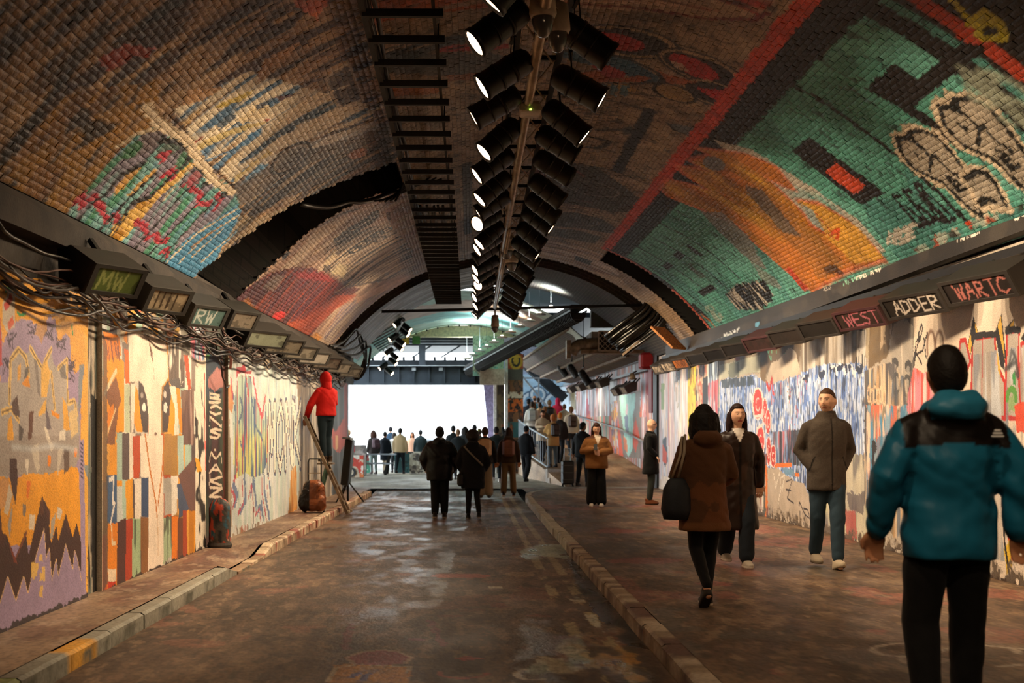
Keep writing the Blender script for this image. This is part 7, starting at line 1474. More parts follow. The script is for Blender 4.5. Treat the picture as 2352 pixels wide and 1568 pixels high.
def cloth_mat(name, rough=.85, bump=.35, scale=180, sheen=.04):
    m, nt, b = _nt(name); a = nt.nodes.new('ShaderNodeAttribute'); a.attribute_name = 'Col'; nt.links.new(a.outputs['Color'], b.inputs['Base Color'])
    b.inputs['Roughness'].default_value = rough; b.inputs['Sheen Weight'].default_value = sheen; b.inputs['Specular IOR Level'].default_value = .22
    tc = nt.nodes.new('ShaderNodeTexCoord'); n = nt.nodes.new('ShaderNodeTexNoise'); n.inputs['Scale'].default_value = scale; nt.links.new(tc.outputs['Object'], n.inputs['Vector'])
    bp = nt.nodes.new('ShaderNodeBump'); bp.inputs['Strength'].default_value = bump; bp.inputs['Distance'].default_value = .004; nt.links.new(n.outputs['Fac'], bp.inputs['Height']); nt.links.new(bp.outputs['Normal'], b.inputs['Normal']); return m
M['cloth'] = cloth_mat('cloth'); M['nylon'] = cloth_mat('nylon', .42, .1, 90, .0); M['leather'] = cloth_mat('leather', .38, .15, 60, 0); M['wool'] = cloth_mat('wool', .95, .6, 120, .06)
M['hair'] = cloth_mat('hair', .6, .8, 140, 0); M['shoe'] = cloth_mat('shoe', .6, .2, 60, 0)
M['skin'] = cloth_mat('skin', .5, .05, 200, .05); M['skin'].node_tree.nodes['Principled BSDF'].inputs['Subsurface Weight'].default_value = 0.06
M['skin'].node_tree.nodes['Principled BSDF'].inputs['Subsurface Radius'].default_value = (.02, .008, .004)
SKINS = ['#c8906c', '#b87c58', '#8a5a3c', '#e4b494', '#6a442c']
def solid(c): c = lin(c); return lambda P: np.tile(c, (len(P), 1))

def head_shape(p):
    """ellipsoid point to a head with brow, nose, lips, chin (front is -y)"""
    x, y, z = p; f = max(0.0, min(1.0, -y / .06))
    if z < 0:
        t = min(1, -z / .118); x *= 1 - .30 * t ** 1.5; y = y * (1 - .22 * t) - (.012 * t if y < 0 else -.0)
        if y > 0: y *= 1 - .25 * t
    else: x *= 1 - .05 * (z / .118); 
    g = lambda a, s_: math.exp(-(a / s_) ** 2)
    if y < 0:
        y -= f * .021 * g(x, .013) * (g(z + .022, .018) if z < -.022 else g(z + .022, .034))
        y += f * .008 * (g(x - .031, .016) + g(x + .031, .016)) * g(z - .008, .013)
        y -= f * .005 * g(z - .034, .012) * g(x, .05); y -= f * .006 * g(z + .060, .011) * g(x, .022); y -= f * .008 * g(z + .098, .016) * g(x, .022)
        y -= f * .004 * (g(x - .04, .018) + g(x + .04, .018)) * g(z + .02, .02)
    return Vector((x, y, z))
def add_hand(g, w, d, s_, curl, k, fr=.0095, up=None):
    """palm and five fingers from wrist w along d; s_ = side of the thumb"""
    d = Vector(d).normalized(); side = d.cross(Vector((0, 1, 0)) if up is None else Vector(up)); side = side.normalized() if side.length > .1 else Vector((1, 0, 0)); nrm = side.cross(d).normalized()
    w = Vector(w); wid = .04 * k
    for i in (-1.1, -.4, .3, 1.0): g.limb([w + side * wid * i * .5, w + d * .05 * k + side * wid * i * .75, w + d * .088 * k + side * wid * i * .85], [.017 * k, .016 * k, .013 * k], 8)
    for i, ln in ((-1.15, .062), (-.4, .078), (.35, .084), (1.1, .074)):
        b0 = w + d * .085 * k + side * wid * i * .85; a1 = curl; e1 = (d * math.cos(a1) + nrm * math.sin(a1)); e2 = (d * math.cos(a1 * 2) + nrm * math.sin(a1 * 2))
        g.limb([b0, b0 + e1 * ln * .5 * k, b0 + e1 * ln * .5 * k + e2 * ln * .5 * k], [fr * k, fr * .95 * k, fr * .8 * k], 8)
    b0 = w + d * .03 * k + side * wid * 1.0 * s_; e = (d * .75 + side * .6 * s_ + nrm * .3).normalized(); g.limb([b0 - e * .01, b0 + e * .04 * k, b0 + e * .035 * k + (d * .9 + nrm * .3).normalized() * .035 * k], [.013 * k, .011 * k, .009 * k], 8)
def person(label, px, Y, z0, H, yaw, skin=0, voxel=.02, arms=None, legs=None, head=(0, 0), hair=('short', '#1c1410'), coat=None, pants=None, shoes=None, lean=0, hat=None, face=None, group=None, curl=.35, foot=(0, 0)):
    k = H / 1.75; X = (px - VX) * Y / FPX
    t = empty('person', (X, Y, z0), R_(yaw), label=label, cat='person', group=group); t.scale = (k, k, k)
    sk = lin(SKINS[skin]) if isinstance(skin, int) else lin(skin)
    A = {1: ((.245, .03, 1.15), (.265, -.04, .90)), -1: ((-.245, .03, 1.15), (-.265, -.04, .90))}; A.update(arms or {})
    Lg = {1: ((.10, -.02, .50), (.105, .02, .085)), -1: ((-.10, -.02, .50), (-.105, .02, .085))}; Lg.update(legs or {})
    sh = lambda s_: Vector((s_ * .158, .01, 1.418)); hip = lambda s_: Vector((s_ * .09, 0, .93))
    HC = Vector((0, -.025 - lean * .02, 1.632)); HM = Matrix.Rotation(R_(head[0]), 3, 'Z') @ Matrix.Rotation(R_(head[1]), 3, 'X')
    g = Geo()
    g.ball(HC, HE, HM, head_shape, 28 if voxel < .015 else 16, 22 if voxel < .015 else 12)
    for s_ in (-1, 1): g.ball(HC + HM @ Vector((s_ * .082, .012, -.005)), (.012, .021, .033), HM, None, 8, 6)
    g.limb([(0, .015, 1.40), (0, .0, 1.48), HC + HM @ Vector((0, .012, -.07))], [.062, .055, .054], 12)
    g.rings([(.86, .12, .09), (.95, .145, .10), (1.08, .125, .09), (1.25, .14, .09), (1.34, .13, .08), (1.40, .09, .06), (1.45, .05, .05)], 16)
    for s_ in (-1, 1):
        e, w = (Vector(v) for v in A[s_]); g.limb([sh(s_) + Vector((-s_ * .03, 0, -.04)), e, w], [.036, .034, .027], 10)
        add_hand(g, w, (w - e).normalized(), s_, curl, 1.0, .0095 if voxel < .015 else .012)
        kn, an = (Vector(v) for v in Lg[s_]); g.limb([hip(s_), kn, an], [.078, .052, .036], 10)
        g.limb([an + Vector((0, .03, -.045)), an + Vector((0, -.10, -.055))], [.032, .028], 8)
    HMi = HM.inverted(); hc = np.array(HC); Mi = np.array(HMi)
    fc = face or {}
    def skincol(P):
        c = np.tile(sk, (len(P), 1)); q = (P - hc) @ Mi.T; x, y, z = q[:, 0], q[:, 1], q[:, 2]; f = (y < -.035) & (np.abs(x) < .07) & (z > -.13) & (z < .12)
        ax = np.abs(x); c[f & (np.abs(z + .062 + .1 * ax ** 1) < .0085) & (ax < .025)] = lin(fc.get('lip', '#8a4438'))
        c[f & (np.abs(z - .031 + (ax - .03) ** 2 * 6) < .0038) & (ax > .011) & (ax < .050)] = lin(fc.get('brow', '#4a3222'))
        c[f & (np.abs(z - .009) < .0045) & (ax > .020) & (ax < .043)] = lin('#b8a498'); c[f & (np.abs(z - .010) < .005) & (np.abs(ax - .031) < .006)] = lin('#1c1410')
        c[f & (np.abs(z + .036) < .006) & (ax < .012) & (ax > .004)] *= .55
        ck = np.exp(-((ax - .042) / .02) ** 2 - ((z + .03) / .025) ** 2)[:, None] * f[:, None]; c = c * (1 - .25 * ck) + sk * np.array([1.12, .82, .75]) * .25 * ck
        if fc.get('beard'): b_ = f & (z < -.035 - .5 * np.maximum(0, ax - .02)) & ~((np.abs(z + .062) < .0085) & (ax < .022)); c[b_] = c[b_] * .6 + lin(fc['beard']) * .4; b2 = (y < .02) & (ax > .045) & (z < -.01) & (z > -.12); c[b2] = c[b2] * .75 + lin(fc['beard']) * .25
        return c
    fuse('body', g, voxel if voxel > .012 else voxel, M['skin'], t, skincol, 1)
    # ---- hair and hats
    hv = max(.0075, voxel * .6)
    if hair:
        st, hcol = hair[0], lin(hair[1]); g = Geo()
        def cap(sc, front=.052, side=-.055, back=-.085, puff=0.0):
            def fn(p):
                x, y, z = p; lim = front if y < -.045 else (side + (front - side) * max(0, min(1, (-y - .0) / .045)) if y < 0 else side + (back - side) * min(1, y / .06))
                s_ = sc if z > lim else .80
                return Vector((x * s_ * (1 + puff), y * s_ * (1 + puff * .6), z * s_ * (1 + puff * .4) + .004))
            return fn
        if st == 'short': g.ball(HC, HE, HM, cap(1.115, .055, -.012, -.085), 28, 20)
        elif st == 'bald': pass
        elif st == 'crop': g.ball(HC, HE, HM, cap(1.055, .066, -.02, -.075), 28, 20)
        elif st == 'curly': g.ball(HC, HE, HM, cap(1.28, .05, -.06, -.10, .12), 28, 20)
        elif st == 'afro': g.ball(HC + Vector((0, .01, .02)), (.135, .14, .14), HM, None, 24, 18)
        elif st in ('long', 'bob', 'messy'):
            g.ball(HC, HE, HM, cap(1.10 if st == 'long' else 1.18, .066, -.04 if st == 'long' else -.10, -.11, .05 if st != 'long' else 0), 28, 20)
            L_ = {'long': .30, 'bob': .14, 'messy': .15}[st]; r_ = {'long': .027, 'bob': .05, 'messy': .055}[st]
            for x, y in ((-.078, .0), (-.078, .035), (-.045, .075), (0, .09), (.045, .075), (.078, .035), (.078, .0)):
                p0 = HC + HM @ Vector((x, y, .02)); p1 = HC + HM @ Vector((x * 1.12, y * 1.05 + .005, -.09)); p2 = Vector((p1.x * 1.1, p1.y + .008, HC.z - L_)); g.limb([p0, p1, p2], [r_, r_ * 1.05, r_ * .75], 8)
        elif st == 'bun':
            g.ball(HC, HE, HM, cap(1.09), 24, 18); g.ball(HC + HM @ Vector((0, .07, .11)), (.045, .045, .045), HM, None, 10, 8)
        if g.V: fuse('hair', g, hv, M['hair'], t, (lambda P, c=hcol: c * (.75 + .5 * fbm(P[:, 0] * 70 + P[:, 1] * 60, P[:, 2] * 12, 3))[:, None]), 1, .010 if st in ('curly', 'messy', 'afro') else .004, 30, 3)
    if hat:
        kind, hcol = hat; g = Geo()
        if kind == 'beanie':
            def fn(p): return Vector((p.x * 1.13, p.y * 1.13, p.z * 1.14)) if p.z > .02 else Vector((p.x * .8, p.y * .8, .015))
            g.ball(HC, HE, HM, fn, 24, 18)
        elif kind == 'brim': g.ball(HC + HM @ Vector((0, 0, .06)), (.14, .15, .012), HM, None, 20, 6); g.ball(HC + HM @ Vector((0, 0, .09)), (.085, .10, .07), HM, None, 16, 10)
        elif kind == 'hood':
            def fn(p):
                if p.y < -.05 and abs(p.x) < .06 and -.11 < p.z < .085: return Vector((p.x * .9, p.y * .55, p.z * .9))
                return p
            g.ball(HC + HM @ Vector((0, .012, .0)), (.112, .135, .152), HM, fn, 24, 18); g.limb([(0, .03, 1.44), HC + Vector((0, .03, -.06))], [.11, .10], 14)
        fuse('hat' if kind != 'hood' else 'hood', g, hv, M['cloth'], t, solid(hcol), 2, .004, 20)
    # ---- trousers
    p_ = dict(color='#15130f', top=1.02, r=(.098, .072, .058), mat='cloth', hem=.09); p_.update(pants or {})
    g = Geo(); g.rings([(.80, .13, .10), (.88, .165, .125), (.97, .17, .125), (p_['top'], .155, .115)], 18)
    for s_ in (-1, 1):
        kn, an = (Vector(v) for v in Lg[s_]); d = (an - kn); e = kn + d * (1 - (p_['hem'] - .085) / max(.1, abs(d.z))) if p_['hem'] > .085 else an
        mid = (hip(s_) + kn) / 2; g.limb([hip(s_) + Vector((0, 0, -.02)), mid, kn, (kn + e) / 2, e + Vector((0, 0, .035))], [p_['r'][0], p_['r'][0] * .93, p_['r'][1], (p_['r'][1] + p_['r'][2]) / 2, p_['r'][2]], 12)
    pc = p_.get('colf') or solid(p_['color']); fuse('trousers', g, max(.013, voxel), M[p_['mat']], t, pc, 2, .010, 8, 4)
    # ---- shoes
    s0 = dict(color='#1a1613', sole='#1a1613', l=.0); s0.update(shoes or {})
    for s_ in (-1, 1):
        kn, an = (Vector(v) for v in Lg[s_]); fp = foot[0] if s_ < 0 else foot[1]
        g = Geo(); g.rings([(0, .046, .135, 0, -.05), (.02, .050, .142, 0, -.05), (.045, .048, .136, 0, -.05), (.07, .042, .10, 0, -.02), (.10, .038, .06, 0, .035), (.12, .03, .045, 0, .04)], 16, 2.6)
        Mx = Matrix.Rotation(R_(fp), 3, 'X'); g.V = [tuple(Mx @ Vector(v) + an + Vector((0, .0, -.085)) - Mx @ Vector((0, 0, 0))) for v in g.V]
        base = an.z - .085
        def shc(P, a=lin(s0['color']), b_=lin(s0['sole']), z=base, fpz=fp): 
            c = np.tile(a, (len(P), 1)); c[P[:, 2] < z + .026 + (0 if abs(fpz) < 5 else -.2)] = b_; return c
        fuse('shoe', g, max(.009, voxel * .7), M['shoe'], t, shc, 1)
    # ---- coat or jacket
    if coat:
        c0 = dict(color='#15130f', hem=.82, w=1.0, flare=1.0, mat='cloth', sleeve=(.078, .062, .052), hood=False, collar=True, wr=.012, name='coat', slv=1.0, neck=1.50); c0.update(coat)
        W = c0['w']; g = Geo(); hz = c0['hem']; f_ = c0['flare']
        R0 = [(hz, .195 * W * f_, .145 * W * f_), (hz + .03, .20 * W * f_, .15 * W * f_)]
        if hz < .7: R0 += [((hz + .95) / 2, .198 * W * (f_ * .5 + .5), .148 * W * (f_ * .5 + .5))]
        R0 += [(max(.93, hz + .08), .195 * W, .145 * W), (1.08, .186 * W, .137 * W), (1.25, .202 * W, .15 * W), (1.36, .200 * W, .135 * W), (1.425, .172 * W, .115 * W), (1.462, .108, .092), (c0['neck'], .085, .082)]
        g.rings(R0, 24)
        for s_ in (-1, 1):
            e, w = (Vector(v) for v in A[s_]); w2 = e + (w - e) * c0['slv']; sr = c0['sleeve']; g.limb([sh(s_) + Vector((-s_ * .03, 0, -.015)), sh(s_) + Vector((s_ * .02, 0, -.045)), (sh(s_) + e) / 2, e, (e + w2) / 2, w2], [sr[0] * .82, sr[0] * .9, (sr[0] + sr[1]) / 2, sr[1], (sr[1] + sr[2]) / 2, sr[2]], 12)
        if c0['hood']: g.ball((0, .105, 1.475), (.135, .085, .075), None, None, 18, 12); g.limb([(-.09, -.0, 1.46), (-.06, .09, 1.50), (.06, .09, 1.50), (.09, 0, 1.46)], [.045, .06, .06, .045], 12)
        if c0['collar']: g.limb([(-.055, -.07, 1.45), (-.088, .0, 1.49), (-.05, .07, 1.505), (.05, .07, 1.505), (.088, 0, 1.49), (.055, -.07, 1.45)], [.024] * 6, 10)
        cc = c0.get('colf') or solid(c0['color']); fuse(c0['name'], g, max(.013, voxel), M[c0['mat']], t, cc, 2, c0['wr'], c0.get('wf', 8), 7)
    return t
def part(t, name, mb, m, smooth=False, label=None):
    o = mb.build(name, m, t, smooth=smooth)
    if label: o['label'] = label
    return o
WALK = {1: ((.10, -.12, .51), (.10, -.16, .085)), -1: ((-.10, .02, .50), (-.10, .22, .13))}
WALK_B = {-1: ((-.10, -.12, .51), (-.10, -.16, .085)), 1: ((.10, .02, .50), (.10, .22, .13))}
# 1 man in blue and black jacket, seen from behind
def blue(P):
    c = np.tile(lin('#1c6784'), (len(P), 1)); z = P[:, 2]; yoke = (z > 1.325 - .10 * np.abs(P[:, 0])) & (np.abs(P[:, 0]) < .235) & (z < 1.475); c[yoke] = lin('#1b1512'); c[(z > 1.478) | ((P[:, 1] > .1) & (z > 1.43))] = lin('#2a7592'); return c
p1 = person('person seen from behind in a teal jacket with black shoulders and black trousers', 2178, 5.88, ZP, 1.78, 180, 1, .010, arms={1: ((.29, .05, 1.17), (.305, -.05, .93)), -1: ((-.29, .06, 1.17), (-.31, .02, .93))}, legs={1: ((.11, -.04, .50), (.11, .06, .10)), -1: ((-.11, -.06, .50), (-.115, -.10, .085))}, hair=('short', '#18120e'), coat=dict(colf=blue, hem=.80, w=1.08, flare=.98, mat='nylon', sleeve=(.095, .085, .06), hood=True, wr=.034, wf=6, name='jacket'), pants=dict(color='#100e0d', r=(.105, .082, .066)), shoes=dict(color='#141210', sole='#2a2622'), curl=.5)
b = MB()
for k, (w, z) in enumerate(((.055, 0), (.042, .013), (.028, .026))): b.box((-.155 - .0 * k, .166, 1.365 + z - .012), (w, .01, .009), bev=.002)
part(p1, 'logo', b, M['white_paint'], label='small white layered dome mark')
# 2 woman in brown parka with tote
def parka(P): c = np.tile(lin('#553620'), (len(P), 1)); n = fbm(P[:, 0] * 5, P[:, 2] * 4, 3); c[n > .56] = lin('#6a4024'); c[P[:, 2] < .74] = lin('#6e4628'); return c
p2 = person('person walking away in a brown hooded parka with a dark tote bag', 1618, 10.46, ZP, 1.62, 186, 0, .0125, arms={1: ((.24, .0, 1.16), (.20, -.16, 1.05)), -1: ((-.25, -.02, 1.15), (-.20, -.18, 1.08))}, legs={-1: ((-.07, -.06, .50), (-.03, -.02, .085)), 1: ((.07, -.02, .50), (.05, .26, .17))}, hair=('messy', '#120c0a'), coat=dict(colf=parka, hem=.66, w=1.02, flare=1.14, mat='wool', sleeve=(.084, .074, .062), hood=True, wr=.016, name='parka'), pants=dict(color='#0e0d0d', r=(.088, .062, .045)), shoes=dict(color='#2a2420', sole='#e0d4c0'), foot=(0, 38), face={})
b = MB(); b.lathe([(.02, .0), (.15, .01), (.18, .12), (.155, .34), (.10, .44), (.06, .46)], 16, Matrix.Diagonal((1, .45, 1, 1))); o = part(p2, 'tote_bag', b, mat('dark_tote', '#131820', .7), True, 'dark navy tote bag'); o.location = (.27, .07, .76); o.scale = (.78, .9, .8)
b = MB(); b.tube([(.25, .06, 1.13), (.21, .10, 1.35), (.18, .02, 1.50), (.19, -.09, 1.38), (.26, -.04, 1.13)], .013, 8); b.tube([(.31, .07, 1.13), (.25, .115, 1.33), (.21, .03, 1.485), (.22, -.08, 1.36), (.31, -.03, 1.13)], .011, 8); part(p2, 'bag_strap', b, mat('canvas_strap', '#9a8a74', .8), True, 'pale canvas straps')
# 3 woman in dark long coat
def lcoat(P):
    c = np.tile(lin('#2a1c16'), (len(P), 1)); n = fbm(P[:, 0] * 7, P[:, 2] * 5, 6); c[n > .6] = lin('#3a261c'); c[(np.abs(P[:, 0]) < .012) & (P[:, 1] < -.05)] = lin('#120c0a')
    v = (P[:, 1] < -.03) & (P[:, 2] > 1.34) & (np.abs(P[:, 0]) < (P[:, 2] - 1.34) * .45); c[v] = lin('#d8cfc4'); return c
p3 = person('woman facing us in a long dark brown leather coat and pale top', 1692, 13.65, ZP, 1.72, 4, 3, .0085, arms={1: ((.26, .03, 1.15), (.25, .0, .90)), -1: ((-.26, .03, 1.15), (-.24, -.02, .92))}, legs={1: ((.08, -.12, .51), (.06, -.16, .085)), -1: ((-.08, .02, .50), (-.07, .22, .13))}, head=(6, -4), hair=('long', '#24100c'), coat=dict(colf=lcoat, hem=.40, w=1.0, flare=1.22, mat='leather', sleeve=(.08, .07, .06), wr=.014), pants=dict(color='#1c232b', r=(.10, .09, .085)), shoes=dict(color='#a89c8c', sole='#d8d0c4'), face=dict(lip='#b0524a', brow='#4a2c20'))
for s_ in (-1, 1): b = MB(); b.lathe([(.001, .012), (.008, .006), (.010, 0), (.006, -.008), (.001, -.011)], 10, Matrix.Translation((s_ * .082, -.03, 1.565))); part(p3, 'earring', b, M['white_paint'], True)
# 4 man in grey wool coat
def gcoat(P):
    c = np.tile(lin('#4a4138'), (len(P), 1)); n = vnoise(P[:, 0] * 120, P[:, 2] * 120, 4); c *= (.85 + .3 * n)[:, None]; c[(np.abs(P[:, 0] - .02) < .006) & (P[:, 1] < -.04) & (P[:, 2] < 1.46)] = lin('#1c1814')
    for s_ in (-1, 1): c[(np.abs((P[:, 0] * s_) - .17 + (P[:, 2] - 1.0) * .35) < .007) & (P[:, 1] < -.03) & (np.abs(P[:, 2] - 1.0) < .09)] = lin('#1c1814')
    return c
p4 = person('man walking towards us in a dark grey wool coat, hands in pockets', 1898, 13.5, ZP, 1.88, 0, 3, .0085, arms={1: ((.25, .07, 1.15), (.14, -.04, .98)), -1: ((-.25, .07, 1.15), (-.14, -.04, .98))}, legs={1: ((.075, -.12, .51), (.06, -.18, .085)), -1: ((-.075, .02, .50), (-.06, .18, .12))}, head=(-36, 0), hair=('crop', '#4a3220'), coat=dict(colf=gcoat, hem=.76, w=.97, flare=1.0, mat='wool', sleeve=(.078, .066, .056), wr=.010, slv=1.12, neck=1.54), pants=dict(color='#2c3e4a', r=(.095, .075, .062)), shoes=dict(color='#b8a890', sole='#8a7c68'), face=dict(beard='#3a2418', lip='#9a5a48', brow='#4a3020'), foot=(0, -14))
# 5 bald man in profile
p5 = person('bald man with glasses in a long black coat looking at the wall', 1494, 26.4, ZP, 1.75, 80, 3, .015, arms={1: ((.22, .02, 1.15), (.20, -.10, .98)), -1: ((-.22, .02, 1.15), (-.20, -.12, 1.0))}, hair=('bald', '#000000'), head=(10, -6), coat=dict(color='#080808', hem=.62, w=1.06, flare=1.12, mat='wool'), pants=dict(color='#2e322c', r=(.10, .075, .06)), shoes=dict(color='#6a3a1c', sole='#2a1a10'))
b = MB(); b.tube([(-.078, -.03, 1.645), (-.06, -.105, 1.64), (-.03, -.118, 1.64), (.03, -.118, 1.64), (.06, -.105, 1.64), (.078, -.03, 1.645)], .005, 6); part(p5, 'spectacles', b, M['black'])
# 6 woman with phone
def tan(P): c = np.tile(lin('#8a5c30'), (len(P), 1)); c[P[:, 2] < .86] = lin('#7a4e28'); c[(P[:, 2] > 1.43) & (P[:, 1] < .0)] = lin('#5a3420'); v = (P[:, 1] < -.05) & (P[:, 2] > 1.30) & (np.abs(P[:, 0] - .03) < (P[:, 2] - 1.30) * .4); c[v] = lin('#d8c8b4'); return c
p6 = person('woman in a tan jacket and wide black trousers looking at her phone', 1370, 25.4, ZP, 1.66, -6, 3, .0135, arms={1: ((.28, -.02, 1.16), (.09, -.24, 1.14)), -1: ((-.28, -.02, 1.16), (-.08, -.24, 1.20))}, head=(4, 18), hair=('long', '#3a2014'), coat=dict(colf=tan, hem=.80, w=1.25, flare=.98, sleeve=(.095, .088, .066), wr=.014, name='jacket'), pants=dict(color='#0c0b0b', r=(.105, .10, .115)), shoes=dict(color='#d0c4b4', sole='#b8ac9c'), curl=.7)
b = MB(); b.box((-.02, -.31, 1.25), (.075, .012, .15), Matrix.Rotation(R_(-35), 4, 'X'), .004); part(p6, 'phone', b, M['black'])
# 7 man with suitcase
p7 = person('man in black clothes turned away beside a black suitcase', 1338, 36.5, .11, 1.82, 150, 2, .022, arms={1: ((.26, .0, 1.16), (.30, -.05, .92))}, legs={1: ((.11, -.03, .50), (.15, .0, .085)), -1: ((-.11, -.03, .50), (-.17, .06, .085))}, head=(-30, 0), coat=dict(color='#121314', hem=.80, w=1.1), pants=dict(color='#1c2024'), shoes=dict(color='#2a2420', sole='#4a4038'))
# 8, 9 the pair walking away
p8 = person('person walking away in a bulky black coat with pale-soled shoes', 1010, 23.9, ZR, 1.70, 180, 0, .017, arms={1: ((.30, .02, 1.13), (.24, -.10, .95)), -1: ((-.30, .02, 1.13), (-.24, -.10, .95))}, legs={1: ((.09, -.02, .50), (.09, .06, .09)), -1: ((-.09, -.03, .50), (-.09, -.05, .085))}, hair=('short', '#0e0b0a'), hat=('beanie', '#0d0d10'), coat=dict(color='#0c0d11', hem=.72, w=1.38, flare=.92, sleeve=(.12, .11, .08), hood=True, wr=.02, mat='nylon'), pants=dict(color='#0b0b0d', r=(.105, .085, .075)), shoes=dict(color='#2a211b', sole='#a8947c'))
p9 = person('person walking away with rounded curly hair, dark coat and pale cross-body strap', 1086, 23.7, ZR, 1.63, 180, 2, .017, arms={1: ((.29, .02, 1.12), (.22, -.10, .98)), -1: ((-.29, .02, 1.12), (-.22, -.10, .98))}, legs={1: ((.08, -.02, .50), (.09, .04, .085)), -1: ((-.08, -.03, .50), (-.12, .10, .11))}, hair=('afro', '#1c1614'), coat=dict(color='#0b0b0d', hem=.60, w=1.25, flare=.95, sleeve=(.10, .09, .07), hood=True, wr=.016), pants=dict(color='#09090a', r=(.09, .065, .05)), shoes=dict(color='#15120f', sole='#8a8076'))
b = MB(); b.tube([(.17, .13, 1.44), (.10, .185, 1.36), (-.06, .20, 1.20), (-.20, .17, 1.06)], .018, 6); part(p9, 'strap', b, mat('pale_strap', '#6a6254', .7))
b = MB(); b.box((.25, .05, .78), (.12, .26, .26), bev=.04); part(p9, 'shoulder_bag', b, M['black_matte'])
def backpack(t, c, w=.32, h=.44, z=1.02, y=.16, colf=None):
    b = MB(); b.color = tuple(lin(c)); b.box((0, y + .07, z + h / 2), (w, .17, h), bev=.06); b.box((0, y + .165, z + h * .3), (w * .75, .05, h * .4), bev=.02); o = part(t, 'backpack', b, M['vc'])
    for s_ in (-1, 1): b = MB(); b.tube([(s_ * .11, y, z + .1), (s_ * .13, y - .08, z + h * .8), (s_ * .12, .02, 1.47), (s_ * .12, -.13, 1.36), (s_ * .14, -.13, 1.15)], .018, 6); part(t, 'backpack_strap', b, M['black_matte'])
STEP = [None, WALK, WALK_B]
p10 = person('person in hooded sweater and brown trousers with a patterned backpack', 1168, 32, .04, 1.70, 178, 1, .022, legs={1: ((.11, -.02, .50), (.13, .0, .085)), -1: ((-.11, -.02, .50), (-.13, .02, .085))}, hair=('long', '#2a1a12'), coat=dict(color='#3a2c22', hem=.85, hood=True), pants=dict(color='#6a543c', r=(.10, .085, .085)), shoes=dict(color='#2a1c16', sole='#c8b8a8'), group=None)
backpack(p10, '#7a4a3a')
p11 = person('person in plain black uniform and boots walking across the hall', 1208, 40.5, .11, 1.76, 150, 0, .024, legs=WALK, hair=('crop', '#1a120e'), hat=('beanie', '#101014'), coat=dict(color='#0d0e12', hem=.85, w=1.1), pants=dict(color='#0d0e12', r=(.105, .09, .08)), shoes=dict(color='#0d0d0d'))
p12 = person('person with a cream backpack and wide pale trousers', 1114, 31.4, .03, 1.72, 178, 1, .022, hair=('short', '#3a2a20'), hat=('beanie', '#4a3a30'), coat=dict(color='#1c1a1a', hem=.85, w=1.05), pants=dict(color='#8a7c68', r=(.105, .095, .11)), shoes=dict(color='#4a4038'))
backpack(p12, '#c8a47c', .34, .46)
p13 = person('person in dark coat raising an arm to take a picture', 1140, 40, .11, 1.72, 180, 2, .024, arms={-1: ((-.27, -.08, 1.46), (-.22, -.22, 1.72))}, legs=WALK_B, hair=('short', '#15100d'), coat=dict(color='#161d1c', hem=.80, w=1.08), pants=dict(color='#1c2024'), shoes=dict(color='#a89c90', sole='#c8c0b4'))
# 14 red hoodie on the ladder
def red(P): c = np.tile(lin('#c01812'), (len(P), 1)); c[P[:, 2] < .86] = lin('#8c0f0c'); return c
ZS_ = 1.03
p14 = person('person in a red hoodie and jeans standing on the wooden ladder', 749, 25.05, ZS_, 1.74, -140, 0, .015, arms={1: ((.31, -.08, 1.12), (.30, -.25, .86)), -1: ((-.24, -.06, 1.16), (-.14, -.28, 1.06))}, legs={1: ((.07, -.03, .50), (.05, .0, .085)), -1: ((-.07, -.04, .50), (-.06, .02, .085))}, hair=None, hat=('hood', '#b81510'), coat=dict(colf=red, hem=.90, w=1.08, sleeve=(.085, .075, .06), wr=.014, name='hoodie'), pants=dict(color='#1e2c33', r=(.10, .07, .055)), shoes=dict(color='#4a3a2c', sole='#8a7c6a'))
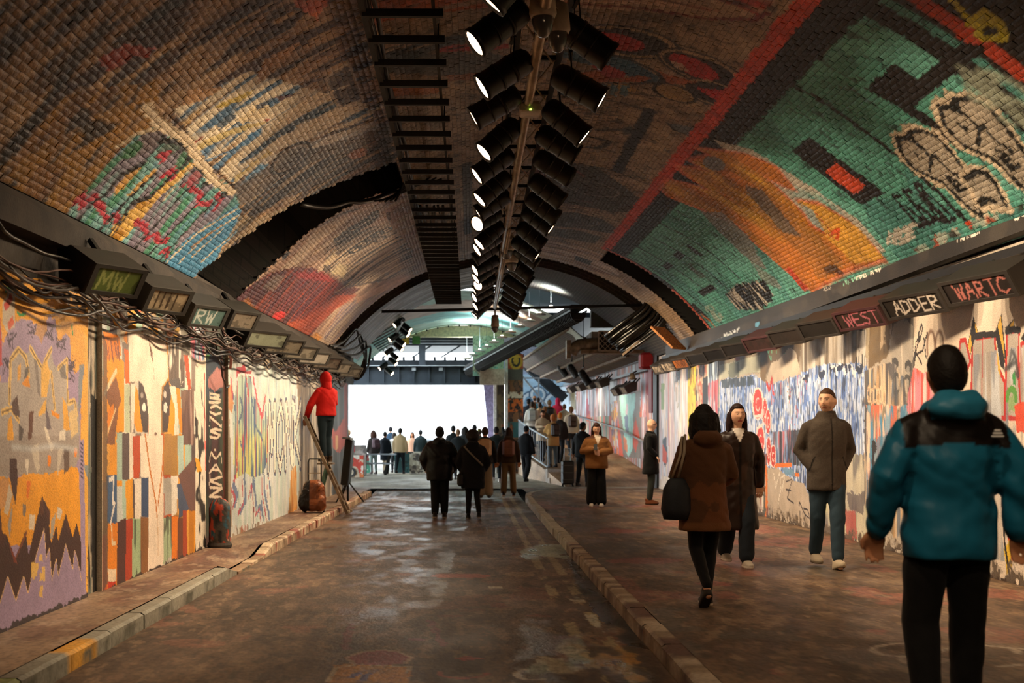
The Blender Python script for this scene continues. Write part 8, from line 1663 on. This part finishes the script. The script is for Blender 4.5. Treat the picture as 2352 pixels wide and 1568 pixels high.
# people in the hall and street mouth
HALL = [
 (858, 49.2, .11, 1.66, 210, 'person with dark backpack and pale green trousers near the street', '#3c3634', '#8a9a94', '#4a2c20', 'messy', 'bp#4a2c34'),
 (884, 49.6, .11, 1.62, 160, 'person in a long navy coat and beige trousers by the trestle bench', '#10161f', '#a89880', '#15100d', 'short', 'long'),
 (919, 49.3, .11, 1.76, 170, 'person in a beige jacket and dark trousers by the trestle bench', '#a8906c', '#14181f', '#1c1512', 'short', ''),
 (906, 51.2, .11, 1.6, 200, 'person half hidden behind the beige jacket', '#c8c4bc', '#3a3c40', '#241a14', 'long', ''),
 (897, 55.5, .11, 1.86, 180, 'tall person in blue-grey top standing out in the daylight', '#2c4256', '#2a3038', '#1c1a1c', 'short', ''),
 (947, 53.0, .11, 1.62, 10, 'woman in a peach jacket facing the tunnel from the street', '#d8a488', '#5a6470', '#1f1512', 'long', ''),
 (966, 51.6, .11, 1.70, 185, 'person in a dark green overcoat behind the painted blocks', '#1f2c2e', '#1c2226', '#15171a', 'short', 'long'),
 (1041, 44.5, .11, 1.80, 175, 'person in black with short hair ahead of the pair', '#141a1c', '#15181c', '#100e0e', 'short', ''),
 (1052, 41.5, .11, 1.66, 185, 'person with light brown hair ahead of the pair', '#1a2022', '#1c2024', '#8a6a4c', 'short', ''),
 (1068, 46.5, .11, 1.78, 180, 'person with messy dark hair looking out to the street', '#2a2e30', '#20242a', '#1c1613', 'messy', ''),
 (1090, 47.0, .11, 1.86, 180, 'tall person in a dark cap at the street mouth', '#1a1c20', '#1c1e24', '#141212', 'short', ''),
 (1101, 43.0, .11, 1.68, 178, 'person in a yellow knit beanie beside the raised arm', '#3a4034', '#24282c', '#2a2018', 'short', 'bn#8a8a4c'),
 (800, 50.5, .11, 1.7, 140, 'fair-haired person at the very edge of the wall end', '#2a2e34', '#2a3038', '#c8a87c', 'short', ''),
]
for i, (px, Y, z, H, yw, lab, cc, pc, hc, hs, ex) in enumerate(HALL):
    t = person(lab, px, Y, z, H, yw, i % 4, .033, legs=STEP[i % 3], hair=(hs, hc), hat=('beanie', ex[2:]) if ex.startswith('bn') else None, coat=dict(color=cc, hem=.55 if ex == 'long' else .82, w=1.08), pants=dict(color=pc), shoes=dict(color='#2a1c18'))
    if ex.startswith('bp'): backpack(t, ex[2:])
RAMP = [
 (1228, 58.0, 1.72, 180, 'person in a tan flat hat at the head of the ramp', '#6a4a34', '#2a2a2c', '#3a2a20', 'short', 'hat#a8744c'),
 (1214, 52.5, 1.74, 175, 'person in a black brimmed hat on the ramp', '#1c2028', '#20242a', '#15120f', 'short', 'hat#1a1c24'),
 (1224, 49.5, 1.70, 190, 'person in a rust orange coat on the ramp', '#b84a1c', '#3a2c28', '#5a3a24', 'messy', ''),
 (1240, 51.0, 1.66, 180, 'person with light scarf on the ramp beside the orange coat', '#c09a70', '#2a2a2e', '#4a3222', 'short', ''),
 (1262, 50.0, 1.78, 185, 'person in an olive jacket with a dark backpack on the ramp', '#8a6a44', '#3a3430', '#8a6a4a', 'short', 'bp#1c1a1a'),
 (1281, 55.0, 1.72, 170, 'person in a crimson hooded top on the ramp', '#a81c34', '#2a2c34', '#2a1a14', 'short', 'hd#b01c3c'),
 (1252, 46.0, 1.66, 200, 'person in a brown quilted jacket on the ramp', '#4a3020', '#22242a', '#7a4a24', 'short', ''),
 (1222, 48.5, 1.76, 180, 'person in white with a large grey backpack on the ramp', '#d8d0c4', '#2c2e34', '#3a2a20', 'short', 'bp#a8a49c'),
 (1246, 42.5, 1.70, 20, 'bearded man facing down the ramp in a cream coat', '#c8b090', '#2a2a2c', '#2a1c14', 'short', 'beard'),
 (1270, 41.0, 1.68, 200, 'woman with ginger hair in a beige coat at the foot of the ramp', '#c89a5c', '#5a6870', '#b0642a', 'bun', 'bpk#3a2a20'),
 (1286, 42.0, 1.66, 160, 'person in a dark top next to the beige coat', '#2c2624', '#1a1c20', '#c8782c', 'short', ''),
 (1312, 44.0, 1.72, 190, 'person in a white coat with a brown backpack walking up the ramp', '#d0bca0', '#2a2c30', '#7a5234', 'short', 'bp#5a4030'),
 (1296, 50.5, 1.6, 175, 'short person in grey knitwear by the ramp wall', '#8a8478', '#3a3c40', '#6a4a34', 'short', ''),
 (1236, 55.0, 1.74, 165, 'person in teal jacket further up the ramp', '#2a5a64', '#2a2c30', '#2a1e16', 'short', ''),
]
for i, (px, Y, H, yw, lab, cc, pc, hc, hs, ex) in enumerate(RAMP):
    hat = ('brim', ex[3:]) if ex.startswith('hat') else (('hood', ex[2:]) if ex.startswith('hd') else None)
    arms = {1: ((.26, -.10, 1.18), (.10, -.34, 1.22)), -1: ((-.26, -.08, 1.18), (-.12, -.32, 1.20))} if i in (9, 5, 8) else None
    t = person(lab, px, Y, float(RZ(Y)), H, yw, (i * 2) % 4, .033, legs=STEP[i % 3], arms=arms, hair=(hs, hc) if hat is None or hat[0] != 'hood' else None, hat=hat, coat=dict(color=cc, hem=.70 if i in (2, 9, 8) else .82, w=1.1), pants=dict(color=pc), shoes=dict(color='#1c1613'), face=dict(beard='#241812') if ex == 'beard' else None)
    if ex.startswith('bp'): backpack(t, ex[ex.index('#'):])
finish_people()
# ================================================================== things standing about
# wooden ladder leaning on the wall
ld = empty('ladder', (-2.38, 25.05, 0), label='weathered wooden ladder leaning against the concrete wall', cat='ladder')
la, lb = Vector((0, 0, 0.02)), Vector((-.84, 0, 1.92))
for s_ in (-.22, .22): b = MB(); b.bar(la + Vector((0, s_, 0)), lb + Vector((0, s_ * .8, 0)), .075, .055); b.build('rail', M['wood'], ld)
for i in range(6): p = la.lerp(lb, .12 + i * .165); b = MB(); b.bar(p + Vector((0, -.22, 0)), p + Vector((0, .22, 0)), .06, .035); b.build('rung', M['wood'], ld)
b = MB(); b.box((-.44, 0, .995), (.30, .42, .03)); b.build('step_board', M['wood'], ld); b = MB(); b.bar((-.40, -.2, 1.0), (-.62, -.2, .12), .05); b.bar((-.40, .2, 1.0), (-.62, .2, .12), .05); b.build('rear_leg', mat('green_leg', '#4a6a58', .6), ld)
for s_ in (-.22, .22): b = MB(); b.box((0, s_, .06), (.10, .07, .06), bev=.01); b.build('foot', mat('pale_wrap', '#b8ac98', .8), ld)
# leather pack on a luggage trolley
tr = empty('luggage_trolley', (-2.86, 23.4, ZP), label='brown leather bag strapped on a luggage trolley by the wall', cat='luggage')
g = Geo(); g.rings([(.03, .19, .15), (.08, .22, .18), (.30, .225, .185), (.48, .20, .16), (.56, .15, .12), (.60, .10, .09)], 20)
for k in range(5): a = k * 1.3; g.ball((.17 * math.cos(a), -.14, .12 + .09 * k), (.07, .05, .07))
g.ball((-.16, -.10, .2), (.11, .11, .18)); g.ball((.15, -.12, .18), (.09, .09, .14))
def lea(P): c = np.tile(lin('#6a3a22'), (len(P), 1)); n = fbm(P[:, 0] * 6, P[:, 2] * 5, 3); c[n > .55] = lin('#8a4e2c'); c[P[:, 0] < -.06] = lin('#1c1512'); return c
fuse('bag', g, .012, M['leather'], tr, lea, 2, .02, 14)
finish_people()
b = MB(); b.tube([(-.12, .14, .05), (-.12, .14, .92), (-.10, .14, .98), (.10, .14, .98), (.12, .14, .92), (.12, .14, .05)], .014, 8); b.build('handle', M['black'], tr, smooth=True); b = MB(); b.bar((-.12, .14, .72), (.12, .14, .72), .02); b.bar((-.12, .14, .5), (.12, .14, .5), .02); b.build('cross_bar', M['conduit'], tr)
for s_ in (-1, 1): b = MB(); b.lathe([(.02, -.015), (.05, -.015), (.05, .015), (.02, .015)], 14, Matrix.Translation((s_ * .17, .12, .05)) @ Matrix.Rotation(math.pi / 2, 4, 'Y')); b.build('wheel', M['black'], tr)
# black board on a tripod
ea = empty('display_board', (-2.62, 27.4, ZP), label='black board on a folding tripod behind the ladder', cat='board')
b = MB(); b.box((0, 0, .85), (.16, .62, .98), Matrix.Rotation(R_(6), 4, 'Y'), .02); b.build('board', mat('black_board', '#14181a', .35), ea); b = MB(); b.box((.0, 0, 1.36), (.17, .64, .04), Matrix.Rotation(R_(6), 4, 'Y')); b.build('top_edge', M['steel_light'], ea)
for dx, dy in ((.34, .0), (-.22, -.3), (-.2, .3)): b = MB(); b.tube([(0, 0, .45), (dx, dy, .0)], .018, 6); b.build('leg', M['black'], ea)
b = MB(); b.tube([(0, 0, .02), (0, 0, .5)], .022, 8); b.build('stem', M['black'], ea)
# round-topped painted bollard
bo = empty('bollard', (-3.14, 16.05, ZP), label='stubby round-topped bollard splashed with paint before the dark pier', cat='bollard')
n, m = 40, 28; A_, Z_ = np.meshgrid(np.linspace(0, 2 * np.pi, n), np.linspace(0, 1, m), indexing='ij'); z = Z_ * .62; r = np.where(z < .46, .135, .135 * np.sqrt(np.clip(1 - ((z - .46) / .16) ** 2, 0.0001, 1)))
c = np.tile(lin('#4a4238'), (n * m, 1)); k = fbm(A_.ravel() * 2.2, z.ravel() * 6, 3); c[k > .58] = lin('#c0401c'); k = fbm(A_.ravel() * 2.2, z.ravel() * 6, 23); c[k > .62] = lin('#2a5a6a'); c[k < .32] = lin('#161412'); c[(z.ravel() < .1) & (k > .5)] = lin('#b89a88')
obj('shaft', np_mesh('shaft', np.stack([(r * np.cos(A_)).ravel(), (r * np.sin(A_)).ravel(), z.ravel()], 1), grid_quads(n, m, flip=True), c, True), M['stone'], bo); b = MB(); b.lathe([(.15, 0), (.155, .03), (.14, .06)], 20); b.build('collar', M['concrete_dark'], bo)
# suitcase
su = empty('suitcase', (float((1303 - VX) * 36.6 / FPX), 36.5, .11), label='tall black suitcase with pulled-out handle standing in the hall', cat='suitcase')
b = MB(); b.box((0, 0, .40), (.36, .26, .68), bev=.04); b.build('shell', mat('black_shell', '#141312', .4), su)
for z in (.2, .4, .6): b = MB(); b.box((0, -.132, z), (.34, .012, .02)); b.build('band', mat('grey_band', '#4a4644', .5), su)
b = MB(); b.tube([(-.09, .06, .7), (-.09, .06, 1.08), (.09, .06, 1.08), (.09, .06, .7)], .012, 8); b.build('handle', M['steel_light'], su)
for sx in (-.14, .14):
    for sy in (-.09, .09): b = MB(); b.lathe([(.01, -.02), (.032, -.02), (.032, .02), (.01, .02)], 12, Matrix.Translation((sx, sy, .032)) @ Matrix.Rotation(math.pi / 2, 4, 'Y')); b.build('wheel', M['black'], su)
# painted cart, trestle bench, painted blocks near the street
def blotch(cols, seed, f=7): 
    def fn(X, Z):
        c = np.tile(lin(cols[0]), (len(X), 1))
        for k, q in enumerate(cols[1:]): c[fbm(X * f, Z * f, seed + k * 13, 3) > .56] = lin(q)
        return c
    return fn
def painted_box(name, label, cat, loc, dims, cols, seed, extra=None, f=7):
    t = empty(name, loc, label=label, cat=cat); w, d, h = dims
    flat_panel('front_panel', -w / 2, w / 2, 0.02, h, -d / 2, blotch(cols, seed, f), t, .02)
    b = MB(); b.color = tuple(lin(cols[0]) * .7); b.box((0, .01, h / 2 + .01), (w - .01, d - .03, h - .02)); b.build('body', M['vc'], t); return t
t = painted_box('street_cart', 'orange and cream painted cart with a round wheel by the wall end', 'cart', ((817 - VX) * 44.6 / FPX, 44.6, .11), (.58, .5, .78), ['#d8c4a8', '#d8702c', '#4a5a3c', '#c8381c', '#e8e0d0'], 5, f=4)
b = MB(); b.lathe([(.10, -.03), (.17, -.03), (.17, .03), (.10, .03)], 20, Matrix.Translation((-.14, -.31, .2)) @ Matrix.Rotation(math.pi / 2, 4, 'X')); b.build('tyre', M['black'], t); b = MB(); b.lathe([(.02, -.035), (.10, -.03), (.10, .03), (.02, .035)], 16, Matrix.Translation((-.14, -.31, .2)) @ Matrix.Rotation(math.pi / 2, 4, 'X')); b.build('hub', M['cream'], t)
t = painted_box('stall_box', 'grey stall box with a red panel stacked behind the cart', 'box', ((822 - VX) * 47.5 / FPX, 47.5, .11), (.62, .4, 1.12), ['#8a8078', '#a89c94', '#6a6460'], 9); b = MB(); b.box((-.18, -.215, .98), (.16, .02, .24)); b.build('red_panel', mat('red_panel', '#b82430', .6), t)
painted_box('painted_block', 'pale block tagged with black scribbles beside the trestle bench', 'block', ((960 - VX) * 49.2 / FPX, 49.2, .11), (.62, .6, .85), ['#b8ae98', '#8a7c6c', '#d0c8b4', '#4a4038'], 21); painted_box('painted_block', 'teal painted block next to the pale tagged one', 'block', ((926 - VX) * 50.6 / FPX, 50.6, .11), (.66, .6, .84), ['#2c5a60', '#204448', '#3a7278'], 31)
painted_box('painted_block', 'low block with red and white letters behind the trestle bench', 'block', ((843 - VX) * 49.6 / FPX, 49.9, .11), (.42, .4, .78), ['#8a2c28', '#d8ccc0', '#3c8a70'], 41)
tb = empty('trestle_bench', ((868 - VX) * 48.6 / FPX, 48.4, .11), label='low trestle table with slanted legs in front of the street', cat='table'); b = MB(); b.box((0, 0, .76), (1.4, .7, .05)); b.build('table_top', M['steel_light'], tb); b = MB(); b.box((-.1, -.55, .42), (1.3, .25, .05)); b.build('seat_plank', M['steel_light'], tb); b = MB(); b.box((-.1, .55, .42), (1.3, .25, .05)); b.build('seat_plank', M['steel_light'], tb)
for sx in (-.45, .45):
    for sy in (-1, 1): b = MB(); b.bar((sx, sy * .12, .74), (sx - .12, sy * .62, .02), .09, .05); b.build('leg', M['black_matte'], tb)
    b = MB(); b.bar((sx - .05, -.6, .39), (sx - .05, .6, .39), .06); b.build('cross_bar', M['black_matte'], tb)
# parked car out in the street
car = empty('parked_car', (-1.6, 70, .07), label='silver car parked in the bright street', cat='car'); cm = mat('silver_paint', '#c8d0d8', .3, .4)
b = MB(); b.prism([(-2.0, .3), (2.0, .3), (2.05, .7), (1.2, .85), (.7, 1.35), (-1.0, 1.38), (-1.6, .95), (-2.05, .85)], -.8, .8, 'y'); b.build('body', cm, car); b = MB(); b.prism([(.55, 1.28), (1.02, .9), (-1.35, .95), (-.9, 1.30)], -.815, -.805, 'y'); b.build('window', M['glass'], car)
for x in (-1.25, 1.25):
    for y in (-.78, .78): b = MB(); b.lathe([(.05, -.1), (.31, -.1), (.31, .1), (.05, .1)], 18, Matrix.Translation((x, y, .31)) @ Matrix.Rotation(math.pi / 2, 4, 'X')); b.build('wheel', M['black'], car)
